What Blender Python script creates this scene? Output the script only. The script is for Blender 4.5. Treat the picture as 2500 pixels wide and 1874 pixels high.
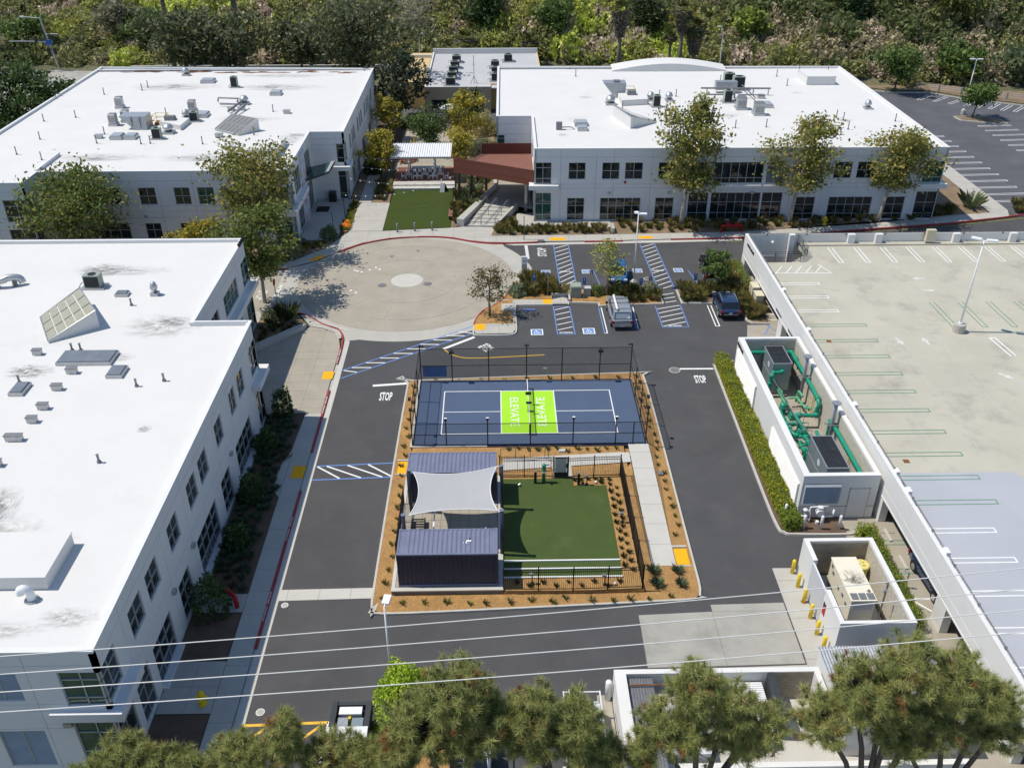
import bpy,math,random
import numpy as np
from mathutils import Vector,Matrix
random.seed(7); RNG = np.random.default_rng(11)
R = math.radians
SC = bpy.context.scene
COL = SC.collection
for o in list(bpy.data.objects): bpy.data.objects.remove(o)

# ------------------------------------------------------------------ camera
cam = bpy.data.cameras.new('camera'); camo = bpy.data.objects.new('camera',cam); COL.objects.link(camo)
cam.sensor_width = 36; cam.lens = 36 * 2238.97 / 2500; cam.clip_start = 0.5; cam.clip_end = 3000
pit,yaw,rol = R(31.5634),R(-1.00524),R(-0.0805)
fw = Vector((0,math.cos(pit),-math.sin(pit))); up = Vector((0,math.sin(pit),math.cos(pit))); rt = Vector((1,0,0))
Zr = Matrix.Rotation(yaw,3,'Z'); fw,up,rt = Zr @ fw,Zr @ up,Zr @ rt
rt,up = math.cos(rol) * rt + math.sin(rol) * up,-math.sin(rol) * rt + math.cos(rol) * up
CAMP = Vector((-2.3276,-60.0424,39.866))
camo.matrix_world = Matrix(((rt.x,up.x,-fw.x,CAMP.x),(rt.y,up.y,-fw.y,CAMP.y),(rt.z,up.z,-fw.z,CAMP.z),(0,0,0,1)))
SC.camera = camo
SC.render.resolution_x = 1024; SC.render.resolution_y = 767
# ------------------------------------------------------------------ world, sun, exposure
SUN_EL = 60.9; SUN_AZ = 274.6        # compass style: clockwise from +Y
wd = bpy.data.worlds.new('World'); SC.world = wd; wd.use_nodes = True
nt = wd.node_tree; nt.nodes.clear()
sky = nt.nodes.new('ShaderNodeTexSky'); sky.sky_type = 'NISHITA'; sky.sun_disc = False
sky.sun_elevation = R(SUN_EL); sky.sun_rotation = R(SUN_AZ); sky.air_density = 1.0; sky.dust_density = 0.15; sky.ozone_density = 2.0
bg = nt.nodes.new('ShaderNodeBackground'); bg.inputs['Strength'].default_value = 0.125
wo = nt.nodes.new('ShaderNodeOutputWorld'); nt.links.new(sky.outputs[0],bg.inputs[0]); nt.links.new(bg.outputs[0],wo.inputs[0])
sl = bpy.data.lights.new('sun','SUN'); sl.energy = 3.9; sl.angle = R(0.53); sl.color = (1.0,0.945,0.845)
so = bpy.data.objects.new('sun',sl); COL.objects.link(so); so.location = (-40,0,80)
tosun = Vector((math.sin(R(SUN_AZ)) * math.cos(R(SUN_EL)),math.cos(R(SUN_AZ)) * math.cos(R(SUN_EL)),math.sin(R(SUN_EL))))
so.rotation_euler = tosun.to_track_quat('Z','Y').to_euler()
SC.view_settings.view_transform = 'Standard'; SC.view_settings.look = 'None'
SC.view_settings.exposure = 0.1; SC.view_settings.gamma = 1.0
SC.render.engine = 'CYCLES'

# ------------------------------------------------------------------ materials
MAT = {}
def M(name,col,rough=0.8,var=0.12,sc=2.0,fine=0.0,fsc=60.0,bump=0.0,bsc=40.0,metal=0.0,spec=0.3,attr=None,trans=0.0,coat=0.0,stain=None):
    m = bpy.data.materials.new(name); m.use_nodes = True; t = m.node_tree; n = t.nodes; L = t.links
    b = n['Principled BSDF']; out = n['Material Output']
    b.inputs['Roughness'].default_value = rough; b.inputs['Metallic'].default_value = metal
    b.inputs['Specular IOR Level'].default_value = spec; b.inputs['Coat Weight'].default_value = coat
    geo = n.new('ShaderNodeNewGeometry')
    c = None
    rgb = n.new('ShaderNodeRGB'); rgb.outputs[0].default_value = (*col,1); c = rgb.outputs[0]
    if attr:
        a = n.new('ShaderNodeVertexColor'); a.layer_name = attr; c = a.outputs['Color']
    def mul(c,fac_socket,amt):
        mr = n.new('ShaderNodeMapRange'); mr.inputs['From Min'].default_value = 0.25; mr.inputs['From Max'].default_value = 0.75
        mr.inputs['To Min'].default_value = 1 - amt; mr.inputs['To Max'].default_value = 1 + amt
        L.new(fac_socket,mr.inputs['Value'])
        mx = n.new('ShaderNodeVectorMath'); mx.operation = 'SCALE'; L.new(c,mx.inputs[0]); L.new(mr.outputs[0],mx.inputs['Scale'])
        return mx.outputs[0]
    if var > 0:
        nz = n.new('ShaderNodeTexNoise'); nz.inputs['Scale'].default_value = sc; nz.inputs['Detail'].default_value = 5; nz.inputs['Roughness'].default_value = 0.6
        L.new(geo.outputs['Position'],nz.inputs['Vector']); c = mul(c,nz.outputs['Fac'],var)
    if fine > 0:
        nz = n.new('ShaderNodeTexNoise'); nz.inputs['Scale'].default_value = fsc; nz.inputs['Detail'].default_value = 2
        L.new(geo.outputs['Position'],nz.inputs['Vector']); c = mul(c,nz.outputs['Fac'],fine)
    if stain:
        scol,ssc,lo,hi,amt = stain
        nz = n.new('ShaderNodeTexNoise'); nz.inputs['Scale'].default_value = ssc; nz.inputs['Detail'].default_value = 7; nz.inputs['Roughness'].default_value = 0.65
        L.new(geo.outputs['Position'],nz.inputs['Vector'])
        mr = n.new('ShaderNodeMapRange'); mr.inputs['From Min'].default_value = lo; mr.inputs['From Max'].default_value = hi
        mr.inputs['To Min'].default_value = 0; mr.inputs['To Max'].default_value = amt; L.new(nz.outputs['Fac'],mr.inputs['Value'])
        mx = n.new('ShaderNodeMix'); mx.data_type = 'RGBA'; L.new(mr.outputs[0],mx.inputs['Factor']); L.new(c,mx.inputs['A']); mx.inputs['B'].default_value = (*scol,1)
        c = mx.outputs['Result']
    L.new(c,b.inputs['Base Color'])
    if bump > 0:
        nz = n.new('ShaderNodeTexNoise'); nz.inputs['Scale'].default_value = bsc; nz.inputs['Detail'].default_value = 4
        L.new(geo.outputs['Position'],nz.inputs['Vector'])
        bp = n.new('ShaderNodeBump'); bp.inputs['Strength'].default_value = bump; bp.inputs['Distance'].default_value = 0.02
        L.new(nz.outputs['Fac'],bp.inputs['Height']); L.new(bp.outputs[0],b.inputs['Normal'])
    if trans > 0:
        tr = n.new('ShaderNodeBsdfTranslucent'); L.new(c,tr.inputs['Color'])
        ms = n.new('ShaderNodeMixShader'); ms.inputs[0].default_value = trans
        L.new(b.outputs[0],ms.inputs[1]); L.new(tr.outputs[0],ms.inputs[2]); L.new(ms.outputs[0],out.inputs['Surface'])
    MAT[name] = m
    return m
M('asphalt',(0.076,0.075,0.077),0.9,0.14,0.25,0.28,45,0.25,120,stain=((0.11,0.105,0.1),0.6,0.5,0.8,0.5))
M('asphalt_old',(0.098,0.101,0.113),0.92,0.16,0.2,0.3,40,0.2,100,stain=((0.14,0.14,0.145),0.25,0.5,0.75,0.6))
M('concrete',(0.44,0.42,0.375),0.88,0.08,0.7,0.07,25,0.1,60)
M('concrete_tan',(0.36,0.325,0.265),0.9,0.11,0.5,0.09,30,0.1,60)
M('concrete_new',(0.52,0.50,0.45),0.88,0.06,0.8,0.06,25)
M('concrete_stain',(0.36,0.345,0.305),0.9,0.12,0.5,0.06,20,stain=((0.2,0.19,0.17),0.45,0.5,0.72,0.55))
M('deck_concrete',(0.465,0.44,0.36),0.9,0.10,0.22,0.06,20,stain=((0.2,0.18,0.15),0.3,0.52,0.78,0.6))
M('deck_coating',(0.41,0.42,0.455),0.8,0.05,0.3,0.04,20,stain=((0.34,0.35,0.38),0.35,0.58,0.8,0.4))
M('concrete_dark',(0.20,0.175,0.155),0.92,0.18,1.5,0.1,30,stain=((0.42,0.4,0.36),4.0,0.66,0.72,0.8))
M('kerb',(0.50,0.48,0.43),0.88,0.10,1.5,0.08,30)
M('kerb_red',(0.33,0.045,0.045),0.6,0.22,3.0,0.1,30,stain=((0.42,0.2,0.18),6.0,0.66,0.75,0.6))
M('white_paint',(0.78,0.78,0.76),0.7,0.08,3,0.08,60)
M('white_worn',(0.62,0.61,0.58),0.8,0.12,4,0.22,30)
M('blue_paint',(0.135,0.245,0.53),0.7,0.10,3,0.08,60)
M('blue_worn',(0.17,0.27,0.50),0.8,0.14,4,0.15,30)
M('yellow_paint',(0.80,0.46,0.05),0.7,0.1,3,0.08,60)
M('green_paint',(0.13,0.27,0.17),0.8,0.18,2,0.2,30)
M('tactile',(0.86,0.42,0.006),0.65,0.05,4,0.12,70,0.4,90)
M('mulch',(0.39,0.225,0.085),0.95,0.22,1.2,0.5,26,0.7,45,stain=((0.2,0.10,0.035),9,0.5,0.7,0.6))
M('soil',(0.13,0.085,0.06),0.95,0.2,1.2,0.3,20,0.4,40)
M('dirt',(0.22,0.16,0.10),0.95,0.25,0.8,0.3,14,0.4,30)
M('scrub_ground',(0.115,0.115,0.062),0.95,0.3,0.08,0.4,1.2,stain=((0.20,0.155,0.10),0.09,0.55,0.75,0.6))  # olive base colour stands in for shaded vegetation in gaps between the shrubs
M('turf',(0.062,0.092,0.022),0.9,0.10,0.8,0.35,50,0.6,110,stain=((0.12,0.16,0.06),0.5,0.55,0.78,0.35))
M('lawn',(0.042,0.063,0.006),0.9,0.10,0.8,0.3,40,0.6,110)
M('court_blue',(0.075,0.108,0.178),0.85,0.06,0.8,0.10,40)
M('court_green',(0.36,0.70,0.035),0.85,0.04,0.8,0.06,40)
M('roof_white',(0.66,0.648,0.625),0.75,0.03,0.25,0.02,8,stain=((0.48,0.455,0.41),0.16,0.6,0.85,0.45))
M('roof_grey',(0.47,0.47,0.475),0.8,0.07,0.3,0.04,10)
M('wall_white',(0.70,0.695,0.69),0.85,0.035,0.6,0.03,25)
M('wall_struct',(0.70,0.69,0.665),0.85,0.04,0.5,0.03,20,stain=((0.55,0.53,0.48),0.8,0.58,0.8,0.35))
M('wall_beige',(0.40,0.335,0.24),0.88,0.05,0.6,0.05,25)
M('wall_ochre',(0.60,0.45,0.22),0.88,0.05,0.6,0.05,25)
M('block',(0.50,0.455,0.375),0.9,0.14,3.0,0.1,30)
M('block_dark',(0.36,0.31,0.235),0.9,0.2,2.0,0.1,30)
M('glass',(0.012,0.02,0.022),0.04,0,spec=0.8)
M('glass_green',(0.02,0.075,0.06),0.04,0,spec=0.8)
M('glass_car',(0.012,0.014,0.018),0.05,0,spec=0.7)
M('frame',(0.50,0.52,0.52),0.45,0,metal=0.5)
M('frame_dark',(0.045,0.05,0.055),0.5,0)
M('galv',(0.46,0.47,0.48),0.42,0.15,5,metal=0.65)
M('galv_dark',(0.22,0.225,0.235),0.55,0.15,5,metal=0.4)
M('steel_white',(0.76,0.77,0.78),0.4,0.03,3)
M('steel_black',(0.018,0.018,0.02),0.5,0,spec=0.4)
M('mesh_dark',(0.03,0.03,0.033),0.6,0)
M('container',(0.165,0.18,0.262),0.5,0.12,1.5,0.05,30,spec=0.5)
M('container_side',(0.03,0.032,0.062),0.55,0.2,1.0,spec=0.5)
M('sail',(0.45,0.455,0.455),0.8,0.025,1.0,0.04,90,trans=0.12)
M('wood_red',(0.175,0.060,0.040),0.6,0.22,5,0.1,30)
M('wood_red2',(0.145,0.048,0.034),0.6,0.25,5,0.1,30)
M('wood_deck',(0.235,0.105,0.075),0.7,0.15,4,0.1,30)
M('solar',(0.33,0.325,0.25),0.5,0.10,3,0.1,30)
M('solar_grey',(0.21,0.21,0.205),0.5,0.12,3,0.1,30)
M('skylight',(0.33,0.36,0.39),0.35,0.12,1.5)
M('skylight_dark',(0.17,0.19,0.215),0.35,0.15,1.5)
M('teal',(0.012,0.26,0.165),0.4,0.12,4,spec=0.5)
M('teal_lt',(0.10,0.42,0.22),0.4,0.12,4,spec=0.5)
M('chiller',(0.28,0.34,0.36),0.35,0.08,2,metal=0.35)
M('grille_black',(0.022,0.024,0.028),0.55,0.3,2.5,0.3,25,stain=((0.18,0.19,0.2),2.0,0.66,0.75,0.5))
M('cream',(0.74,0.69,0.56),0.55,0.06,1.0,stain=((0.25,0.2,0.15),1.2,0.66,0.85,0.5))
M('safety_yellow',(0.80,0.56,0.02),0.5,0.08,4)
M('drum_yellow',(0.66,0.58,0.20),0.5,0.08,4)
M('signal_red',(0.45,0.015,0.02),0.5,0.1,4)
M('sign_blue',(0.02,0.10,0.38),0.5,0.03,4)
M('cabinet',(0.30,0.335,0.275),0.6,0.1,2)
M('cabinet_tan',(0.58,0.52,0.38),0.6,0.06,2)
M('wire',(0.66,0.65,0.62),0.5,0)
M('bulb',(0.9,0.88,0.82),0.3,0)
M('black',(0.012,0.012,0.013),0.6,0)
M('rubber',(0.02,0.02,0.021),0.8,0)
M('tail_red',(0.32,0.008,0.01),0.25,0,spec=0.6)
M('lens',(0.75,0.77,0.8),0.15,0,spec=0.7)
M('plate',(0.55,0.57,0.6),0.5,0)
M('car_silver',(0.42,0.435,0.46),0.3,0,metal=0.45,coat=0.6)
M('car_navy',(0.022,0.05,0.115),0.25,0,metal=0.25,coat=0.8)
M('car_blue',(0.012,0.13,0.33),0.25,0,metal=0.2,coat=0.8)
M('car_black',(0.012,0.012,0.014),0.25,0,coat=0.8)
M('car_white',(0.72,0.73,0.74),0.3,0,coat=0.5)
M('bark',(0.20,0.165,0.125),0.95,0.3,6,0.2,30)
M('bark_pale',(0.40,0.36,0.30),0.9,0.3,4,0.2,30)
M('bark_dark',(0.085,0.07,0.058),0.95,0.3,6)
M('leaf',(0.08,0.1,0.03),0.55,0,attr='tint',trans=0.32,spec=0.3)
M('needle',(0.08,0.1,0.03),0.5,0,attr='tint',trans=0.25,spec=0.35)
M('grass',(0.2,0.2,0.06),0.6,0,attr='tint',trans=0.2,spec=0.25)
M('flower',(0.62,0.24,0.01),0.6,0.2,6)
M('rust_debris',(0.20,0.085,0.03),0.95,0.4,3)
M('art',(0.55,0.56,0.66),0.8,0.2,1.2,stain=((0.42,0.13,0.06),0.9,0.56,0.6,0.9))
M('sign_orange',(0.62,0.085,0.015),0.5,0.05,4)
M('umbrella',(0.74,0.72,0.66),0.8,0.04,3)
def stain_mat(name,col,amt,sx,sy):
    """thin grime sheet: its own radial outline broken up by noise, clear elsewhere"""
    m = bpy.data.materials.new(name); m.use_nodes = True; t = m.node_tree; n = t.nodes; L = t.links
    b = n['Principled BSDF']; b.inputs['Base Color'].default_value = (*col,1); b.inputs['Roughness'].default_value = 0.95
    tc = n.new('ShaderNodeTexCoord'); mp = n.new('ShaderNodeMapping'); mp.inputs['Scale'].default_value = (1 / sx,1 / sy,0)
    L.new(tc.outputs['Object'],mp.inputs['Vector'])
    ln = n.new('ShaderNodeVectorMath'); ln.operation = 'LENGTH'; L.new(mp.outputs[0],ln.inputs[0])
    mr = n.new('ShaderNodeMapRange'); mr.inputs['From Min'].default_value = 0; mr.inputs['From Max'].default_value = 1; mr.inputs['To Min'].default_value = 1; mr.inputs['To Max'].default_value = 0
    L.new(ln.outputs['Value'],mr.inputs['Value'])
    nz = n.new('ShaderNodeTexNoise'); nz.inputs['Scale'].default_value = 1.6; nz.inputs['Detail'].default_value = 8; nz.inputs['Roughness'].default_value = 0.7; nz.inputs['Distortion'].default_value = 1.5
    L.new(tc.outputs['Object'],nz.inputs['Vector'])
    m2 = n.new('ShaderNodeMapRange'); m2.inputs['From Min'].default_value = 0.42; m2.inputs['From Max'].default_value = 0.72; L.new(nz.outputs['Fac'],m2.inputs['Value'])
    mu = n.new('ShaderNodeMath'); mu.operation = 'MULTIPLY'; L.new(mr.outputs[0],mu.inputs[0]); L.new(m2.outputs[0],mu.inputs[1])
    m3 = n.new('ShaderNodeMath'); m3.operation = 'MULTIPLY'; L.new(mu.outputs[0],m3.inputs[0]); m3.inputs[1].default_value = amt; m3.use_clamp = True
    L.new(m3.outputs[0],b.inputs['Alpha'])
    MAT[name] = m
stain_mat('grime',(0.10,0.085,0.065),1.5,1.0,1.0)
stain_mat('grime_wide',(0.16,0.135,0.10),0.9,1.0,1.0)
def fence_mat(name,pitch,wire):
    """chain-link: real opening between the wires, seen from either side"""
    m = bpy.data.materials.new(name); m.use_nodes = True; t = m.node_tree; n = t.nodes; L = t.links
    b = n['Principled BSDF']; b.inputs['Base Color'].default_value = (0.025,0.025,0.028,1); b.inputs['Roughness'].default_value = 0.6
    b.inputs['Alpha'].default_value = wire
    MAT[name] = m
fence_mat('chain_link',0.05,0.22)
fence_mat('wind_screen',0.05,0.42)

# ------------------------------------------------------------------ mesh builder
ORG = {}
class MB:
    def __init__(s): s.v = []; s.f = []
    def face(s,pts):
        b = len(s.v); s.v += [tuple(p) for p in pts]; s.f.append(tuple(range(b,b + len(pts)))); return s
    def box(s,x0,y0,z0,x1,y1,z1,top=0.0):
        b = len(s.v); t = top
        s.v += [(x0,y0,z0),(x1,y0,z0),(x1,y1,z0),(x0,y1,z0),(x0 + t,y0 + t,z1),(x1 - t,y0 + t,z1),(x1 - t,y1 - t,z1),(x0 + t,y1 - t,z1)]
        s.f += [tuple(b + i for i in q) for q in ((3,2,1,0),(4,5,6,7),(0,1,5,4),(1,2,6,5),(2,3,7,6),(3,0,4,7))]
        return s
    def obox(s,c,half,ang,z0,z1):
        """box turned by ang about z, centre c, half sizes"""
        ca,sa = math.cos(ang),math.sin(ang); b = len(s.v)
        for z in (z0,z1):
            for sx,sy in ((-1,-1),(1,-1),(1,1),(-1,1)):
                x,y = sx * half[0],sy * half[1]; s.v.append((c[0] + ca * x - sa * y,c[1] + sa * x + ca * y,z))
        s.f += [tuple(b + i for i in q) for q in ((3,2,1,0),(4,5,6,7),(0,1,5,4),(1,2,6,5),(2,3,7,6),(3,0,4,7))]
        return s
    def prism(s,poly,z0,z1):
        if area(poly) < 0: poly = poly[::-1]
        n = len(poly); b = len(s.v)
        s.v += [(p[0],p[1],z0) for p in poly] + [(p[0],p[1],z1) for p in poly]
        s.f.append(tuple(b + n + i for i in range(n))); s.f.append(tuple(b + n - 1 - i for i in range(n)))
        for i in range(n): j = (i + 1) % n; s.f.append((b + i,b + j,b + n + j,b + n + i))
        return s
    def sheet(s,poly,z):
        if area(poly) < 0: poly = poly[::-1]
        return s.face([(p[0],p[1],z) for p in poly])
    def tube(s,pts,r,n=8,cap=True):
        pts = [Vector(p) for p in pts]; rs = r if isinstance(r,(list,tuple)) else [r] * len(pts)
        b = len(s.v); up0 = Vector((0,0,1)); prev = None
        for i,p in enumerate(pts):
            d = (pts[min(i + 1,len(pts) - 1)] - pts[max(i - 1,0)]).normalized()
            a = prev if prev is not None else (d.cross(up0) if abs(d.z) < 0.95 else d.cross(Vector((1,0,0))))
            a = (a - d * a.dot(d)); a = a.normalized() if a.length > 1e-6 else d.orthogonal().normalized(); prev = a
            c = d.cross(a)
            for k in range(n):
                t = 2 * math.pi * k / n; s.v.append(tuple(p + (a * math.cos(t) + c * math.sin(t)) * rs[i]))
        for i in range(len(pts) - 1):
            for k in range(n):
                k2 = (k + 1) % n; s.f.append((b + i * n + k,b + i * n + k2,b + (i + 1) * n + k2,b + (i + 1) * n + k))
        if cap:
            s.f.append(tuple(b + k for k in range(n))[::-1]); s.f.append(tuple(b + (len(pts) - 1) * n + k for k in range(n)))
        return s
    def cyl(s,x,y,z0,z1,r,n=12,r2=None): return s.tube([(x,y,z0),(x,y,z1)],[r,r if r2 is None else r2],n)
    def lathe(s,x,y,prof,n=12):
        return s.tube([(x,y,z) for z,r in prof],[max(r,1e-3) for z,r in prof],n)
    def line(s,p,q,w,z):
        p,q = Vector(p[:2]),Vector(q[:2]); d = (q - p).normalized(); a = Vector((-d.y,d.x)) * w / 2
        return s.face([(*(p - a),z),(*(q - a),z),(*(q + a),z),(*(p + a),z)])
    def poly_line(s,pts,w,z):
        L,Rr = offs(pts,w / 2),offs(pts,-w / 2)
        for i in range(len(pts) - 1): s.face([(*Rr[i],z),(*Rr[i + 1],z),(*L[i + 1],z),(*L[i],z)])
        return s
    def disc(s,x,y,z,r,n=20,ry=None):
        ry = ry or r
        return s.face([(x + r * math.cos(2 * math.pi * k / n),y + ry * math.sin(2 * math.pi * k / n),z) for k in range(n)])
    def add(s,o,T=None):
        b = len(s.v); s.v += [tuple(T @ Vector(p)) for p in o.v] if T else o.v; s.f += [tuple(b + i for i in q) for q in o.f]; return s
    def mesh(s,name,org=(0,0,0)):
        me = bpy.data.meshes.new(name)
        ox,oy,oz = org
        me.from_pydata([(p[0] - ox,p[1] - oy,p[2] - oz) for p in s.v],[],s.f); me.update(); return me
def area(p): return sum(p[i][0] * p[(i + 1) % len(p)][1] - p[(i + 1) % len(p)][0] * p[i][1] for i in range(len(p))) / 2
def offs(pts,d,closed=False):
    n = len(pts); out = []
    for i in range(n):
        p = Vector(pts[i][:2]); ns = []
        for a,b in (((i - 1) % n,i),(i,(i + 1) % n)):
            if not closed and (a > b): continue
            e = Vector(pts[b][:2]) - Vector(pts[a][:2])
            if e.length > 1e-9: e.normalize(); ns.append(Vector((-e.y,e.x)))
        if len(ns) == 1: out.append(p + ns[0] * d); continue
        m = ns[0] + ns[1]
        if m.length < 1e-6: out.append(p + ns[0] * d); continue
        m.normalize(); out.append(p + m * (d / max(0.35,m.dot(ns[0]))))
    return [(q.x,q.y) for q in out]
def clip(poly,x0,y0,x1,y1):
    def cut(P,ins,inter):
        o = []
        for i in range(len(P)):
            a,b = P[i - 1],P[i]
            if ins(b):
                if not ins(a): o.append(inter(a,b))
                o.append(b)
            elif ins(a): o.append(inter(a,b))
        return o
    def lx(x): return lambda a,b: (x,a[1] + (b[1] - a[1]) * (x - a[0]) / (b[0] - a[0]))
    def ly(y): return lambda a,b: (a[0] + (b[0] - a[0]) * (y - a[1]) / (b[1] - a[1]),y)
    P = [tuple(p[:2]) for p in poly]
    for ins,it in ((lambda p: p[0] >= x0,lx(x0)),(lambda p: p[0] <= x1,lx(x1)),(lambda p: p[1] >= y0,ly(y0)),(lambda p: p[1] <= y1,ly(y1))):
        if not P: return []
        P = cut(P,ins,it)
    return P
def smooth(o,on=True):
    o.data.polygons.foreach_set('use_smooth',[on] * len(o.data.polygons)); return o
def link(name,me,mat,parent=None,loc=None):
    o = bpy.data.objects.new(name,me); COL.objects.link(o)
    if mat is not None and len(me.materials) == 0: me.materials.append(MAT[mat] if isinstance(mat,str) else mat)
    if parent is not None: o.parent = parent
    if loc: o.location = loc
    return o
def tag(o,label,cat,group=None):
    o['label'] = label; o['category'] = cat
    if group: o['group'] = group
    return o
def thing(name,label,cat,loc=(0,0,0),rotz=0.0,group=None):
    o = bpy.data.objects.new(name,None); COL.objects.link(o); o.location = loc; o.rotation_euler = (0,0,rotz)
    o.empty_display_size = 0.2; ORG[o] = tuple(loc) if len(loc) == 3 else (*loc,0); return tag(o,label,cat,group)
def part(name,mb,mat,parent,sm=False,local=False):
    top = parent
    while top.parent is not None: top = top.parent
    org = (0,0,0) if local else ORG.get(top,(0,0,0))
    o = link(name,mb.mesh(name,org),mat,parent)
    return smooth(o) if sm else o
def solo(name,mb,mat,label,cat,loc=(0,0,0),group=None,sm=False):
    o = link(name,mb.mesh(name,loc),mat,None,loc); tag(o,label,cat,group); ORG[o] = tuple(loc)
    return smooth(o) if sm else o
def struct(name,mb,mat):
    o = link(name,mb.mesh(name),mat); o['kind'] = 'structure'; ORG[o] = (0,0,0); return o
def stuff(o): o['kind'] = 'stuff'; return o
def dup(root,loc,rotz=None,label=None,group=None,scale=None):
    r = root.copy(); COL.objects.link(r); r.location = loc
    if rotz is not None: r.rotation_euler = (0,0,rotz)
    if scale: r.scale = (scale,) * 3 if not isinstance(scale,tuple) else scale
    if label: r['label'] = label
    if group: r['group'] = group
    def rec(a,b):
        for ch in a.children:
            c = ch.copy(); COL.objects.link(c); c.parent = b; rec(ch,c)
    rec(root,r); return r
TXT = {}
def text_mb(body,w,h,cx,cy,z,rot=0.0,mirror=False,bold=0.0):
    """flat lettering, w long and h high, centred at (cx, cy)"""
    if (body,bold) not in TXT:
        cu = bpy.data.curves.new('t','FONT'); cu.body = body; cu.size = 1; cu.resolution_u = 2; cu.offset = bold
        ob = bpy.data.objects.new('t',cu); COL.objects.link(ob); bpy.context.view_layer.update()
        me = bpy.data.meshes.new_from_object(ob.evaluated_get(bpy.context.evaluated_depsgraph_get()))
        vs = [tuple(v.co) for v in me.vertices]; fs = [tuple(p.vertices) for p in me.polygons]
        bpy.data.objects.remove(ob); bpy.data.curves.remove(cu); bpy.data.meshes.remove(me); TXT[(body,bold)] = (vs,fs)
    vs,fs = TXT[(body,bold)]; xs = [v[0] for v in vs]; ys = [v[1] for v in vs]
    x0,x1,y0,y1 = min(xs),max(xs),min(ys),max(ys); m = MB(); ca,sa = math.cos(rot),math.sin(rot)
    for v in vs:
        a = ((v[0] - x0) / (x1 - x0) - 0.5) * w * (-1 if mirror else 1); b = ((v[1] - y0) / (y1 - y0) - 0.5) * h
        m.v.append((cx + ca * a - sa * b,cy + sa * a + ca * b,z))
    m.f = list(fs); return m
def ordn(i): return ['first','second','third','fourth','fifth','sixth','seventh','eighth','ninth','tenth','eleventh','twelfth','thirteenth','fourteenth','fifteenth','sixteenth','seventeenth','eighteenth','nineteenth','twentieth'][i] if i < 20 else str(i + 1) + 'th'
# =================================================================== SETTING
def hill(x,y):
    t = min(1.0,max(0.0,(x - 40) / 22.0)); y0 = 119 - 15 * t
    if x < -60: y0 += min(22.0,(-60 - x) * 0.55)
    d = max(0.0,y - y0)
    z = 0.30 * d + 0.9 * math.sin(x * 0.11 + 1) * min(1,d / 12) + 1.1 * math.sin(x * 0.047 + y * 0.06) * min(1,d / 15)
    if d > 45: z -= (d - 45) * 0.12
    return z - 0.06
g = MB(); xs = [-900,-500] + [-260 + 6.5 * i for i in range(81)] + [500,900]; ys = [-700,-300,-120,-60,-34] + [-10 + 12 * i for i in range(8)] + [92 + 4 * i for i in range(40)] + [300,420,700,1200]
for y in ys:
    for x in xs: g.v.append((x,y,hill(x,min(y,262))))
nx = len(xs)
for j in range(len(ys) - 1):
    for i in range(nx - 1): g.f.append((j * nx + i,j * nx + i + 1,(j + 1) * nx + i + 1,(j + 1) * nx + i))
smooth(struct('ground',g,'scrub_ground'))

def kerb(name,pts,mat='kerb',w=0.15,h=0.14,side=1,parent=None):
    """kerb whose road face runs along pts; body lies to the left (side=1) of the line"""
    O = offs(pts,0); T = offs(pts,side * 0.025); I = offs(pts,side * w); m = MB()
    for i in range(len(pts)):
        m.v += [(*O[i],-0.03),(*T[i],h),(*I[i],h),(*I[i],-0.03)]
    for i in range(len(pts) - 1):
        for a,b in ((0,1),(1,2),(2,3)):
            q = (i * 4 + a,(i + 1) * 4 + a,(i + 1) * 4 + b,i * 4 + b); m.f.append(q if side > 0 else q[::-1])
    n = 4 * (len(pts) - 1); m.f.append((0,1,2,3)); m.f.append((n + 3,n + 2,n + 1,n))
    return struct(name,m,mat)
def bez(pts,n=6):
    """Catmull-Rom through pts"""
    P = [Vector(p) for p in pts]; out = []
    for i in range(len(P) - 1):
        a,b,c,d = P[max(i - 1,0)],P[i],P[i + 1],P[min(i + 2,len(P) - 1)]
        for k in range(n):
            t = k / n; out.append(tuple(0.5 * ((2 * b) + (c - a) * t + (2 * a - 5 * b + 4 * c - d) * t * t + (3 * b - a - 3 * c + d) * t ** 3)))
    return out + [tuple(P[-1])]
def slabs(name,poly,cell,z,mat='concrete',gap=0.016,th=0.10,ox=0.0,oy=0.0,mats=None,zf=None):
    """paving: one bedding sheet plus a slab object per cell"""
    base = MB(); base.prism(poly,z - th - 0.03,z - 0.025) if zf is None else base.face([(p[0],p[1],zf(*p) - 0.03) for p in (poly if area(poly) > 0 else poly[::-1])])
    root = struct(name,base,'concrete_dark')
    cx,cy = cell if isinstance(cell,tuple) else (cell,cell)
    X = [p[0] for p in poly]; Y = [p[1] for p in poly]
    x = math.floor((min(X) - ox) / cx) * cx + ox; rr = random.Random(len(name) + int(abs(X[0]) * 10))
    while x < max(X):
        y = math.floor((min(Y) - oy) / cy) * cy + oy
        while y < max(Y):
            q = clip(poly,x + gap / 2,y + gap / 2,x + cx - gap / 2,y + cy - gap / 2)
            q = [p for i,p in enumerate(q) if (Vector(p) - Vector(q[i - 1])).length > 1e-3]
            if len(q) >= 3 and abs(area(q)) > 0.03:
                m = MB()
                if zf is None: m.prism(q,z - th,z + rr.uniform(-0.003,0.003))
                else:
                    if area(q) < 0: q = q[::-1]
                    m.face([(p[0],p[1],zf(*p)) for p in q])
                part('slab',m,mat if mats is None else rr.choice(mats),root)
            y += cy
        x += cx
    return root
def sheet(name,poly,z,mat): return struct(name,MB().sheet(poly,z),mat)

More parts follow.
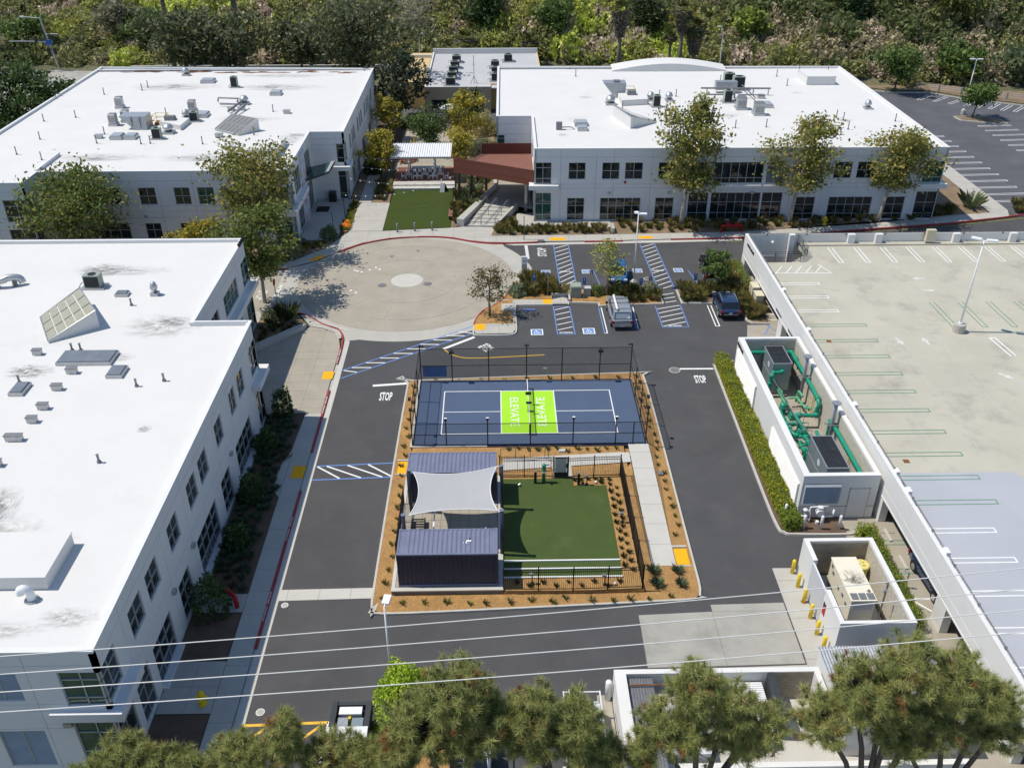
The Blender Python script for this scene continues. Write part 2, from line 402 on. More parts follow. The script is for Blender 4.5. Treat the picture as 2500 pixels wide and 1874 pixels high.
# ---- carriageways
sheet('road',[(-16.1,-60),(23.5,-60),(23.5,35.2),(-0.5,35.2),(-16.1,35.2)],0.0,'asphalt')
sheet('lane',[(23.4,-60),(23.4,34.2),(31,35.6),(41,37.0),(50,38.4),(61,41.0),(80,47.5),(110,60),(110,28),(62.3,27),(62.3,-60)],-0.008,'asphalt')
sheet('street',[(-62,92),(-62,111),(-70,117),(-84,119),(-150,121),(-150,84),(-90,88)],-0.01,'concrete_stain')
sheet('far_parking_lot',[(58.8,41.2),(58.8,75),(57,92),(60,101.5),(65.8,98.6),(72,98.4),(75.8,94.7),(84,89.8),(120,80),(120,60),(80,46.5),(62,41.6)],-0.003,'asphalt_old')
sheet('back_lane',[(-60,84),(-18,84),(-18,118),(60,118),(60,112),(30,112),(30,84),(58,84),(58,82),(-60,82)],-0.012,'asphalt_old')

# ---- roundabout
arcR = [(-11.5 + 13.1 * math.cos(R(a)),25.15 + 13.1 * math.sin(R(a))) for a in range(40,8,-4)]
arcB = [(-11.5 + 12.85 * math.cos(R(a)),25.15 + 12.85 * math.sin(R(a))) for a in range(-50,-110,-5)]
kerbTop = bez([(-24.2,27.95),(-21.6,29.6),(-19.2,32.33),(-17.29,34.3),(-14.67,35.68),(-11.93,36.25),(-9.13,36.27),(-7.25,35.85),(-5.37,35.0),(-3.51,34.42),(-1.67,34.27),(2.2,34.5)],4)
kerbL = bez([(-22.6,18.3),(-20.55,17.73),(-18.51,15.73),(-16.97,14.72),(-16.25,13.1),(-16.1,10.95),(-16.1,8.3)],5)
kerbIsl = bez([(1.2,26.6),(0.3,25.6),(-0.8,23.4),(-1.97,20.2),(-3.74,18.14),(-4.45,16.28),(-4.62,15.1)],4)
rb = [(-29,27.35)] + kerbTop[:-4] + arcR + kerbIsl + arcB + [(-16.05,12.5)] + kerbL[:-8][::-1] + [(-29,18.3)]
rbo = sheet('roundabout',rb,0.008,'concrete')
cxr,cyr = -11.5,25.15
for (r0,r1,n,mt,off) in ((1.66,5.1,8,'concrete_tan',0.2),(5.13,8.7,12,'concrete_tan',0.35),(8.73,10.95,16,'concrete_tan',0.1)):
    for k in range(n):
        a0 = 2 * math.pi * k / n + off; a1 = 2 * math.pi * (k + 1) / n + off; g2 = 0.007
        q = [(cxr + r * math.cos(a),cyr + r * math.sin(a)) for r,seq in ((r1,range(7)),(r0,range(6,-1,-1))) for a in [a0 + g2 / r + (a1 - a0 - 2 * g2 / r) * i / 6 for i in seq]]
        part('panel',MB().prism(q,0.0,0.022 + 0.002 * random.random()),mt,rbo)
part('centre_disc',MB().prism([(cxr + 1.62 * math.cos(R(a)),cyr + 1.62 * math.sin(R(a))) for a in range(0,360,12)],0,0.026),'concrete_new',rbo)
for x in (-29.0,-26.6,-24.4):
    part('panel',MB().prism([(x + 0.02,18.5),(x + 2.2,18.5),(x + 2.2,27.3),(x + 0.02,27.2)],0,0.018),'concrete_tan',rbo) if x < -25 else None
for i,(x,y,r,l) in enumerate(((-13.9,24.0,0.45,'dark manhole cover left of the roundabout centre disc'),(-9.35,24.25,0.45,'dark manhole cover right of the roundabout centre disc'),(12.68,6.76,0.5,'round manhole cover at the end of the right stop bar'),(-13.6,31.2,0.2,'small utility cover on the upper left of the roundabout'),(-10.9,32.6,0.2,'small utility cover near the top kerb of the roundabout'),(13.0,25.0,0.42,'tan manhole cover beside the striped aisle near the lamp'),(1.7,7.3,0.22,'small round valve cover behind the court fence'),(-15.2,-20.1,0.22,'small white cleanout cover by the left gutter'),(-15.0,-27.8,0.24,'small white cleanout cover at the lower left gutter'))):
    mo = solo('manhole_cover',MB().cyl(x,y,0.0,0.034,r,20),'concrete_tan' if i in (2,5) else ('white_worn' if i > 6 else 'concrete_dark'),l,'manhole cover',(x,y,0))
    part('lid',MB().cyl(x,y,0.03,0.042,r * 0.75,18),'galv_dark' if i < 7 else 'concrete',mo)
for i,(ex,ey) in enumerate(((208,257),(243,268),(277,253),(305,240),(325,252),(183,388),(217,374),(243,386),(222,262))):
    x = -13.9 + (ex - 355) / 46.0; y = 24.2 + (342 - ey) / 24.5
    solo('ground_light',MB().lathe(x,y,[(0.0,0.13),(0.03,0.13),(0.045,0.1),(0.047,0.0)],12),'bulb','small white round ground light set in the roundabout paving','ground light',(x,y,0),'ground lights in the roundabout')

# ---- kerbs and gutters
kerb('kerb',kerbTop[8:],'kerb_red',0.17,0.15); kerb('kerb',kerbTop[:9],'kerb',0.17,0.06)
kerb('kerb',[(-29,27.35),(-24.2,27.95)],'kerb_red',0.17,0.15)
kerb('kerb',[(2.2,34.5),(7.4,34.55)],'kerb',0.17,0.03)
kerb('kerb',[(7.4,34.55),(11.65,34.67)],'kerb_red',0.17,0.15); kerb('kerb',[(11.65,34.67),(17.05,35.0)],'kerb',0.17,0.03)
kerb('kerb',bez([(17.05,35.0),(25,35.3),(33,36.3),(41,37.6),(50,39.05),(58,41.0),(62,42.3),(70,45.0)],4),'kerb_red',0.17,0.15)
sheet('gutter',[(-0.4,33.95),(17,34.45),(25,34.8),(25,35.3),(17,35.05),(-1.5,34.3)],0.005,'concrete_new')
kerb('kerb',kerbL,'kerb_red',0.17,0.15,-1)
kerb('kerb',[(-16.1,8.3),(-16.1,4.0)],'kerb',0.17,0.03,-1); kerb('kerb',[(-16.1,4.0),(-16.1,-4.6)],'kerb_red',0.17,0.15,-1)
kerb('kerb',[(-16.1,-4.6),(-16.1,-9.2)],'kerb',0.17,0.03,-1); kerb('kerb',[(-16.1,-9.2),(-16.1,-23.5)],'kerb_red',0.17,0.15,-1)
kerb('kerb',[(-16.1,-23.5),(-16.1,-40)],'kerb',0.17,0.03,-1)
sheet('gutter',[(-16.12,-60),(-15.66,-60),(-15.62,12.3),(-15.9,13.0),(-16.12,13.0)],0.006,'concrete_new')
slabs('valley_gutter',[(-15.65,-19.72),(-9.93,-19.6),(-9.93,-18.72),(-15.65,-18.8)],(1.9,3.0),0.012,'concrete_new',oy=-20.4)
# ---- pavements, left side
slabs('sidewalk',[(-16.25,-40),(-17.55,-40),(-17.55,-4.6),(-18.05,-6.0),(-18.05,-5.9),(-17.7,-4.6),(-17.55,-0.2),(-17.55,0.6),(-16.25,0.6)],(3,1.9),0.125,'concrete',ox=-18.4)
slabs('sidewalk',[(-18.05,-6.0),(-18.2,-6.8),(-18.1,-9.2),(-17.57,-9.9),(-17.57,-5.1)],(3,2),0.124,'concrete',ox=-18.4)
slabs('sidewalk',[(-20.45,-20.7),(-17.57,-20.7),(-17.57,-19.2),(-20.45,-19.2)],(1.5,1.5),0.124,'concrete',ox=-17.57,oy=-19.2)
slabs('sidewalk',[(-20.45,-27.9),(-17.57,-27.9),(-17.57,-24.4),(-20.45,-24.4)],(1.45,1.75),0.124,'concrete',ox=-17.57,oy=-27.9)
slabs('patio',[(-24.4,9.2),(-20.5,14.0),(-19.6,15.1),(-18.4,14.7),(-17.2,13.9),(-16.6,12.6),(-16.28,10.9),(-16.28,0.62),(-17.6,0.62),(-20.2,0.62),(-20.2,0.45),(-24.4,0.45)],(1.75,1.3),0.125,'concrete_tan',ox=-16.3,gap=0.012)
slabs('sidewalk',[(-19.6,15.2),(-20.9,17.4),(-20.5,17.5),(-18.6,15.55),(-17.1,14.55),(-16.55,13.9),(-16.45,12.9),(-16.7,12.7),(-17.2,13.98),(-18.4,14.8)],(2.2,2.2),0.13,'concrete')
sheet('planting_bed',[(-20.45,0.4),(-17.6,0.55),(-17.57,-19.15),(-20.45,-19.15)],0.10,'soil'); sheet('planting_bed',[(-20.45,-20.75),(-17.6,-20.75),(-17.6,-24.35),(-20.45,-24.35)],0.10,'soil'); sheet('planting_bed',[(-20.45,-27.95),(-17.6,-27.95),(-17.6,-40),(-20.45,-40)],0.10,'soil')
sheet('planting_bed',[(-24.6,9.6),(-19.95,15.0),(-20.6,16.6),(-21.9,18.0),(-24.6,18.2)],0.11,'dirt')
sheet('lane_verge',[(-29,18.25),(-22.5,18.25),(-22.5,16),(-29,16)],0.05,'concrete')
# ---- pavements, far side
slabs('plaza',[(-20.1,35.5),(-19.0,33.1),(-17.2,34.75),(-14.6,35.95),(-11.9,36.5),(-9.1,36.5),(-7.2,36.1),(-5.4,35.25),(-3.5,34.7),(0,34.5),(2.2,34.75),(2.2,36.5),(-2.95,36.45),(-2.5,39.0),(-6.0,39.25),(-7.65,38.9),(-15.3,38.1),(-19.06,38.0)],(2.4,1.9),0.13,'concrete')
slabs('sidewalk',[(2.2,34.75),(11.0,34.85),(25,35.5),(33,36.5),(41,37.85),(41,39.2),(25,37.0),(11,36.6),(2.2,36.5)],(1.9,3.2),0.13,'concrete',oy=34)
slabs('sidewalk',[(41,37.85),(50,39.3),(58.0,41.2),(58.7,43.0),(56.2,42.3),(50,41.3),(41,39.2)],(2.2,3.5),0.13,'concrete',oy=35)
slabs('sidewalk',[(56.3,42.4),(58.75,43.0),(58.75,60.4),(58.75,74),(56.6,74)],(3,2.4),0.13,'concrete',ox=56.2)
slabs('courtyard_path',[(-19.06,38.05),(-15.32,38.15),(-15.32,47.1),(-19.06,47.2)],(3.9,3.0),0.135,'concrete',ox=-19.2,oy=38.2)
slabs('courtyard_path',[(-19.1,47.25),(-17.6,47.25),(-17.6,62),(-19.1,62)],(3,3.0),0.135,'concrete',ox=-19.6)
slabs('courtyard_path',[(-24.3,35.6),(-20.2,35.6),(-20.0,40.3),(-20.0,48.5),(-24.3,48.5)],(2.05,2.4),0.133,'concrete',ox=-24.3)
slabs('courtyard_path',[(-16,60),(-6,60),(-6,84),(-16,84)],(2.5,2.5),0.05,'concrete_tan')
slabs('sidewalk',[(-29,27.55),(-24.3,28.15),(-21.8,29.8),(-19.4,32.5),(-19.0,33.05),(-20.1,35.5),(-21.0,33.2),(-23.5,30.6),(-25.8,29.0),(-29,28.8)],(2.2,2.2),0.13,'concrete')
sheet('planting_bed',[(-29,28.85),(-25.9,29.05),(-23.6,30.7),(-21.0,33.3),(-20.2,35.55),(-24.5,35.55),(-24.6,34.3),(-60,34.3),(-60,28)],0.09,'dirt')
sheet('planting_bed',[(-20.0,38.1),(-19.15,38.1),(-19.15,60),(-20.25,60),(-20.25,48.8),(-19.95,48.5)],0.1,'dirt')
sheet('planting_bed',[(-17.55,47.2),(-15.4,47.2),(-15.4,53.8),(-17.55,53.8)],0.1,'dirt')
sheet('planting_bed',[(-7.6,39.0),(-6.9,39.4),(-2.5,50.5),(-2.5,82),(-7.6,82)],0.09,'dirt')
sheet('planting_bed',[(-20.25,60),(-16,60),(-16,84),(-20.25,84)],0.04,'soil')
sheet('planting_bed',[(-2.9,36.5),(10.45,36.65),(10.45,38.6),(-0.1,38.6),(-0.1,43.0),(-2.5,39.0)],0.14,'dirt')
sheet('planting_bed',[(11.0,36.7),(25,37.05),(41,39.25),(50,41.35),(50,43),(48.8,43),(48.6,40.0),(11.0,40.65)],0.11,'dirt')
sheet('planting_bed',[(48.8,41.2),(50,41.35),(56.1,42.4),(56.5,60),(56.5,75),(48.9,80)],0.09,'dirt')
slabs('sidewalk',[(0.0,38.7),(10.9,38.7),(10.9,40.6),(2.0,40.7),(2.0,43.2),(0.0,43.2)],(1.8,1.9),0.14,'concrete',oy=38.7)
sheet('lawn',[(-15.29,38.2),(-7.65,39.0),(-7.7,51.5),(-15.25,51.6)],0.15,'lawn')
sheet('far_verge',[(58,75),(57.5,101),(61,103.5),(66,100.5),(72.3,100.2),(76.5,96.2),(84.5,91.5),(121,81.5),(121,92),(84,100),(70,108),(56,108),(50,82)],0.02,'dirt')
kerb('kerb',[(57,92),(60,101.5),(65.8,98.6),(72,98.4),(75.8,94.7),(84,89.8),(120,80)],'kerb',0.15,0.14,1)

# ---- ADA lot islands
m = [(-4.42,15.4),(-4.36,16.3),(-3.6,18.1),(-1.95,20.1),(-0.85,20.3),(-0.85,15.3)]
sheet('planting_bed',m,0.13,'mulch')
slabs('sidewalk',[(-1.95,20.35),(-0.75,20.35),(3.0,20.3),(4.5,20.95),(4.5,19.3),(-0.65,19.3),(-0.65,14.3),(-1.0,13.45),(-4.3,13.4),(-4.5,14.0),(-4.5,15.35),(-1.95,15.35)],(1.5,1.5),0.128,'concrete',ox=-0.7)
kerb('kerb',bez([(-4.62,15.1),(-4.63,13.6),(-4.2,13.15),(-1.5,13.1),(-0.75,13.4),(-0.52,14.3),(-0.55,17),(-0.55,19.15)],4) + [(3.0,19.15)],'kerb',0.15,0.14,1)
kerb('kerb',kerbIsl[8:],'kerb_red',0.15,0.14,1); kerb('kerb',kerbIsl[:9],'kerb',0.15,0.14,1)
kerb('kerb',[(4.62,19.2),(4.62,19.62),(7.38,19.4),(7.4,18.75),(8.7,18.9),(13.78,19.15),(13.72,22.2),(9.04,22.6),(4.1,22.2),(1.2,26.6)],'kerb',0.15,0.14,1)
sheet('planting_bed',[(1.15,26.4),(4.0,22.05),(9.0,22.45),(13.6,22.05),(13.65,19.3),(8.7,19.05),(7.5,18.95),(7.5,19.5),(4.7,19.75),(4.7,21.1),(3.0,21.1),(3.0,20.4),(-0.7,20.4),(-1.9,20.4),(-0.8,23.3),(0.3,25.5)],0.12,'mulch')
struct('low_wall',MB().box(2.98,20.95,0.0,4.75,21.12,0.42).box(4.6,19.7,0.0,4.76,20.95,0.42),'concrete_new')
kerb('kerb',[(15.4,22.2),(15.44,19.2),(20.75,19.1),(20.85,15.6),(21.3,15.0),(22.8,14.85)],'kerb',0.15,0.14,1)
sheet('planting_bed',[(15.5,22.3),(15.55,19.32),(20.87,19.22),(21.0,15.7),(21.4,15.12),(22.75,15.0),(22.75,21.2),(21.9,21.3),(21.95,27.2),(20.9,27.2),(20.6,22.6)],0.12,'dirt')
struct('planter_wall',MB().box(21.75,21.25,0,21.95,27.5,0.75).box(21.95,21.25,0,22.8,21.45,0.75),'wall_struct')
sheet('planting_bed',[(21.95,21.45),(22.8,21.45),(22.8,27.3),(21.95,27.3)],0.62,'dirt')
# ---- strip and apron on the right
kerb('kerb',bez([(21.0,-14.2),(20.6,-14.55),(17.0,-14.5),(16.3,-14.3),(15.95,-13.6),(15.9,-9.7),(16.0,-1),(16.1,7.0),(16.25,7.75),(16.7,8.15),(18.0,8.15)],4),'kerb',0.16,0.14,-1)
sheet('planting_bed',[(20.4,-14.35),(17.0,-14.3),(16.35,-14.1),(16.13,-13.5),(16.05,-9.7),(16.17,-1),(16.27,7.0),(16.45,7.6),(17.5,7.9),(17.5,-12.75),(20.4,-12.75)],0.11,'soil')
slabs('sidewalk',[(20.45,-12.8),(23.6,-12.8),(23.6,-14.35),(20.45,-14.35)],(1.6,1.6),0.03,'concrete_tan',ox=20.45,oy=-14.35)
sheet('parking_bay_floor',[(20.3,-14.4),(62,-14.4),(62,-40),(16.2,-40),(16.2,-26),(20.3,-26)],0.006,'concrete_tan'); sheet('parking_bay_floor',[(22.2,-14.4),(62,-14.4),(62,26.4),(22.9,26.4),(22.9,6.2),(22.2,6.2)],0.005,'concrete_tan')
sheet('sidewalk',[(20.8,14.8),(23.0,14.8),(23.0,8.2),(19.2,8.2)],0.007,'concrete_tan')
slabs('concrete_apron',[(5.78,-21.3),(10.1,-21.1),(10.2,-20.55),(14.6,-20.45),(14.55,-25.1),(5.75,-25.25)],(4.4,4.1),0.016,'concrete_stain',ox=5.78,oy=-25.2)
slabs('concrete_apron',[(14.68,-17.5),(16.1,-17.5),(16.1,-27),(3.9,-27),(3.9,-26.2),(5.7,-25.4),(14.62,-25.2)],(3.1,3.1),0.017,'concrete',ox=14.65)
struct('kerb',MB().box(2.75,-32,0,3.5,-27.15,0.15),'concrete_tan')
sheet('planting_bed',[(-8.4,-26.0),(-4.6,-26.0),(-4.6,-40),(-8.4,-40)],0.1,'mulch'); kerb('kerb',bez([(-8.45,-40),(-8.45,-28.6),(-8.2,-26.2),(-7.4,-25.7),(-5.2,-25.7),(-4.6,-26.4),(-4.5,-28),(-4.5,-40)],3),'kerb',0.15,0.14,-1)
sheet('yard',[(3.6,-27.3),(20.5,-27.3),(20.5,-60),(3.6,-60)],0.012,'concrete_new')

# ---- central island
isl = [(-9.72,5.0),(-9.45,5.28),(9.4,6.22),(9.75,5.9),(9.85,0),(9.75,-15.4),(9.7,-19.3),(9.3,-19.95),(8.6,-20.1),(-2.7,-20.65),(-9.3,-20.88),(-9.8,-20.5),(-9.93,-19.9),(-9.9,-10)]
kerb('kerb',bez(isl[::-1] + [isl[-1]],3),'kerb',0.16,0.14,-1)
inner = offs(isl,0.14,True)
sheet('planting_bed',inner,0.13,'mulch')
TAC = []
def tactile(q,z,label):
    o = solo('tactile_paving',MB().prism(q,z - 0.03,z),'tactile',label,'tactile paving',(q[0][0],q[0][1],z)); return o
def rect(x0,y0,x1,y1): return [(x0,y0),(x1,y0),(x1,y1),(x0,y1)]
tactile(rect(-17.08,5.72,-16.2,6.95),0.134,'yellow tactile pad on the left pavement beside the blue crosswalk'); tactile(rect(-17.18,-7.82,-16.25,-6.35),0.134,'shaded yellow tactile pad at the second crosswalk by the left building')
tactile(rect(-4.43,14.15,-3.47,15.3),0.138,'yellow tactile pad on the small island below the young tree'); tactile(rect(2.08,19.34,2.97,20.3),0.138,'yellow tactile pad on the walk between the accessible bays')
tactile(rect(3.6,34.95,5.3,35.75),0.138,'yellow tactile pad at the far kerb above the first hatched aisle'); tactile(rect(13.5,35.25,15.1,35.95),0.142,'yellow tactile pad at the far kerb right of the lamp post')
tactile([(-22.4,30.1),(-21.6,29.95),(-20.6,31.2),(-21.3,31.5)],0.138,'yellow tactile pad in tree shade at the upper left kerb'); tactile(rect(-9.62,-7.45,-8.95,-6.03),0.15,'yellow tactile pad left of the navy shipping containers'); tactile(rect(8.76,-17.2,9.58,-15.76),0.155,'yellow tactile pad at the lower right corner of the island')
struct('kerb',MB().box(8.68,-15.62,0.1,9.62,-15.46,0.2).box(8.68,-17.36,0.1,9.62,-17.24,0.16).box(-9.75,-5.98,0.1,-8.85,-5.82,0.2).box(-9.75,-7.6,0.1,-8.9,-7.48,0.17),'kerb')
def zwalk(x,y): return 0.15 + 0.32 * min(1,max(0,(y + 17.3) / 10.0))
slabs('walkway',[(7.2,-17.28),(8.68,-17.28),(8.75,-4.5),(7.25,-4.5)],(3,1.95),0.3,'concrete_new',ox=6.5,oy=-17.3,zf=zwalk)
slabs('walkway',[(-2.1,-7.6),(7.19,-6.75),(7.19,-5.6),(6.5,-5.55),(-2.1,-6.2)],(1.9,3),0.44,'concrete_new',oy=-8.2,ox=-2.1)
struct('planting_bed',MB().box(-8.7,-8.2,0.1,6.9,-4.5,0.37),'mulch')
struct('planting_bed',MB().box(-2.14,-19.55,0.1,6.35,-8.15,0.33),'mulch')
struct('planting_bed',MB().face([(6.35,-19.5,0.15),(7.19,-17.4,0.15),(7.19,-6.8,0.43),(6.35,-8.15,0.34)]).face([(8.72,-15.4,0.16),(9.68,-15.4,0.135),(9.7,3.5,0.14),(8.78,-4.4,0.46)]),'mulch')
sheet('dog_park_turf',[(-2.12,-8.5),(2.86,-8.5),(2.86,-9.32),(5.13,-9.32),(5.2,-18.45),(-2.13,-18.45)],0.345,'turf')
sheet('walkway',[(1.45,-8.48),(2.85,-8.48),(2.85,-6.6),(1.45,-6.9)],0.44,'concrete_new')

# =================================================================== MARKINGS
def mark(name,mb,mat): return struct(name,mb,mat)
Z1 = 0.012
def hatch(name,q,nst,slope,zz=Z1,sides=('blue_paint',0.1),ends=(True,True),mat='white_paint',w=0.1,t0=0.06,t1=0.94):
    """aisle q = corners a,b (left edge near->far), c,d (right edge near->far); stripes rise to the right"""
    a,b,c,d = [Vector(p) for p in q]; e = MB(); e.line(a,b,sides[1],zz); e.line(c,d,sides[1],zz)
    if ends[0]: e.line(a,c,sides[1],zz + 0.001)
    if ends[1]: e.line(b,d,sides[1],zz + 0.001)
    mark('aisle_border',e,sides[0]); s = MB()
    for k in range(nst):
        t = t0 + (t1 - t0) * k / max(1,nst - 1); p = a.lerp(b,min(1,max(0,t - slope / 2))); r = c.lerp(d,min(1,max(0,t + slope / 2)))
        v = (r - p).normalized() * 0.1; s.line(p + v,r - v,w,zz + 0.002)
    mark('aisle_stripes',s,mat)
hatch('aisle',((3.12,13.4),(3.04,18.95),(4.72,13.36),(4.6,18.92)),5,0.13,t0=0.2,t1=0.93)
hatch('aisle',((12.91,14.53),(12.87,18.86),(15.31,14.55),(15.31,18.99)),5,0.2,ends=(True,False),t0=0.14,t1=0.95)
hatch('aisle',((13.72,22.2),(13.46,34.0),(15.39,22.2),(15.08,34.1)),12,0.09,ends=(False,False),t0=0.06,t1=0.97)
hatch('aisle',((4.03,22.3),(3.9,33.9),(5.66,23.1),(5.55,33.96)),11,0.085,ends=(False,False),t0=0.03,t1=0.96)
s = MB()
for k in range(3): s.line((13.95,19.6 + 0.85 * k),(15.1,19.95 + 0.85 * k),0.1,Z1 + 0.002)
mark('aisle_stripes',s,'white_paint')
for k,(x,y,rot) in enumerate(((3.92,13.68,0),(14.1,14.8,0),(4.75,26.95,math.pi),(14.35,27.0,math.pi))): mark('no_parking_lettering',text_mb('NO PARKING',1.2,0.3,x,y,Z1 + 0.004,rot,bold=0.02),'white_paint')
def isa(x,y,s,rot,worn):
    root = mark('accessible_symbol',MB().obox((x,y),(s / 2,s / 2),rot,Z1 - 0.002,Z1),'white_worn' if worn else 'white_paint')
    part('blue_field',MB().obox((x,y),(s * 0.41,s * 0.41),rot,Z1,Z1 + 0.003),'blue_worn' if worn else 'blue_paint',root)
    f = MB(); ca,sa = math.cos(rot),math.sin(rot); P = lambda a,b: (x + (ca * a - sa * b) * s,y + (sa * a + ca * b) * s)
    zz = Z1 + 0.006; w = 0.055 * s
    f.face([(*P(-0.08 + 0.055 * math.cos(R(t)),0.27 + 0.055 * math.sin(R(t))),zz) for t in range(0,360,30)])
    f.poly_line([P(-0.08,0.21),P(-0.05,-0.04),P(0.13,-0.05),P(0.2,-0.25),P(0.28,-0.22)],w,zz); f.line(P(-0.07,0.1),P(0.1,0.09),w,zz + 0.001)
    f.poly_line([P(-0.03 + 0.2 * math.cos(R(t)),-0.12 + 0.19 * math.sin(R(t))) for t in range(130,381,25)],w,zz + 0.002)
    part('wheelchair_figure',f,'white_worn' if worn else 'white_paint',root)
for (x,y,s_,r_,w_) in ((1.26,13.83,1.12,0,0),(6.02,13.95,1.12,0,0),(2.7,26.87,0.98,math.pi,1),(6.95,26.93,0.98,math.pi,1),(12.25,27.03,0.98,math.pi,1),(16.5,27.06,0.98,math.pi,1)): isa(x,y,s_,r_,w_)
e = MB(); e.line((7.42,13.5),(7.38,18.65),0.1,Z1); e.line((8.1,22.9),(7.62,27.5),0.1,Z1); e.line((10.45,14.2),(10.45,18.6),0.1,Z1); e.line((18.1,22.6),(17.5,27.0),0.1,Z1); mark('bay_line',e,'blue_paint')
e = MB(); e.line((7.68,13.5),(7.62,18.65),0.1,Z1); e.line((10.62,14.2),(10.66,18.7),0.1,Z1); e.line((7.42,13.5),(7.7,13.5),0.1,Z1 + 0.001); e.line((17.85,14.65),(17.9,18.9),0.1,Z1); e.line((18.2,14.65),(18.24,18.9),0.1,Z1); e.line((17.82,14.65),(18.22,14.65),0.1,Z1 + 0.001); mark('bay_line',e,'white_paint')
for body,x,y,w,h,rot,mt in (('STOP',-11.47,3.1,1.02,1.3,0,'white_paint'),('STOP',14.58,5.28,0.95,1.25,0,'white_paint'),('STOP',2.55,32.05,2.3,1.0,math.pi / 2,'white_worn'),('STOP',-25.6,22.0,2.1,1.0,-math.pi / 2,'white_worn'),('STOP',-3.35,11.05,1.15,1.25,R(42),'white_worn')):
    mark('stop_lettering',text_mb(body,w,h,x,y,Z1 + 0.018 if x < -20 else Z1,rot,bold=0.025),mt)
e = MB(); e.line((-12.72,4.78),(-9.85,5.1),0.3,Z1); e.line((13.15,7.0),(16.02,6.97),0.22,Z1); e.line((-4.45,13.0),(-7.15,10.88),0.3,Z1); mark('stop_bar',e,'white_paint')
e = MB(); e.line((0.88,33.9),(0.98,30.25),0.34,Z1); e.line((-24.2,20.8),(-24.0,24.3),0.35,Z1 + 0.016); mark('stop_bar',e,'white_worn')
mark('lane_line',MB().poly_line(bez([(-7.06,10.77),(-6.44,9.9),(-5.55,9.36),(-4.67,9.2),(-2.64,9.26),(1.74,9.64)],5),0.11,Z1 + 0.002),'yellow_paint')
hatch('crosswalk',((-15.56,7.33),(-4.62,15.1),(-15.58,6.0),(-4.6,13.7)),10,0.17,sides=('blue_paint',0.12),ends=(False,False),t0=0.04,t1=0.96,w=0.12)
hatch('crosswalk',((-15.6,-7.9),(-9.93,-7.65),(-15.56,-6.27),(-9.96,-5.97)),4,-0.5,sides=('blue_paint',0.12),ends=(False,False),t0=0.1,t1=0.9,w=0.13)
s = MB(); s.line((-15.7,-28.62),(-11.35,-28.5),0.17,Z1)
for k in range(4): s.line((-14.3 + 1.35 * k,-28.6),(-16.4 + 1.35 * k,-30.6),0.15,Z1 + 0.002)
mark('hatching',s,'yellow_paint')
e = MB(); e.line((-11.3,-28.47),(-10.8,-28.45),0.12,Z1 + 0.004); e.line((-11.33,-28.45),(-11.4,-33),0.13,Z1); e.line((-10.85,-28.45),(-10.9,-33),0.13,Z1); mark('bay_line',e,'white_paint')
e = MB()
for (x0,y0,x1,y1) in ((-17.0,-10.5,-15.0,-10.6),): pass
# far lot bays
def hairpin(e,p,q,gap,z,w=0.1,close=True):
    p,q = Vector(p),Vector(q); d = (q - p).normalized(); a = Vector((-d.y,d.x)) * gap / 2
    e.line(p + a,q + a,w,z); e.line(p - a,q - a,w,z)
    if close: e.line(q + a * (1 + w / gap),q - a * (1 + w / gap),w,z + 0.002)
def lot_bay(p,q,g_): e = MB(); hairpin(e,p,q,g_,0.006); mark('bay_line',e,'white_paint')
for k in range(12): lot_bay((58.95,46.35 + 2.44 * k),(63.9,46.6 + 2.44 * k),0.42)
for k in range(6): lot_bay((76.6,66.8 + 2.42 * k),(71.4,66.4 + 2.42 * k),0.42)
for (p,q) in (((71.8,97.2),(68.3,94.0)),((74.0,96.0),(70.5,92.9)),((75.8,94.2),(72.5,91.5))): lot_bay(p,q,0.5)
for k in range(9): lot_bay((77.5 + 1.6 * k,93.2 - 0.9 * k),(74.4 + 1.6 * k,90.0 - 0.9 * k),0.5)
# fire lane lettering on the red kerbs
for (x,y,rot) in ((-16.19,-13.2,R(90)),(-16.19,-20.2,R(90)),(-16.19,9.5,R(90)),(-16.19,1.8,R(90)),(-12.3,36.36,R(2)),(-17.0,14.85,R(-32))):
    k_ = MB(); ca,sa = math.cos(rot),math.sin(rot)
    k_.add(text_mb('NO PARKING',1.15,0.085,x - ca * 0.68,y - sa * 0.68,0.155,rot,bold=0.02)); k_.add(text_mb('FIRE LANE',1.0,0.085,x + ca * 0.62,y + sa * 0.62,0.155,rot,bold=0.02)); mark('fire_lane_lettering',k_,'white_paint')
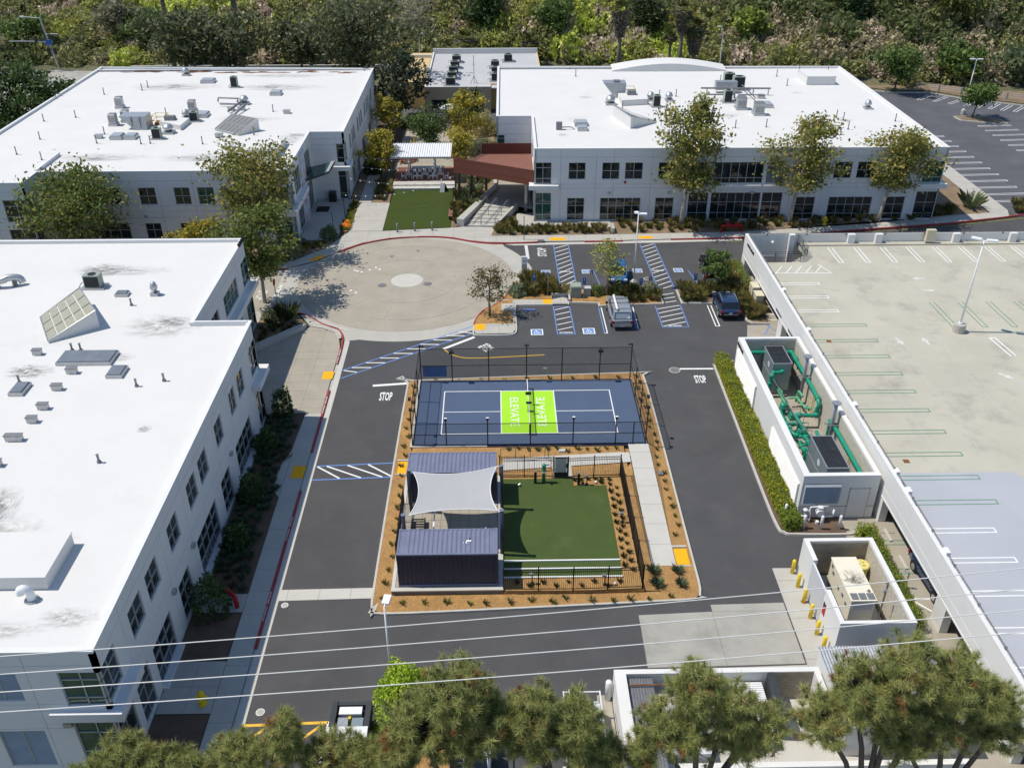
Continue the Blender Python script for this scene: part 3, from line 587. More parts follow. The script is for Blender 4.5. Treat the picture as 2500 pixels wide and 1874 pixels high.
# =================================================================== BUILDINGS
def facade(root,P0,u,n,W,z0,z1,vg,hg,wins,wall='wall_white',th=0.24,gap=0.022,frame='frame'):
    """tilt-up wall: one object per concrete panel, openings left for the windows, each window a frame with panes.
    wins: (u0, u1, z0, z1, cols, rows, kind)"""
    u = Vector((u[0],u[1],0)); n = Vector((n[0],n[1],0)); P0 = Vector((P0[0],P0[1],0)); flip = u.cross(n).z > 0
    def pt(a,d,z): q = P0 + u * a + n * d; return (q.x,q.y,z)
    def quad(m,pts): m.face(pts[::-1] if flip else pts)
    us = [0] + sorted(vg) + [W]; zs = [z0] + sorted(hg) + [z1]
    for i in range(len(us) - 1):
        for j in range(len(zs) - 1):
            a0,a1 = us[i] + (gap / 2 if i else 0),us[i + 1] - (gap / 2 if i < len(us) - 2 else 0)
            b0,b1 = zs[j] + (gap / 2 if j else 0),zs[j + 1] - (gap / 2 if j < len(zs) - 2 else 0)
            ww = [(max(w[0],a0),min(w[1],a1),max(w[2],b0),min(w[3],b1)) for w in wins if w[0] < a1 and w[1] > a0 and w[2] < b1 and w[3] > b0]
            A = sorted({a0,a1} | {q for w in ww for q in w[:2]}); B = sorted({b0,b1} | {q for w in ww for q in w[2:]})
            hole = lambda a,b: a < a0 or a > a1 or b < b0 or b > b1 or any(w[0] < a < w[1] and w[2] < b < w[3] for w in ww)
            m = MB()
            for p in range(len(A) - 1):
                for q in range(len(B) - 1):
                    am,bm = (A[p] + A[p + 1]) / 2,(B[q] + B[q + 1]) / 2
                    if hole(am,bm): continue
                    x0,x1,y0,y1 = A[p],A[p + 1],B[q],B[q + 1]
                    quad(m,[pt(x0,0,y0),pt(x1,0,y0),pt(x1,0,y1),pt(x0,0,y1)]); e = 1e-3
                    if hole(x0 - e,bm): quad(m,[pt(x0,-th,y0),pt(x0,0,y0),pt(x0,0,y1),pt(x0,-th,y1)])
                    if hole(x1 + e,bm): quad(m,[pt(x1,0,y0),pt(x1,-th,y0),pt(x1,-th,y1),pt(x1,0,y1)])
                    if hole(am,y0 - e): quad(m,[pt(x0,-th,y0),pt(x1,-th,y0),pt(x1,0,y0),pt(x0,0,y0)])
                    if hole(am,y1 + e): quad(m,[pt(x0,0,y1),pt(x1,0,y1),pt(x1,-th,y1),pt(x0,-th,y1)])
            if m.f: part('wall_panel',m,wall,root)
    for w in wins:
        a0,a1,b0,b1,nc,nr,kind = w; f = MB(); bw = 0.055
        def bar(x0,x1,y0,y1,d0=-0.17,d1=-0.07):
            P = [pt(x0,d0,y0),pt(x1,d0,y0),pt(x1,d0,y1),pt(x0,d0,y1),pt(x0,d1,y0),pt(x1,d1,y0),pt(x1,d1,y1),pt(x0,d1,y1)]; b = len(f.v); f.v += P
            f.f += [tuple(b + i for i in (q if not flip else q[::-1])) for q in ((4,5,6,7),(0,1,5,4),(1,2,6,5),(2,3,7,6),(3,0,4,7))]
        cu = [a0 + bw / 2 + (a1 - a0 - bw) * k / nc for k in range(nc + 1)]
        if isinstance(nr,int): rz = [b0 + bw / 2 + (b1 - b0 - bw) * k / nr for k in range(nr + 1)]
        else: rz = [b0 + bw / 2] + [b0 + (b1 - b0) * k for k in nr] + [b1 - bw / 2]
        for x in cu: bar(x - bw / 2,x + bw / 2,b0,b1)
        for y in rz: bar(a0,a1,y - bw / 2,y + bw / 2)
        fo = part('louver' if kind == 'louver' else 'window',f,frame,root)
        if kind == 'louver':
            k = MB(); y = b0 + 0.08
            while y < b1 - 0.08:
                k.face([pt(a0 + 0.05,-0.16,y + 0.09),pt(a1 - 0.05,-0.16,y + 0.09),pt(a1 - 0.05,-0.07,y),pt(a0 + 0.05,-0.07,y)]); y += 0.14
            k.face([pt(a0,-0.2,b0),pt(a1,-0.2,b0),pt(a1,-0.2,b1),pt(a0,-0.2,b1)]); part('blade',k,'skylight',fo)
        else:
            for p in range(len(cu) - 1):
                for q in range(len(rz) - 1):
                    m = MB(); e = bw / 2; jit = random.uniform(-0.006,0.006)
                    quad(m,[pt(cu[p] + e,-0.13 + jit,rz[q] + e),pt(cu[p + 1] - e,-0.13 - jit,rz[q] + e),pt(cu[p + 1] - e,-0.13,rz[q + 1] - e),pt(cu[p] + e,-0.13,rz[q + 1] - e)])
                    part('pane',m,kind,fo)
def roof(root,poly,z,mat='roof_white',cap='wall_white',w=0.28,drop=0.26):
    if area(poly) < 0: poly = poly[::-1]
    inn = offs(poly,w,True); m = MB(); n = len(poly); out = offs(poly,-0.03,True)
    part('roof_membrane',MB().sheet(inn,z - drop),mat,root)
    for i in range(n):
        j = (i + 1) % n
        m.face([(*out[i],z + 0.02),(*out[j],z + 0.02),(*inn[j],z + 0.02),(*inn[i],z + 0.02)]); m.face([(*inn[i],z + 0.02),(*inn[j],z + 0.02),(*inn[j],z - drop),(*inn[i],z - drop)])
        m.face([(*out[i],z - 0.12),(*out[j],z - 0.12),(*out[j],z + 0.02),(*out[i],z + 0.02)]); m.face([(*poly[i],z - 0.12),(*poly[j],z - 0.12),(*out[j],z - 0.12),(*out[i],z - 0.12)])
    part('parapet_cap',m,cap,root)
def ledge(root,x0,y0,x1,y1,z0,z1): part('ledge',MB().box(x0,y0,z0,x1,y1,z1),'wall_white',root)
G = 'glass'; GG = 'glass_green'; T3 = (0.3,0.68); T2 = (0.5,)
ZT = 8.45
# ---- near left building
LF = thing('office_building','white two-storey office building filling the left edge, white roof with a tilted panel frame','building',(-20.5,-15,0))
wu = [(-31.2 + 31.2 - 0.0,1.72,4.95,7.15,2,(0.25,0.75),G)]
def fy(lst): return [(a + 31.2,b + 31.2,c,d,e,f,g_) for a,b,c,d,e,f,g_ in lst]
winLF = fy([(-31.2,-29.45,4.85,7.1,2,(0.22,0.72),G),(-27.55,-25.8,5.2,6.98,2,T2,G),(-25.0,-23.25,5.2,6.98,2,T2,G),(-21.3,-19.6,5.2,6.98,2,T2,G),(-17.6,-15.9,5.2,6.98,2,T2,G),(-15.2,-13.45,5.2,6.98,2,T2,G),(-11.35,-9.75,5.2,6.98,2,T2,G),(-7.6,-6.2,5.2,6.98,2,T2,G),(-5.4,-3.75,5.2,6.98,2,T2,G),(-1.7,0.4,4.7,7.1,2,(0.22,0.72),G),
    (-31.2,-29.3,0.3,3.75,2,(0.3,0.7),G),(-28.7,-27.0,0.3,3.2,2,T3,G),(-26.2,-23.3,0.3,3.0,3,T3,G),(-21.6,-19.7,0.3,3.0,2,T3,G),(-17.8,-13.6,0.3,3.0,4,T3,G),(-12.1,-10.0,0.3,3.0,2,T3,G),(-8.1,-3.85,0.3,3.0,4,T3,G),(-1.6,0.4,0.2,3.7,2,(0.3,0.7),G)])
facade(LF,(-20.5,-31.2),(0,1),(1,0),31.6,-0.05,ZT,[2.9,8.9,12.8,15.6,19.6,23.3,27.9],[4.1,7.55],winLF)
facade(LF,(-20.5,0.4),(-1,0),(0,1),4.2,-0.05,ZT,[2.1],[4.1,7.55],[(0,1.6,4.7,7.1,2,(0.22,0.72),G),(0,1.6,0.2,3.7,2,(0.3,0.7),G)])
facade(LF,(-24.7,0.4),(0,1),(1,0),15.7,-0.05,ZT,[2.9,7.1,12.2],[4.1,7.55],[(3.5,5.7,4.75,6.65,2,T2,G),(7.4,11.7,4.75,6.65,4,T2,GG),(13.5,15.7,4.6,6.9,2,(0.25,0.72),GG),(3.3,5.8,0.2,3.0,2,T3,G),(7.4,11.7,0.2,3.3,4,T3,G),(13.3,15.7,0.2,3.6,2,T3,GG)])
facade(LF,(-24.7,16.1),(-1,0),(0,1),30,-0.05,ZT,[4,10,16],[4.1,7.55],[(0,2,4.6,6.9,2,T2,GG),(0,2,0.2,3.6,2,T3,GG)])
facade(LF,(-55,-31.2),(1,0),(0,-1),34.5,-0.05,ZT,[24.8,31.2],[3.3,4.55,5.0,7.55],[(28.9,30.7,5.25,7.15,2,1,'louver'),(32.55,34.5,4.85,7.1,2,(0.22,0.75),GG),(32.45,34.5,0.3,3.75,2,(0.35,0.75),GG),(28.8,31.0,0.6,3.15,2,1,'louver')])
facade(LF,(-55,16.1),(0,-1),(-1,0),47.3,-0.05,ZT,[8,16,24,32,40],[4.1],[])
ledge(LF,-23.3,-31.5,-19.95,-31.2,4.05,4.6); ledge(LF,-20.49,-31.19,-19.96,-28.5,4.05,4.6); ledge(LF,-20.49,-2.2,-19.9,1.0,3.9,4.4); ledge(LF,-24.0,0.41,-20.5,1.0,3.9,4.4); ledge(LF,-24.69,6.9,-24.1,16.6,3.85,4.35)
for y0,y1 in ((-17.8,-13.6),(-8.1,-3.85),(-26.2,-23.3)): ledge(LF,-20.49,y0 - 0.1,-20.2,y1 + 0.1,0.1,0.28)
LFpoly = [(-55,-31.2),(-20.5,-31.2),(-20.5,0.4),(-24.7,0.4),(-24.7,16.1),(-55,16.1)]
roof(LF,LFpoly,ZT)
part('ground_slab',MB().box(-54.8,-31,-0.2,-24.9,15.9,0.06),'concrete_dark',LF)
ZRF = ZT - 0.26
part('roof_screen',MB().box(-24.65,0.1,ZRF,-20.75,0.28,ZT + 0.1),'wall_white',LF)
# wall lights
for y in (-9.4,-18.6,-22.4,-28.6): part('wall_light',MB().box(-20.5,y - 0.16,3.35,-20.3,y + 0.16,3.62),'galv',LF)
for y in (-31.5,): part('wall_light',MB().box(-22.9,-31.42,3.6,-22.5,-31.2,3.85),'galv',LF)
# ---- far left building
LB = thing('office_building','white two-storey office building left of the courtyard with vents on its roof','building',(-40,50,0))
def fx(o,lst): return [(a - o,b - o,c,d,e,f,g_) for a,b,c,d,e,f,g_ in lst]
facade(LB,(-50.6,34.6),(1,0),(0,-1),26.2,-0.05,ZT,[4.8,8.5,12.3,16.0,19.0,23.3],[3.3,4.0,4.6,7.4],fx(-50.6,[(-50.5,-48.6,4.75,6.65,2,1,'louver'),(-44.3,-42.4,4.75,6.65,2,T2,G),(-40.45,-38.65,4.75,6.65,2,T2,G),(-36.7,-35.0,4.75,6.65,2,T2,G),(-34.2,-32.45,4.75,6.65,2,T2,GG),(-30.5,-28.7,4.75,6.65,2,T2,G),(-26.75,-24.4,4.2,6.6,2,(0.25,0.72),GG),
    (-45.6,-42.2,0.2,2.65,3,T3,G),(-40.5,-38.8,0.2,2.65,2,T3,G),(-36.7,-32.3,0.2,2.65,4,T3,G),(-30.5,-28.6,0.2,2.65,2,T3,G),(-26.6,-24.4,0.1,3.4,2,T3,GG)]))
facade(LB,(-24.4,34.6),(0,1),(1,0),14.0,-0.05,ZT,[2.6,6.4,9.3,12.6],[4.1,7.4],[(0,1.9,4.2,6.6,2,(0.25,0.72),GG),(2.9,6.2,4.5,7.2,3,T2,GG),(9.4,12.5,4.5,7.2,3,T2,GG),(0,1.7,0.1,3.4,2,T3,GG),(3.2,6.2,0.1,3.5,3,T3,G),(9.4,12.5,0.1,3.6,4,(0.65,),G)])
facade(LB,(-24.4,48.6),(1,0),(0,-1),4.0,-0.05,ZT,[],[2.0,4.2,6.9,7.6],[(2.95,4.0,4.7,7.0,1,(0.25,0.75),G),(2.9,4.0,0.15,3.7,1,(0.2,0.8),G)])
facade(LB,(-20.4,48.6),(0,1),(1,0),32.6,-0.05,ZT,[3.8,7.5,11.3,15,18.8,22.5,26.3],[4.1,7.5],[(0,1.4,4.7,7.0,1,(0.25,0.75),G)] + [(4.0 + 3.72 * k,5.3 + 3.72 * k,5.0,6.85,2,T2,G) for k in range(7)] + [(6.2 + 7.4 * k,7.3 + 7.4 * k,5.0,6.85,2,T2,G) for k in range(3)] + [(0,1.4,0.15,3.7,1,(0.2,0.8),G),(4.2,7.2,0.2,3.0,3,T3,G),(9.4,11.2,0.2,3.0,2,T3,G),(14.6,17.6,0.2,3.0,3,T3,G),(22,25,0.2,3.0,3,T3,G)])
facade(LB,(-61.4,31.2),(1,0),(0,-1),10.8,-0.05,ZT,[3.9,7.0],[3.3,4.6,7.4],[(8.2,10.8,4.2,6.6,2,(0.25,0.72),G),(8.0,10.8,0.1,3.4,2,T3,G),(4.5,6.3,4.75,6.65,2,T2,G),(4.5,6.3,0.2,2.65,2,T2,G)])
facade(LB,(-50.6,31.2),(0,1),(1,0),3.4,-0.05,ZT,[],[4.0,7.4],[(0,1.6,4.2,6.6,1,(0.25,0.72),G),(0,1.6,0.1,3.4,1,T3,G)])
facade(LB,(-61.4,83),(0,-1),(-1,0),51.8,-0.05,ZT,[10,20,30,40],[4],[])
facade(LB,(-20.4,81.2),(-1,0),(0,1),41,-0.05,ZT,[10,20,30],[4],[])
ledge(LB,-27.2,34.0,-23.85,34.6,3.5,4.1); ledge(LB,-24.39,34.62,-23.85,42.2,3.6,4.15); ledge(LB,-21.9,48.0,-19.9,48.6,3.85,4.35); ledge(LB,-20.39,48.61,-19.9,50.6,3.85,4.35)
LBpoly = [(-61.4,31.2),(-50.6,31.2),(-50.6,34.6),(-24.4,34.6),(-24.4,48.6),(-20.4,48.6),(-20.4,81.2),(-61.4,83.0)]
roof(LB,LBpoly,ZT)
part('ground_slab',MB().box(-61.2,35,-0.2,-24.6,81,0.06),'concrete_dark',LB)
part('roof_screen',MB().box(-50.95,35.0,ZRF,-50.7,41.0,ZT + 0.12),'wall_white',LB)
part('roof_screen',MB().box(-29.7,40.0,ZRF,-26.55,40.2,ZT + 0.55).box(-26.6,40.2,ZRF,-26.4,44.8,ZT + 0.55).box(-29.7,40.2,ZRF,-26.6,44.8,ZT + 0.1),'roof_white',LB)
cn = MB(); cn.face([(-24.35,42.7,4.6),(-21.9,44.6,4.9),(-21.6,47.6,5.2),(-24.35,46.4,4.9)]); part('canopy_glass',cn,'glass_green',LB)
part('canopy_frame',MB().tube([(-24.35,42.7,4.5),(-21.9,44.6,4.8),(-21.6,47.6,5.1),(-24.35,46.4,4.8),(-24.35,42.7,4.5)],0.12,6),'frame_dark',LB)
part('canopy_edge',MB().face([(-22.2,44.5,4.95),(-21.88,44.62,4.96),(-21.58,47.62,5.26),(-22.0,47.5,5.24)]),'frame',LB)
part('mural',MB().box(-24.38,41.1,0.1,-24.3,43.6,8.0),'art',LB)
dsk = MB(); n_ = 24; dsk.face([(-28.0 + 0.45 * math.cos(2 * math.pi * k / n_),34.5,5.75 + 0.45 * math.sin(2 * math.pi * k / n_)) for k in range(n_)][::-1]); part('round_logo_sign',dsk,'sign_orange',LB)
ring = MB(); ring.tube([(-28.0 + 0.28 * math.cos(2 * math.pi * k / 16),34.48,5.75 + 0.28 * math.sin(2 * math.pi * k / 16)) for k in range(15)],0.045,5); part('logo_ring',ring,'white_paint',LB)
for x in (-31.3,-40.2): part('wall_light',MB().box(x - 0.17,34.4,3.35,x + 0.17,34.6,3.6),'galv',LB)
db = MB(); rr = random.Random(5)
for k in range(34):
    x = -58 + 35 * rr.random(); y = 82.3 - (x + 61.4) / 41 * 1.8 - rr.uniform(0.2,1.6); w_ = rr.uniform(0.6,2.2); db.face([(x + w_ * math.cos(t) * rr.uniform(0.5,1),y + 0.35 * math.sin(t) * rr.uniform(0.4,1),ZRF + 0.02) for t in [i * 0.7 for i in range(9)]])
part('leaf_litter',db,'rust_debris',LB)
# ---- far right building (turned slightly)
RB = thing('office_building','long white two-storey office building at the back right with three trees in front','building',(2.0,40.85,0),R(-0.6))
ZR = 8.65
facade(RB,(2.0,40.85),(1,0),(0,-1),46.5,0,ZR,[3.0,7.0,9.0,13.3,17.0,19.9,26.9,29.3,33.0,36.9,40.8,43.7],[4.05,4.5,7.65],fx(2.0,[(2.0,3.95,4.55,7.05,2,(0.25,0.75),G),(5.88,7.8,5.08,7.02,2,T2,G),(9.68,11.65,5.08,7.02,2,T2,G),(12.27,14.28,5.08,7.02,2,T2,G),(16.05,18.0,5.08,7.02,2,T2,G),(19.78,21.75,4.55,7.02,2,(0.25,0.75),G),(22.35,28.0,4.55,7.02,6,(0.25,),G),(28.35,30.35,4.55,7.02,2,1,'louver'),(32.1,34.1,5.1,7.02,2,T2,G),(36.0,38.0,5.1,7.02,2,T2,G),(38.6,40.7,5.1,7.02,2,T2,G),(42.4,44.3,5.1,7.02,2,T2,G),(46.2,48.5,4.55,7.05,2,(0.25,0.75),GG),
    (2.0,3.98,0.2,3.5,2,(0.2,0.6),GG),(5.82,7.8,0.2,2.88,2,(0.25,0.65),G),(9.62,14.28,0.2,2.88,5,(0.25,0.65),G),(15.97,18.1,0.2,2.88,2,(0.25,0.65),G),(19.76,22.05,0.2,3.45,2,(0.25,0.65),G),(22.35,28.05,0.2,3.45,6,(0.25,0.65),G),(28.22,30.6,0.2,3.45,2,(0.25,0.65),G),(32.15,34.4,0.2,2.9,2,(0.25,0.65),G),(36.0,41.0,0.2,2.9,5,(0.25,0.65),G),(42.5,44.8,0.2,2.9,2,(0.25,0.65),G),(46.0,48.5,0.2,3.5,2,(0.2,0.6),G)]))
facade(RB,(48.5,40.85),(0,1),(1,0),39.6,0,ZR,[4,10,16,22,28,34],[4.05,7.65],[(0,1.9,4.55,7.05,2,(0.25,0.75),GG),(0,1.8,0.2,3.5,2,(0.2,0.6),GG),(5,8,5.1,7,3,T2,G),(12,15,5.1,7,3,T2,G)])
facade(RB,(2.0,54.1),(0,-1),(-1,0),13.25,0,ZR,[3.3,9.0],[4.05,7.65],[(11.3,13.25,4.55,7.05,2,(0.25,0.75),G),(11.3,13.25,0.2,3.5,2,(0.2,0.6),GG),(4.5,8,0.2,3.2,3,T3,G),(4.5,8,4.9,7.2,3,T3,G)])
facade(RB,(-2.35,54.1),(1,0),(0,-1),4.35,0,ZR,[],[4.05,6.4,7.65],[(0,1.0,4.0,6.3,1,(0.8,),GG),(1.6,3.6,0.2,2.9,2,(0.7,),G)])
facade(RB,(-2.35,81.0),(0,-1),(-1,0),26.9,0,ZR,[5.4,11,16.4,21.6],[4.05,7.65],[(25.9,26.9,4.0,6.3,1,(0.8,),GG),(17,19,5,7,2,T2,G)])
facade(RB,(48.5,80.45),(-1,0),(0,1),50.8,0,ZR,[10,20,30,40],[4.05],[])
RBpoly = [(2.0,40.85),(48.5,40.85),(48.5,80.45),(-2.35,81.0),(-2.35,54.1),(2.0,54.1)]
roof(RB,RBpoly,ZR)
part('ground_slab',MB().box(-2.1,54.4,-0.2,48.2,80.2,0.08).box(2.3,41.2,-0.2,48.2,54.4,0.08),'concrete_dark',RB)
ZRB = ZR - 0.26
ledge(RB,1.4,40.3,4.75,40.85,4.0,4.5); ledge(RB,1.45,40.86,1.99,43.2,4.0,4.5); ledge(RB,19.6,40.5,30.6,40.84,4.06,4.4); ledge(RB,45.6,40.3,49.05,40.85,4.0,4.55); ledge(RB,48.51,40.86,49.05,43.2,4.0,4.55)
ar = MB(); A = [(14.5 + 16.8 * k / 24,0.15 + 0.95 * math.sin(math.pi * k / 24)) for k in range(25)]
for k in range(24):
    (x0,h0),(x1,h1) = A[k],A[k + 1]
    ar.face([(x0,78.6,ZRB),(x1,78.6,ZRB),(x1,78.6,ZRB + h1),(x0,78.6,ZRB + h0)]); ar.face([(x0,78.6,ZRB + h0),(x1,78.6,ZRB + h1),(x1,81.5,ZRB + h1 + 0.25),(x0,81.5,ZRB + h0 + 0.25)])
part('arched_parapet',ar,'roof_white',RB)
for x in (10.6,17.5,27.0,33.4): part('wall_light',MB().box(x - 0.17,40.62,3.35,x + 0.17,40.85,3.6),'galv',RB)
part('alarm_bell',MB().tube([(12.35,40.84,4.75),(12.35,40.72,4.75)],0.15,12),'signal_red',RB)
# red timber balcony on the building
bz,bt = 4.65,5.95
dk = part('balcony_deck',MB().prism([(-7.2,46.3),(1.98,41.6),(1.98,51.6),(-4.2,51.8)],bz - 0.25,bz - 0.03),'wood_red2',RB)
for k in range(34):
    y0 = 41.6 + 0.3 * k; q = clip([(-7.2,46.3),(1.98,41.6),(1.98,51.6),(-4.2,51.8)],-9,y0,3,y0 + 0.285)
    q = [p for i,p in enumerate(q) if (Vector(p) - Vector(q[i - 1])).length > 1e-3]
    if len(q) > 2: part('deck_board',MB().prism(q,bz - 0.03,bz + random.uniform(-0.003,0.003)),'wood_deck',dk)
fa,fb = Vector((-7.4,46.2)),Vector((1.98,41.45)); dd = (fb - fa).normalized(); nn = Vector((dd.y,-dd.x))
fs = part('balcony_front',MB().prism([tuple(fa),tuple(fb),tuple(fb - nn * 0.06),tuple(fa - nn * 0.06)],bz - 0.45,bt),'wood_red2',RB)
for k in range(13):
    z0 = bz - 0.5 + 0.15 * k * (bt - bz + 0.5) / 1.95
    part('board',MB().prism([tuple(fa + nn * 0.05),tuple(fb + nn * 0.05),tuple(fb + nn * 0.004),tuple(fa + nn * 0.004)],z0,z0 + 0.132),random.choice(['wood_red','wood_red','wood_red2']),fs)
bs = part('balcony_back',MB().box(-4.2,51.72,bz - 0.4,1.98,51.8,bt),'wood_red2',RB)
for k in range(12): part('board',MB().box(-4.2,51.65,bz - 0.4 + 0.145 * k,1.98,51.72,bz - 0.4 + 0.145 * k + 0.128),'wood_red2',bs)
gp = part('balcony_rail',MB().tube([(-7.3,46.4,bt),(-4.25,51.7,bt)],0.03,6).tube([(-7.3,46.4,bz + 0.1),(-4.25,51.7,bz + 0.1)],0.03,6),'frame_dark',RB)
for k in range(4):
    a,b = Vector((-7.3,46.4)).lerp(Vector((-4.25,51.7)),k / 4 + 0.02),Vector((-7.3,46.4)).lerp(Vector((-4.25,51.7)),(k + 1) / 4 - 0.02); part('mesh_panel',MB().face([(*a,bz + 0.12),(*b,bz + 0.12),(*b,bt - 0.05),(*a,bt - 0.05)]),'wind_screen',gp)
for (x,y,tx,ty) in ((-6.93,47.0,-6.8,46.6),(-5.55,47.3,-5.2,46.0),(-4.68,51.4,-4.9,50.8),(-3.72,51.5,-3.6,51.2),(1.14,44.3,1.14,44.3)):
    part('column',MB().tube([(x,y,0),(tx,ty,bz - 0.25)],0.17,8) if x < 1 else MB().box(x - 0.16,y - 0.16,0,x + 0.16,y + 0.16,bz - 0.25),'frame_dark' if x < 1 else 'galv',RB)
for i,z in enumerate((4.1,)): part('soffit',MB().prism([(-7.0,46.4),(1.98,41.8),(1.98,51.5),(-4.2,51.6)],bz - 0.44,bz - 0.27),'wood_red2',RB)
# ---- beige building at the back
BG = thing('beige_building','low beige building with grey roof and a row of air conditioners behind the courtyard','building',(-6,100,0))
facade(BG,(-13.5,87.7),(1,0),(0,-1),10.5,-0.05,4.05,[],[],[(1.05,9.3,0.55,2.1,5,1,G)],'wall_beige',frame='frame_dark')
part('wall',MB().box(-13.5,87.94,0,-13.26,113,4.05).box(-3.24,87.94,0,-3.0,90,4.05).box(-3.0,89.8,0,5.4,90.0,4.05).box(5.2,90,0,5.4,113.2,4.05),'wall_ochre',BG)
part('side_wing',MB().box(-17.2,90.6,0,-13.52,112,4.2),'wall_ochre',BG)
part('roof_deck',MB().box(-13.3,87.9,3.7,5.25,113,3.85),'roof_grey',BG)
part('parapet',MB().box(-13.5,112.9,3.85,5.4,113.2,4.75).box(-13.52,87.7,4.05,-13.2,113.2,4.12).box(-13.2,87.66,4.05,-3.0,87.95,4.12).box(-17.2,108,4.2,-13.52,108.3,4.7),'roof_white',BG)
# =================================================================== PARKING STRUCTURE
def TD(x,y,z=3.2): k = (CAMP.z - z) / (CAMP.z - 3.0); return (CAMP.x + (x - CAMP.x) * k,CAMP.y + (y - CAMP.y) * k)
PS = thing('parking_structure','pale concrete parking deck at the right with painted bays on its top level','parking structure',(22.85,26.6,0))
DZ = 3.2; XL = 22.85
part('deck_slab',MB().prism([(XL + 0.26,-60),(62,-60),(62,26.33),(28.2,26.33),(28.2,23.0),(27.2,21.7),(XL + 0.26,21.7)],DZ - 0.35,DZ),'deck_concrete',PS)
part('deck_coating',MB().sheet([(XL + 0.3,-12.1),(31.6,-12.1),(36,-19),(48,-34),(60,-60),(XL + 0.3,-60)],DZ + 0.004),'deck_coating',PS)
sp = MB().box(XL,-60,1.95,XL + 0.25,26.6,4.2); part('spandrel_wall',sp,'wall_struct',PS)
part('spandrel_reveal',MB().box(XL - 0.012,-60,2.62,XL - 0.001,26.0,2.66).box(XL - 0.03,-60,1.9,XL + 0.2,26.2,2.0),'wall_struct',PS)
part('back_wall',MB().box(XL + 0.25,26.34,1.95,62,26.6,4.2),'wall_struct',PS)
part('stair_back_wall',MB().box(XL + 0.26,26.1,0,27.5,26.33,1.94),'wall_struct',PS)
part('kerb_strip',MB().box(28.3,25.55,DZ,62,26.33,DZ + 0.13),'deck_concrete',PS)
for y in (26.1,20.6,12.0,3.4,-5.2,-12.6,-22.4,-31.0): part('column',MB().box(XL + 0.002,y - 0.6,0,XL + 0.5,y + 0.6,1.95),'wall_struct',PS)
for x in (30,38,46,54):
    for y in (17.5,8.5,-0.5,-9.5,-18.5,-27.5): part('column',MB().box(x - 0.25,y - 0.25,0,x + 0.25,y + 0.25,DZ - 0.36),'wall_struct',PS)
part('rear_wall',MB().box(61.8,-60,0,62,26.3,4.2),'wall_struct',PS)
for x in (33.5,36.3,44.2,50.0): part('pilaster',MB().box(x - 0.35,25.85,DZ + 0.13,x + 0.35,26.34,4.28),'wall_struct',PS)
part('stair_pillar',MB().box(27.2,25.8,0,27.75,26.33,4.3),'wall_struct',PS)
part('electrical_cabinet',MB().box(41.0,25.7,DZ + 0.3,41.9,26.1,4.75),'cabinet_tan',PS)
rl = MB().tube([(XL + 0.3,-60,4.28),(XL + 0.3,26.3,4.28),(62,26.3,4.3)],0.045,6)
for y in range(-58,26,3): rl.box(XL + 0.24,y - 0.05,4.1,XL + 0.38,y + 0.05,4.32)
for x in range(25,62,4): rl.box(x - 0.05,26.2,4.1,x + 0.05,26.36,4.32)
part('top_rail',rl,'galv_dark',PS)
for y in (13.5,6.0,-5.3,-13.2,-15.2,-20.8): part('light_box',MB().box(XL + 0.25,y - 0.25,4.05,XL + 0.5,y + 0.25,4.32),'steel_white',PS)
part('ball_lamp',MB().lathe(25.6,26.05,[(3.3,0.02),(3.36,0.13),(3.45,0.16),(3.54,0.13),(3.6,0.02)],10),'bulb',PS)
lt = MB(); rr = random.Random(3); y = 25.2
while y > 22.6: h = rr.uniform(0.12,0.24); lt.box(XL - 0.05,y - 0.13,3.5,XL,y + 0.08,3.5 + h + 0.05); y -= 0.24
part('raised_letters',lt,'steel_black',PS)
lt = MB()
for y in list(np.arange(9.6,6.4,-0.26)) + list(np.arange(13.6,11.8,-0.26)): lt.box(XL - 0.03,y - 0.1,2.15,XL,y + 0.08,2.36)
part('clearance_letters',lt,'galv_dark',PS)
# stair railing
rg = MB(); P_ = [(23.4,21.75),(27.2,21.75),(28.2,23.0),(28.2,26.2)]
for a,b in zip(P_[:-1],P_[1:]):
    L_ = (Vector(b) - Vector(a)).length; n_ = max(2,int(L_ / 1.2))
    for k in range(n_ + 1): q = Vector(a).lerp(Vector(b),k / n_); rg.tube([(*q,DZ),(*q,DZ + 1.05)],0.028,5)
    for h in (0.12,0.3,0.48,0.66,0.84,1.05): rg.tube([(*a,DZ + h),(*b,DZ + h)],0.022,5)
part('stair_railing',rg,'frame_dark',PS)
st = MB()
for k in range(16): st.box(24.2 + 0.27 * k,22.6,0.19 * k,24.5 + 0.27 * k,24.0,0.19 * k + 0.14)
part('stair_flight',st,'concrete',PS)
def bay(p,q,gap,z,w,mat): e = MB(); hairpin(e,p,q,gap,z,w); part('bay_line',e,mat,PS)
for k in range(13): bay(TD(31.33 + 2.66 * k,25.6),TD(31.33 + 2.66 * k,21.92),0.42,DZ + 0.006,0.09,'white_paint')
for y in (17.25,14.44,11.68): bay(TD(23.5,y),TD(27.7,y),0.4,DZ + 0.006,0.09,'white_paint')
for y in (-17.63,-20.26,-22.95,-25.7,-28.4): bay(TD(23.5,y),TD(27.84,y),0.4,DZ + 0.01,0.09,'white_paint')
bay(TD(39.27,3.41),TD(38.96,6.49),0.45,DZ + 0.006,0.12,'white_paint')
e = MB()
for a,b in (((23.4,19.65),(29.6,19.55)),((29.6,19.55),(28.9,21.6))): e.line(TD(*a),TD(*b),0.1,DZ + 0.007)
for k in range(5): e.line(TD(24.3 + 0.95 * k,19.65),TD(25.3 + 0.95 * k,21.2),0.09,DZ + 0.008)
part('bay_line',e,'white_paint',PS)
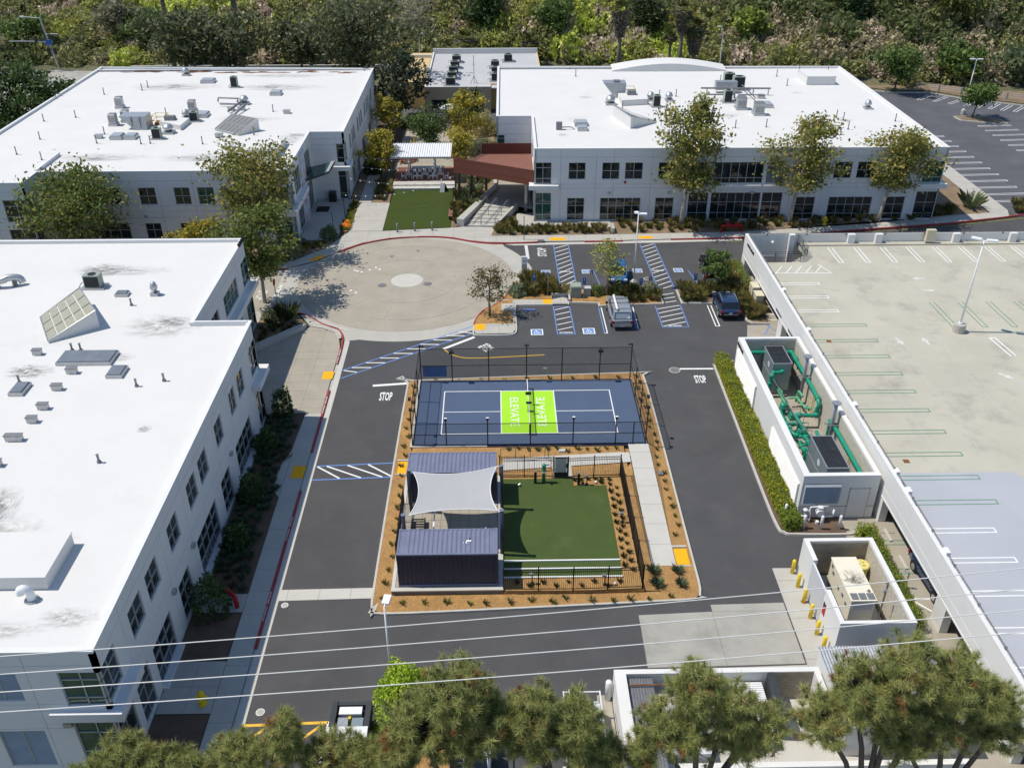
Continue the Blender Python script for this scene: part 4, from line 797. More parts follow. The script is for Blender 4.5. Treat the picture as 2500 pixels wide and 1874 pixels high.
for y in (8.98,6.23,3.61,0.92,-1.72,-4.32,-7.1,-9.77,-12.38,-14.93): bay(TD(23.5,y),TD(29.23,y),0.42,DZ + 0.009,0.085,'green_paint')
for k in range(8): bay(TD(36.6 + 2.56 * k,13.2),TD(36.7 + 2.56 * k,8.4),0.45,DZ + 0.006,0.085,'green_paint')
e = MB()
e.line(TD(38.6,7.5),TD(46,7.5),0.08,DZ + 0.007)
part('green_bay_line',e,'green_paint',PS)
def arrow(cx,cy,ang,L=1.25):
    f = MB(); u = Vector((math.cos(ang),math.sin(ang))); v = Vector((-u.y,u.x)); c = Vector((cx,cy)); q = lambda a,b: (*(c + u * a * L + v * b * L),DZ + 0.007)
    f.face([q(-0.5,-0.08),q(0.0,-0.08),q(0.0,0.08),q(-0.5,0.08)]); f.face([q(0.0,-0.24),q(0.5,0),q(0.0,0.24)]); return f
for i,(x,y,a) in enumerate(((37.4,18.2,180),(37.4,15.6,0),(31.0,6.05,-80),(33.2,6.05,95),(37.2,0.35,-50))): part('arrow_marking',arrow(*TD(x,y),R(a)),'white_worn',PS)
jt = MB()
for y in (17.1,-2.25,7.4): jt.line((XL + 0.4,y),(61,y - 0.3),0.03,DZ + 0.003)
for x in (27.5,30.5,34.2): jt.line((x - 0.0,21),(x,-60),0.03,DZ + 0.0035)
part('deck_joint',jt,'concrete_new',PS)
for (x,y) in ((25.0,5.8),(25.0,-10.8)): part('floor_drain',MB().box(x - 0.2,y - 0.2,DZ,x + 0.2,y + 0.2,DZ + 0.012),'rust_debris',PS)

# =================================================================== LAMP POSTS
def lamp(label,x,y,z0,h,base_r,base_h,heads,r=0.075,paint='steel_white',pb='concrete'):
    t = thing('lamp_post',label,'lamp post',(x,y,z0))
    part('footing',MB().lathe(x,y,[(z0,base_r),(z0 + base_h - 0.04,base_r),(z0 + base_h,base_r - 0.04)],14),pb,t)
    part('pole',MB().tube([(x,y,z0 + base_h),(x,y,z0 + h)],[r,r * 0.6],8),paint,t,True)
    part('base_plate',MB().cyl(x,y,z0 + base_h,z0 + base_h + 0.12,r * 2,10),paint,t)
    for (dx,dy) in heads:
        a = math.atan2(dy,dx); m = MB(); L = math.hypot(dx,dy)
        c = (x + dx * 0.62,y + dy * 0.62); m.obox(c,(L * 0.42,0.19),a,z0 + h - 0.02,z0 + h + 0.09)
        m.tube([(x,y,z0 + h - 0.05),(x + dx * 0.3,y + dy * 0.3,z0 + h + 0.02)],0.045,6); hd = part('lamp_head',m,paint,t)
        part('lens',MB().obox(c,(L * 0.32,0.14),a,z0 + h - 0.04,z0 + h - 0.021),'lens',hd)
    return t
lamp('tall white lamp post with twin heads on the parking deck',36.4,7.3,DZ,8.2,0.5,0.75,((0.95,-0.25),(-0.75,0.55)),0.095)
lamp('white lamp post on round footing between the accessible bays',11.25,22.9,0.1,7.7,0.33,0.7,((0.75,-0.1),(-0.2,0.5)))
lamp('white lamp post among the pines at the front of the yard',-8.2,-26.4,0.1,6.0,0.22,0.3,((0.12,0.75),))
lamp('white twin-headed lamp post in the far right parking lot',71.9,85.2,0.0,8.4,0.35,0.7,((-0.9,0.2),(0.9,-0.1)),0.1)

# =================================================================== CHILLER ENCLOSURE
CE = thing('chiller_enclosure','tall white roofless equipment enclosure beside the parking deck, full of green pipes','enclosure',(17.5,-12.75,0))
cx0,cx1,cy0,cy1,cz = 17.5,22.55,-12.75,6.05,3.55
part('wall',MB().box(cx0,cy0,0,cx0 + 0.45,cy1,cz),'wall_struct',CE); part('wall',MB().box(cx1 - 0.3,cy0,0,cx1,cy1,cz),'wall_struct',CE)
part('wall',MB().box(cx0 + 0.45,cy1 - 0.3,0,cx1 - 0.3,cy1,cz),'wall_struct',CE); part('wall',MB().box(cx0 + 0.45,cy0,0,cx1 - 0.3,cy0 + 0.35,cz),'wall_struct',CE)
part('floor',MB().box(cx0 + 0.45,cy0 + 0.35,0,cx1 - 0.3,cy1 - 0.3,0.08),'concrete_tan',CE)
def blocks(root,P0,u,n,W,H,mat,bw=0.4,bh=0.2,z0=0.0):
    m = MB(); u = Vector((*u,0)); n = Vector((*n,0)); P0 = Vector((*P0,0)); rr = random.Random(9); nr = int(H / bh)
    flip = u.cross(n).z > 0
    for j in range(nr):
        a = -bw / 2 if j % 2 else 0.0
        while a < W:
            x0,x1 = max(0,a) + 0.006,min(W,a + bw) - 0.006; d = 0.014 + rr.uniform(-0.003,0.003); y0,y1 = z0 + j * bh + 0.006,z0 + (j + 1) * bh - 0.006
            if x1 - x0 > 0.03:
                q = lambda p,dd,z: tuple(P0 + u * p + n * dd + Vector((0,0,z)))
                F = [[q(x0,d,y0),q(x1,d,y0),q(x1,d,y1),q(x0,d,y1)],[q(x0,d,y1),q(x1,d,y1),q(x1,0,y1),q(x0,0,y1)],[q(x0,0,y0),q(x0,d,y0),q(x0,d,y1),q(x0,0,y1)],[q(x1,d,y0),q(x1,0,y0),q(x1,0,y1),q(x1,d,y1)]]
                for f in F: m.face(f[::-1] if flip else f)
            a += bw
    return stuff(part('block_facing',m,mat,root))
blocks(CE,(cx1 - 0.3,cy0 + 0.4),(0,1),(-1,0),cy1 - cy0 - 0.8,cz,'block'); blocks(CE,(cx0 + 0.5,cy1 - 0.3),(1,0),(0,-1),cx1 - cx0 - 0.85,cz,'block')
def ribbed(root,name,x,y0,y1,z0,z1,mat,out=0.16):
    """horizontal louvre blades standing proud of a wall that faces -x"""
    n = int((z1 - z0) / 0.12); p = None
    m = MB().box(x - 0.03,y0,z0,x,y1,z1); p = part(name,m,mat,root)
    for k in range(n):
        z = z0 + (z1 - z0) * k / n; b = MB(); dz = (z1 - z0) / n
        b.face([(x - 0.04,y0,z + dz),(x - out,y0,z + 0.02),(x - out,y1,z + 0.02),(x - 0.04,y1,z + dz)]); b.face([(x - out,y0,z + 0.02),(x - out,y0,z),(x - out,y1,z),(x - out,y1,z + 0.02)]); b.face([(x - 0.03,y0,z + dz),(x - 0.03,y0,z),(x - out,y0,z),(x - out,y0,z + 0.02)]); b.face([(x - 0.03,y1,z + dz),(x - out,y1,z + 0.02),(x - out,y1,z),(x - 0.03,y1,z)])
        part('blade',b,mat,p)
ribbed(CE,'louver',cx0,-0.6,5.4,0.9,2.9,'wall_struct'); ribbed(CE,'louver',cx0,-12.3,-5.6,0.9,2.6,'wall_struct')
lv = part('louver',MB().box(17.62,cy0 - 0.05,1.35,20.05,cy0,2.9),'galv_dark',CE)
for k in range(12): z = 1.38 + 0.125 * k; part('blade',MB().face([(17.62,cy0 - 0.05,z + 0.11),(17.62,cy0 - 0.17,z),(20.05,cy0 - 0.17,z),(20.05,cy0 - 0.05,z + 0.11)]),'skylight',lv)
part('door',MB().box(20.75,cy0 - 0.03,0.05,22.0,cy0,2.45),'wall_struct',CE); part('door_frame',MB().box(20.68,cy0 - 0.012,0.05,20.74,cy0 - 0.002,2.52).box(22.01,cy0 - 0.012,0.05,22.07,cy0 - 0.002,2.52).box(20.68,cy0 - 0.012,2.46,22.07,cy0 - 0.002,2.52),'galv',CE)
part('reveal_line',MB().box(cx0 + 0.01,cy0 - 0.012,1.0,cx1 - 0.01,cy0 - 0.002,1.04),'galv_dark',CE)
lt = MB(); rr = random.Random(4); y = 5.7
while y > 4.2: h = rr.uniform(0.2,0.34); lt.box(cx0 - 0.07,y - 0.12,3.06,cx0 - 0.01,y + 0.1,3.06 + h); y -= 0.3
part('raised_letters',lt,'steel_black',CE)
def chiller(label,x0,y0,x1,y1,z1):
    t = thing('chiller_unit',label,'chiller',((x0 + x1) / 2,(y0 + y1) / 2,0.08))
    part('casing',MB().box(x0,y0,0.35,x1,y1,z1 - 0.06),'chiller',t); part('skid',MB().box(x0 - 0.1,y0 - 0.1,0.08,x1 + 0.1,y1 + 0.1,0.35),'galv_dark',t)
    part('top_frame',MB().box(x0 - 0.04,y0 - 0.04,z1 - 0.06,x1 + 0.04,y0 + 0.05,z1 + 0.02).box(x0 - 0.04,y1 - 0.05,z1 - 0.06,x1 + 0.04,y1 + 0.04,z1 + 0.02).box(x0 - 0.04,y0 + 0.05,z1 - 0.06,x0 + 0.05,y1 - 0.05,z1 + 0.02).box(x1 - 0.05,y0 + 0.05,z1 - 0.06,x1 + 0.04,y1 - 0.05,z1 + 0.02),'galv',t)
    for i in range(2):
        for j in range(2): a = x0 + 0.06 + i * (x1 - x0 - 0.1) / 2; b = y0 + 0.06 + j * (y1 - y0 - 0.1) / 2; part('fan_grille',MB().box(a,b,z1 - 0.06,a + (x1 - x0) / 2 - 0.07,b + (y1 - y0) / 2 - 0.07,z1 + 0.012),'grille_black',t)
    yc = (y0 + y1) / 2; part('badge',MB().face([(x0 - 0.01,yc - 0.3 + 0.28 * math.cos(R(a)),2.25 + 0.28 * math.sin(R(a))) for a in range(0,360,60)]),'lens',t)
    part('side_rail',MB().box(x0 - 0.03,y0,1.55,x0,y1,1.62).box(x0 - 0.03,y1 - 0.05,0.35,x0,y1,z1 - 0.06),'galv',t)
    return t
chiller('grey chiller with black grille top at the far end of the equipment enclosure',19.65,2.75,21.15,5.6,2.92); chiller('grey chiller with black grille top at the near end of the equipment enclosure',19.63,-11.1,21.12,-7.35,2.92)
def stack(label,x,y):
    t = thing('exhaust_stack',label,'exhaust stack',(x,y,0.1)); part('pipe',MB().cyl(x,y,0.1,4.25,0.14,10),'galv',t,True)
    part('rain_cap',MB().lathe(x,y,[(4.25,0.14),(4.33,0.33),(4.4,0.34),(4.41,0.28),(4.33,0.0)],14),'galv',t)
    b = MB()
    for k in range(24): z = 0.9 + 0.13 * k; b.box(x - 0.17,y - 0.2,z,x - 0.02,y - 0.13,z + 0.05)
    part('ladder_rungs',b,'galv_dark',t); part('bracket',MB().box(x - 0.6,y - 0.03,2.6,x + 0.8,y + 0.03,2.66).box(x - 0.4,y - 0.33,2.6,x + 0.8,y - 0.27,2.66),'galv',t); return t
stack('slim metal exhaust stack near the far chiller',21.75,1.35); stack('slim metal exhaust stack near the near chiller',21.85,-5.35)
# green pipework
GP = thing('pipework','tangle of green painted pipes, valves and pumps between the two chillers','pipes',(20,-2,0.08))
def pipe(pts,r=0.14,mat='teal'):
    m = MB().tube(bez(pts,4) if len(pts) > 2 else pts,r,9)
    for p in pts[1:-1]: v = Vector(p); m.lathe(v.x,v.y,[(v.z - r * 1.25,r * 0.9),(v.z - r,r * 1.25),(v.z + r,r * 1.25),(v.z + r * 1.25,r * 0.9)],8)
    part('pipe',m,mat,GP,True)
pipe([(17.98,5.5,2.4),(21.3,5.5,2.4),(21.9,5.4,2.4),(21.95,4.4,2.4),(21.95,-1.6,2.4),(21.95,-1.9,1.5),(21.9,-2.1,1.2),(20.6,-2.1,1.2),(20.3,-2.3,1.2),(20.4,-4.2,1.2),(20.4,-4.6,0.9),(20.6,-7.2,0.9)],0.16)
pipe([(22.0,-4.6,0.3),(22.0,-4.7,2.1),(22.0,-5.2,2.4),(22.0,-12.2,2.4)],0.16)
pipe([(18.0,2.3,1.0),(19.3,2.3,1.0),(19.5,2.35,1.3),(19.55,2.35,2.0),(19.7,2.5,2.2),(20.4,2.6,2.25),(20.4,2.75,2.25)],0.15)
pipe([(20.2,2.5,0.9),(20.2,1.6,0.9),(20.2,0.4,0.9),(20.2,-0.3,0.9)],0.15,'teal_lt'); pipe([(19.6,-0.4,0.7),(19.5,-2.0,0.75),(19.6,-3.3,0.75),(19.9,-4.1,0.7),(20.6,-4.3,0.7)],0.15)
pipe([(19.5,-2.4,0.8),(20.0,-2.7,0.8),(20.6,-2.8,0.8)],0.13); pipe([(20.6,0.8,0.9),(21.3,0.8,0.9),(21.4,0.2,0.9),(21.6,-0.6,0.9),(22.0,-0.7,0.9)],0.09,'teal_lt'); pipe([(21.3,0.9,0.5),(21.4,0.9,1.4),(21.5,0.2,1.4)],0.09,'teal_lt')
pipe([(20.0,-5.2,0.6),(20.8,-5.1,0.6),(20.9,-5.4,0.7),(20.7,-7.0,0.7)],0.13); pipe([(19.9,-5.0,0.8),(19.8,-5.6,0.8),(20.1,-6.9,0.8),(20.2,-7.3,0.8)],0.14); pipe([(21.2,-4.4,1.3),(21.2,-5.0,1.2),(21.3,-6.6,1.1),(21.5,-6.8,1.1),(22.0,-6.8,1.1)],0.13); pipe([(18.0,-9.3,1.0),(19.0,-9.3,1.0),(19.6,-9.3,1.0)],0.14); pipe([(20.2,-7.0,0.5),(20.2,-7.05,1.5),(20.3,-7.3,1.8)],0.11); pipe([(21.6,-6.8,0.5),(21.6,-6.85,1.3),(21.9,-6.9,1.4)],0.08,'teal_lt')
for (x,y,r,h) in ((19.95,-0.2,0.28,0.95),(19.0,-4.6,0.3,0.8),(19.0,-5.5,0.3,0.75),(20.1,-6.3,0.28,1.05),(20.5,-3.4,0.2,0.6)): part('separator_tank',MB().lathe(x,y,[(0.08,r * 0.8),(0.2,r),(h,r),(h + 0.12,r * 0.7),(h + 0.16,0.02)],12),'teal',GP,True)
for (x,y) in ((20.5,-3.0),(20.9,-3.9),(20.6,-5.9),(19.7,-1.3),(20.5,-0.9)): part('pump',MB().box(x - 0.22,y - 0.3,0.08,x + 0.22,y + 0.3,0.3).tube([(x,y - 0.25,0.45),(x,y + 0.3,0.45)],0.17,10),'teal',GP)
part('blue_motor',MB().tube([(18.6,-0.6,0.5),(19.2,-0.6,0.5)],0.2,10).box(18.6,-0.9,0.08,19.3,-0.35,0.3),'car_navy',GP)
sf = MB()
for y in (-6.4,-5.4,-4.4,-3.4,-2.4,-1.4): sf.tube([(18.5,y,0.08),(18.5,y,1.35),(20.9,y,1.35),(20.9,y,0.08)],0.025,5)
sf.tube([(19.6,2.3,1.9),(20.1,-3.5,1.5),(20.9,-7,1.5)],0.03,5); part('pipe_support',sf,'galv_dark',GP)
part('gas_line',MB().tube([(22.1,-0.4,0.2),(22.1,-0.4,1.9)],0.04,6).tube([(22.1,-8.6,0.2),(22.1,-8.6,1.9)],0.04,6),'safety_yellow',GP)

# =================================================================== GENERATOR ENCLOSURE
GE = thing('generator_enclosure','white roofless block-wall enclosure around the generator, gate on its left side','enclosure',(16.1,-24.8,0))
gx0,gx1,gy0,gy1,gz = 16.1,20.3,-24.8,-17.85,2.75
part('wall',MB().box(gx0,gy0,0,gx0 + 0.28,-22.2,gz),'wall_struct',GE); part('wall',MB().box(gx0,-19.8,0,gx0 + 0.28,gy1,gz),'wall_struct',GE)
part('wall',MB().box(gx1 - 0.28,gy0,0,gx1,gy1,gz),'wall_struct',GE); part('wall',MB().box(gx0 + 0.28,gy1 - 0.28,0,gx1 - 0.28,gy1,gz),'wall_struct',GE); part('wall',MB().box(gx0 + 0.28,gy0,0,gx1 - 0.28,gy0 + 0.22,gz),'wall_struct',GE)
part('floor',MB().box(gx0 + 0.28,gy0 + 0.25,0,gx1 - 0.28,gy1 - 0.28,0.05),'asphalt',GE)
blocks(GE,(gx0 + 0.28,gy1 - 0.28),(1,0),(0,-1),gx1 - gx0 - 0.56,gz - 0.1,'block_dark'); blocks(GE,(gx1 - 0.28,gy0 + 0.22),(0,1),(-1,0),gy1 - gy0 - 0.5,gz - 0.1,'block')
gt = part('gate',MB().box(gx0 + 0.05,-22.2,0.1,gx0 + 0.1,-19.8,2.6),'steel_white',GE)
for k in range(20): y = -22.15 + 0.12 * k; part('corrugation',MB().prism([(gx0 + 0.05,y),(gx0 + 0.05,y + 0.07),(gx0 - 0.02,y + 0.05),(gx0 - 0.02,y + 0.02)],0.12,2.58),'steel_white',gt)
part('warning_sign',MB().box(gx0 - 0.02,-22.75,1.15,gx0 - 0.004,-22.35,1.75),'signal_red',GE); part('warning_sign',MB().box(gx0 - 0.02,-22.75,1.75,gx0 - 0.005,-22.35,2.0),'steel_black',GE)
GN = thing('generator','cream standby generator with a soot mark on its roof','generator',(18.25,-20.9,0.05))
part('pad',MB().box(17.4,-23.2,0.05,19.9,-18.3,0.14),'concrete_new',GN)
part('skid',MB().box(17.65,-22.6,0.14,19.0,-19.0,0.42),'frame_dark',GN); part('housing',MB().box(17.6,-22.5,0.42,19.0,-18.95,2.1),'cream',GN)
part('roof_lid',MB().box(17.55,-22.55,2.1,19.05,-18.9,2.16),'cream',GN); part('soot',MB().disc(18.35,-20.2,2.164,1.0,24),'grime',GN)
for k in range(3): x = 17.65 + 0.47 * k; part('roof_vent',MB().box(x,-22.45,2.16,x + 0.4,-21.95,2.19),'galv_dark',GN)
part('control_panel',MB().box(17.75,-22.53,1.45,18.85,-22.5,1.95),'plate',GN)
for (y,z) in ((-19.3,1.7),(-19.6,1.4),(-20.6,1.2),(-21.3,1.3),(-21.9,1.2)): part('side_vent',MB().box(17.57,y - 0.12,z,17.6,y + 0.12,z + 0.22),'galv_dark',GN)
part('exhaust',MB().cyl(18.8,-21.8,2.16,2.24,0.09,10),'galv_dark',GN)
DR = thing('spill_drum','pale yellow plastic drum behind the generator','drum',(19.55,-18.85,0.05)); part('barrel',MB().lathe(19.55,-18.85,[(0.05,0.34),(0.12,0.38),(0.7,0.42),(0.74,0.45),(0.8,0.42),(1.3,0.44),(1.36,0.48),(1.42,0.46)],18),'drum_yellow',DR,True); part('lid',MB().lathe(19.55,-18.85,[(1.42,0.47),(1.5,0.47),(1.54,0.42),(1.55,0.0)],18),'drum_yellow',DR); part('lid_marks',MB().box(19.35,-18.95,1.55,19.42,-18.8,1.565).box(19.62,-18.75,1.55,19.72,-18.7,1.565).box(19.55,-19.05,1.55,19.7,-18.98,1.565),'galv_dark',DR)
for (x,y,h,l) in ((19.35,-22.6,3.0,'thin dark mast leaning by the generator control end'),(20.0,-21.5,2.55,'thin grey pole with a small box inside the generator enclosure')):
    o = thing('mast',l,'pole',(x,y,0.1)); part('pole',MB().tube([(x,y,0.1),(x - 0.05,y,h)],0.03,6),'galv_dark',o); part('top_box',MB().box(x - 0.16,y - 0.05,h - 0.12,x - 0.0,y + 0.08,h + 0.06),'galv',o)
for i,y in enumerate((-17.95,-19.15,-20.42,-21.7,-22.97,-24.15)):
    o = thing('bollard','yellow steel bollard, %s from the top in the row by the generator wall' % ordn(i),'bollard',(15.8,y,0),group='yellow bollards by the generator wall'); part('post',MB().lathe(15.8,y,[(0,0.115),(1.02,0.115),(1.08,0.08),(1.1,0.01)],12),'safety_yellow',o,True); part('foot_ring',MB().cyl(15.8,y,0.0,0.035,0.16,12),'rust_debris' if i == 2 else 'concrete',o)
for i,(x,y) in enumerate(((16.75,-12.7),(17.67,-13.86),(18.78,-13.95),(19.99,-13.94))):
    o = thing('bollard','white pipe bollard, %s from the left around the gas meter' % ordn(i),'bollard',(x,y,0.1),group='white bollards around the gas meter'); part('post',MB().lathe(x,y,[(0.1,0.1),(1.15,0.1),(1.2,0.07),(1.22,0.01)],12),'steel_white',o,True)
GM = thing('gas_meter','white gas meter and pipe set in front of the louvred equipment wall','gas meter',(18.6,-13.2,0.11))
part('pipe',MB().tube(bez([(17.5,-13.0,0.5),(17.9,-13.1,0.5),(17.9,-13.1,0.9),(18.2,-13.1,0.85),(18.2,-13.3,0.2)],3),0.06,7).tube([(18.2,-13.1,0.3),(18.2,-13.1,1.25),(19.0,-13.1,1.3),(19.4,-13.1,1.3)],0.05,7).tube([(18.9,-13.15,0.5),(19.6,-13.1,0.45),(19.8,-13.1,0.45),(19.8,-13.1,1.0)],0.07,7),'steel_white',GM,True)
part('meter_body',MB().tube([(18.85,-13.35,0.85),(18.85,-12.95,0.85)],0.26,14).box(18.7,-13.3,1.05,19.0,-13.0,1.3),'steel_white',GM); part('regulator',MB().lathe(17.9,-13.1,[(0.95,0.05),(1.0,0.16),(1.06,0.16),(1.15,0.05)],10).cyl(18.7,-13.4,0.12,0.3,0.12,8),'steel_white',GM)
for i,(y,l) in enumerate(((-14.6,'upper'),(-17.2,'lower'))): solo('wheel_stop',MB().prism([(22.92,y - 0.6),(23.1,y - 0.6),(23.1,y + 0.6),(22.92,y + 0.6)],0.006,0.13),'concrete_new','%s of the two concrete wheel stops beside the hedge at the deck' % l,'wheel stop',(23.0,y,0))
e = MB()
for y in (-15.25,-17.9): hairpin(e,(22.0,y),(25.6,y - 0.05),0.4,0.012,0.1)
mark('bay_line',e,'green_paint'); e = MB(); e.line((22.3,-20.3),(25.5,-20.35),0.12,0.012); e.line((22.35,-20.4),(24.3,-22.6),0.12,0.014); mark('bay_line',e,'white_paint')
o = thing('deck_sign','small grey post sign standing by the parked car under the deck','sign',(22.3,-19.4,0)); part('post',MB().tube([(22.3,-19.4,0),(22.3,-19.4,1.3),(22.0,-19.3,1.35)],0.04,6),'galv',o); part('foot',MB().cyl(22.3,-19.4,0.006,0.05,0.2,10),'galv_dark',o)

# =================================================================== BIN ENCLOSURE
TE = thing('bin_enclosure','white walled bin and storage enclosure behind the pines at the bottom','enclosure',(3.6,-27.2,0))
part('wall',MB().box(3.55,-36,0,4.15,-27.1,2.05),'wall_struct',TE); part('wall',MB().box(4.15,-27.4,0,14.3,-27.1,2.05),'wall_struct',TE)
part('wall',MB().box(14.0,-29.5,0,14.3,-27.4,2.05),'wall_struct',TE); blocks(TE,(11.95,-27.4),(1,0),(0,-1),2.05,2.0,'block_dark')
lm = part('metal_lid',MB().box(4.2,-33,1.7,5.55,-27.45,1.74),'galv_dark',TE)
for k in range(9): part('corrugation',MB().prism([(4.22 + 0.15 * k,-33),(4.29 + 0.15 * k,-33),(4.29 + 0.15 * k,-27.45),(4.22 + 0.15 * k,-27.45)],1.74,1.79),'galv_dark',lm)
wp = part('white_panel',MB().box(8.4,-28.9,1.3,11.3,-27.5,1.34),'steel_white',TE)
for k in range(10): part('slat',MB().box(8.4,-28.85 + 0.14 * k,1.34,11.3,-28.85 + 0.14 * k + 0.1,1.38),'steel_white',wp)
part('post',MB().box(11.55,-30,0,11.9,-27.4,2.0),'frame_dark',TE); part('red_beam',MB().tube([(4.2,-28.0,1.9),(8.5,-28.0,1.95)],0.04,6),'rust_debris',TE)
for i,(x0,y0,x1,y1,h) in enumerate(((5.7,-29.4,7.6,-28.0,1.2),(8.5,-30.6,11.2,-29.2,1.15),(6.0,-31.6,7.9,-30.0,1.1))):
    o = thing('bin',('white waste container at the left inside the bin enclosure','white waste container under the slatted panel','pale waste container at the front of the bin enclosure')[i],'bin',((x0 + x1) / 2,(y0 + y1) / 2,0.01)); part('tub',MB().box(x0 + 0.1,y0 + 0.1,0.15,x1 - 0.1,y1 - 0.1,h,-0.08),'steel_white',o); part('lid',MB().box(x0,y0,h,x1,y1,h + 0.07),'car_white' if i else 'roof_grey',o); part('wheels',MB().tube([(x0 + 0.2,y0 + 0.2,0.1),(x0 + 0.2,y0 + 0.3,0.1)],0.09,8).tube([(x1 - 0.2,y1 - 0.3,0.1),(x1 - 0.2,y1 - 0.2,0.1)],0.09,8),'rubber',o)
part('front_wall',MB().box(5.0,-32.1,0,20.5,-31.8,0.75),'wall_struct',TE)
SH = thing('storage_shed','shed with pale corrugated metal roof below the generator enclosure','shed',(14.5,-31,0))
part('wall',MB().box(14.55,-31.0,0,20.4,-26.3,2.35),'wall_struct',SH); rfm = MB(); n_ = 76
for k in range(n_):
    x0 = 14.4 + 6.2 * k / n_; x1 = 14.4 + 6.2 * (k + 1) / n_; zz = [2.42,2.47][k % 2]; z2 = [2.47,2.42][k % 2]; rfm.face([(x0,-31.2,zz - 0.05),(x1,-31.2,z2 - 0.05),(x1,-26.2,z2 + 0.12),(x0,-26.2,zz + 0.12)])
part('corrugated_roof',rfm,'galv',SH)
o = thing('bollard','thick white bollard at the left corner of the bin enclosure','bollard',(3.3,-27.4,0.15)); part('post',MB().lathe(3.3,-27.4,[(0.15,0.17),(1.45,0.17),(1.52,0.12),(1.54,0.01)],14),'steel_white',o,True)

# =================================================================== ROOFTOP EQUIPMENT
def box_vent(label,x,y,z,w=0.9,h=1.3,grp='square roof vents'):
    o = thing('roof_vent',label,'roof vent',(x,y,z),group=grp); part('curb',MB().box(x - w * 0.62,y - w * 0.62,z,x + w * 0.62,y + w * 0.62,z + 0.3),'galv',o); part('hood',MB().box(x - w / 2,y - w / 2,z + 0.3,x + w / 2,y + w / 2,z + h),'galv',o); part('cap',MB().box(x - w * 0.56,y - w * 0.56,z + h,x + w * 0.56,y + w * 0.56,z + h + 0.08,0.1),'galv_dark',o)
    k = MB()
    for i in range(5): k.box(x - w / 2 - 0.01,y - w / 2 - 0.012,z + 0.5 + 0.14 * i,x + w / 2 + 0.01,y - w / 2,z + 0.56 + 0.14 * i)
    part('louvres',k,'galv_dark',o); return o
def turbine(label,x,y,z,s=1.0):
    o = thing('exhaust_fan',label,'exhaust fan',(x,y,z),group='round rooftop exhaust fans'); part('curb',MB().box(x - 0.5 * s,y - 0.5 * s,z,x + 0.5 * s,y + 0.5 * s,z + 0.25),'galv',o); part('drum',MB().lathe(x,y,[(z + 0.25,0.3 * s),(z + 0.5,0.33 * s),(z + 0.55,0.48 * s),(z + 0.8,0.48 * s),(z + 0.86,0.4 * s),(z + 1.05,0.34 * s),(z + 1.12,0.2 * s),(z + 1.13,0.01)],16),'galv',o,True); return o
def condenser(label,x,y,z,w=1.0,d=0.9,h=1.0,grp='rooftop condensers'):
    o = thing('condenser_unit',label,'air conditioner',(x,y,z),group=grp); part('sleeper',MB().box(x - w * 0.75,y - d * 0.75,z,x + w * 0.75,y + d * 0.75,z + 0.12),'galv',o); part('cabinet',MB().box(x - w / 2,y - d / 2,z + 0.12,x + w / 2,y + d / 2,z + h),'cabinet',o); part('coil',MB().box(x - w / 2 + 0.06,y - d / 2 - 0.015,z + 0.2,x + w / 2 - 0.06,y - d / 2,z + h - 0.1),'grille_black',o); part('fan_guard',MB().cyl(x,y,z + h,z + h + 0.03,min(w,d) * 0.4,16),'grille_black',o); part('coolant_line',MB().tube(bez([(x - w / 2,y,z + 0.4),(x - w * 0.8,y + 0.1,z + 0.35),(x - w,y,z + 0.02)],3),0.035,5),'galv_dark',o); return o
def skylt(label,x0,y0,x1,y1,z,mat='skylight',h=0.32,grp='roof skylights'):
    o = thing('skylight',label,'skylight',((x0 + x1) / 2,(y0 + y1) / 2,z),group=grp); part('curb',MB().box(x0,y0,z,x1,y1,z + h * 0.7),'galv',o); part('pane',MB().box(x0 + 0.05,y0 + 0.05,z + h * 0.7,x1 - 0.05,y1 - 0.05,z + h,0.06),mat,o); return o
def tilt(label,pts_low,pts_high,z,zt,nu,nv,mat):
    """inclined panel frame on a white box: low edge a-b, high edge d-c"""
    a,b = [Vector((*p,z + 0.15)) for p in pts_low]; d,c = [Vector((*p,zt)) for p in pts_high]
    o = thing('tilted_panel_frame',label,'panel frame',(a.x,a.y,z)); m = MB(); lo = lambda v: (v.x,v.y,z)
    for p,q in ((a,b),(b,c),(c,d),(d,a)): m.face([lo(p),lo(q),tuple(q),tuple(p)])
    m.face([tuple(a),tuple(b),tuple(c),tuple(d)]); part('base',m,'roof_white',o); nrm = (b - a).cross(d - a).normalized(); nrm = nrm if nrm.z > 0 else -nrm
    for i in range(nu):
        for j in range(nv):
            P = lambda s,t: tuple(a.lerp(b,s).lerp(d.lerp(c,s),t) + nrm * 0.05); e = 0.012; part('panel',MB().face([P(i / nu + e,j / nv + e),P((i + 1) / nu - e,j / nv + e),P((i + 1) / nu - e,(j + 1) / nv - e),P(i / nu + e,(j + 1) / nv - e)]),mat,o)
    k = MB().tube([tuple(a + nrm * 0.05),tuple(b + nrm * 0.05),tuple(c + nrm * 0.05),tuple(d + nrm * 0.05),tuple(a + nrm * 0.05)],0.06,5); part('rim',k,'galv',o); return o
def stain(root_z,x,y,rx,ry,mat='grime_wide'):
    m = MB(); m.disc(0,0,0,1.0,28); o = link('roof_stain',m.mesh('roof_stain'),mat,None,(x,y,root_z + 0.006)); o.scale = (rx,ry,1); return o
def roof_stain(root,x,y,rx,ry,z,mat='grime_wide'):
    o = stain(z,x,y,rx,ry,mat); o.parent = root; lx,ly,lz = ORG[root]; o.location = (x - lx,y - ly,z + 0.006 - lz); return o
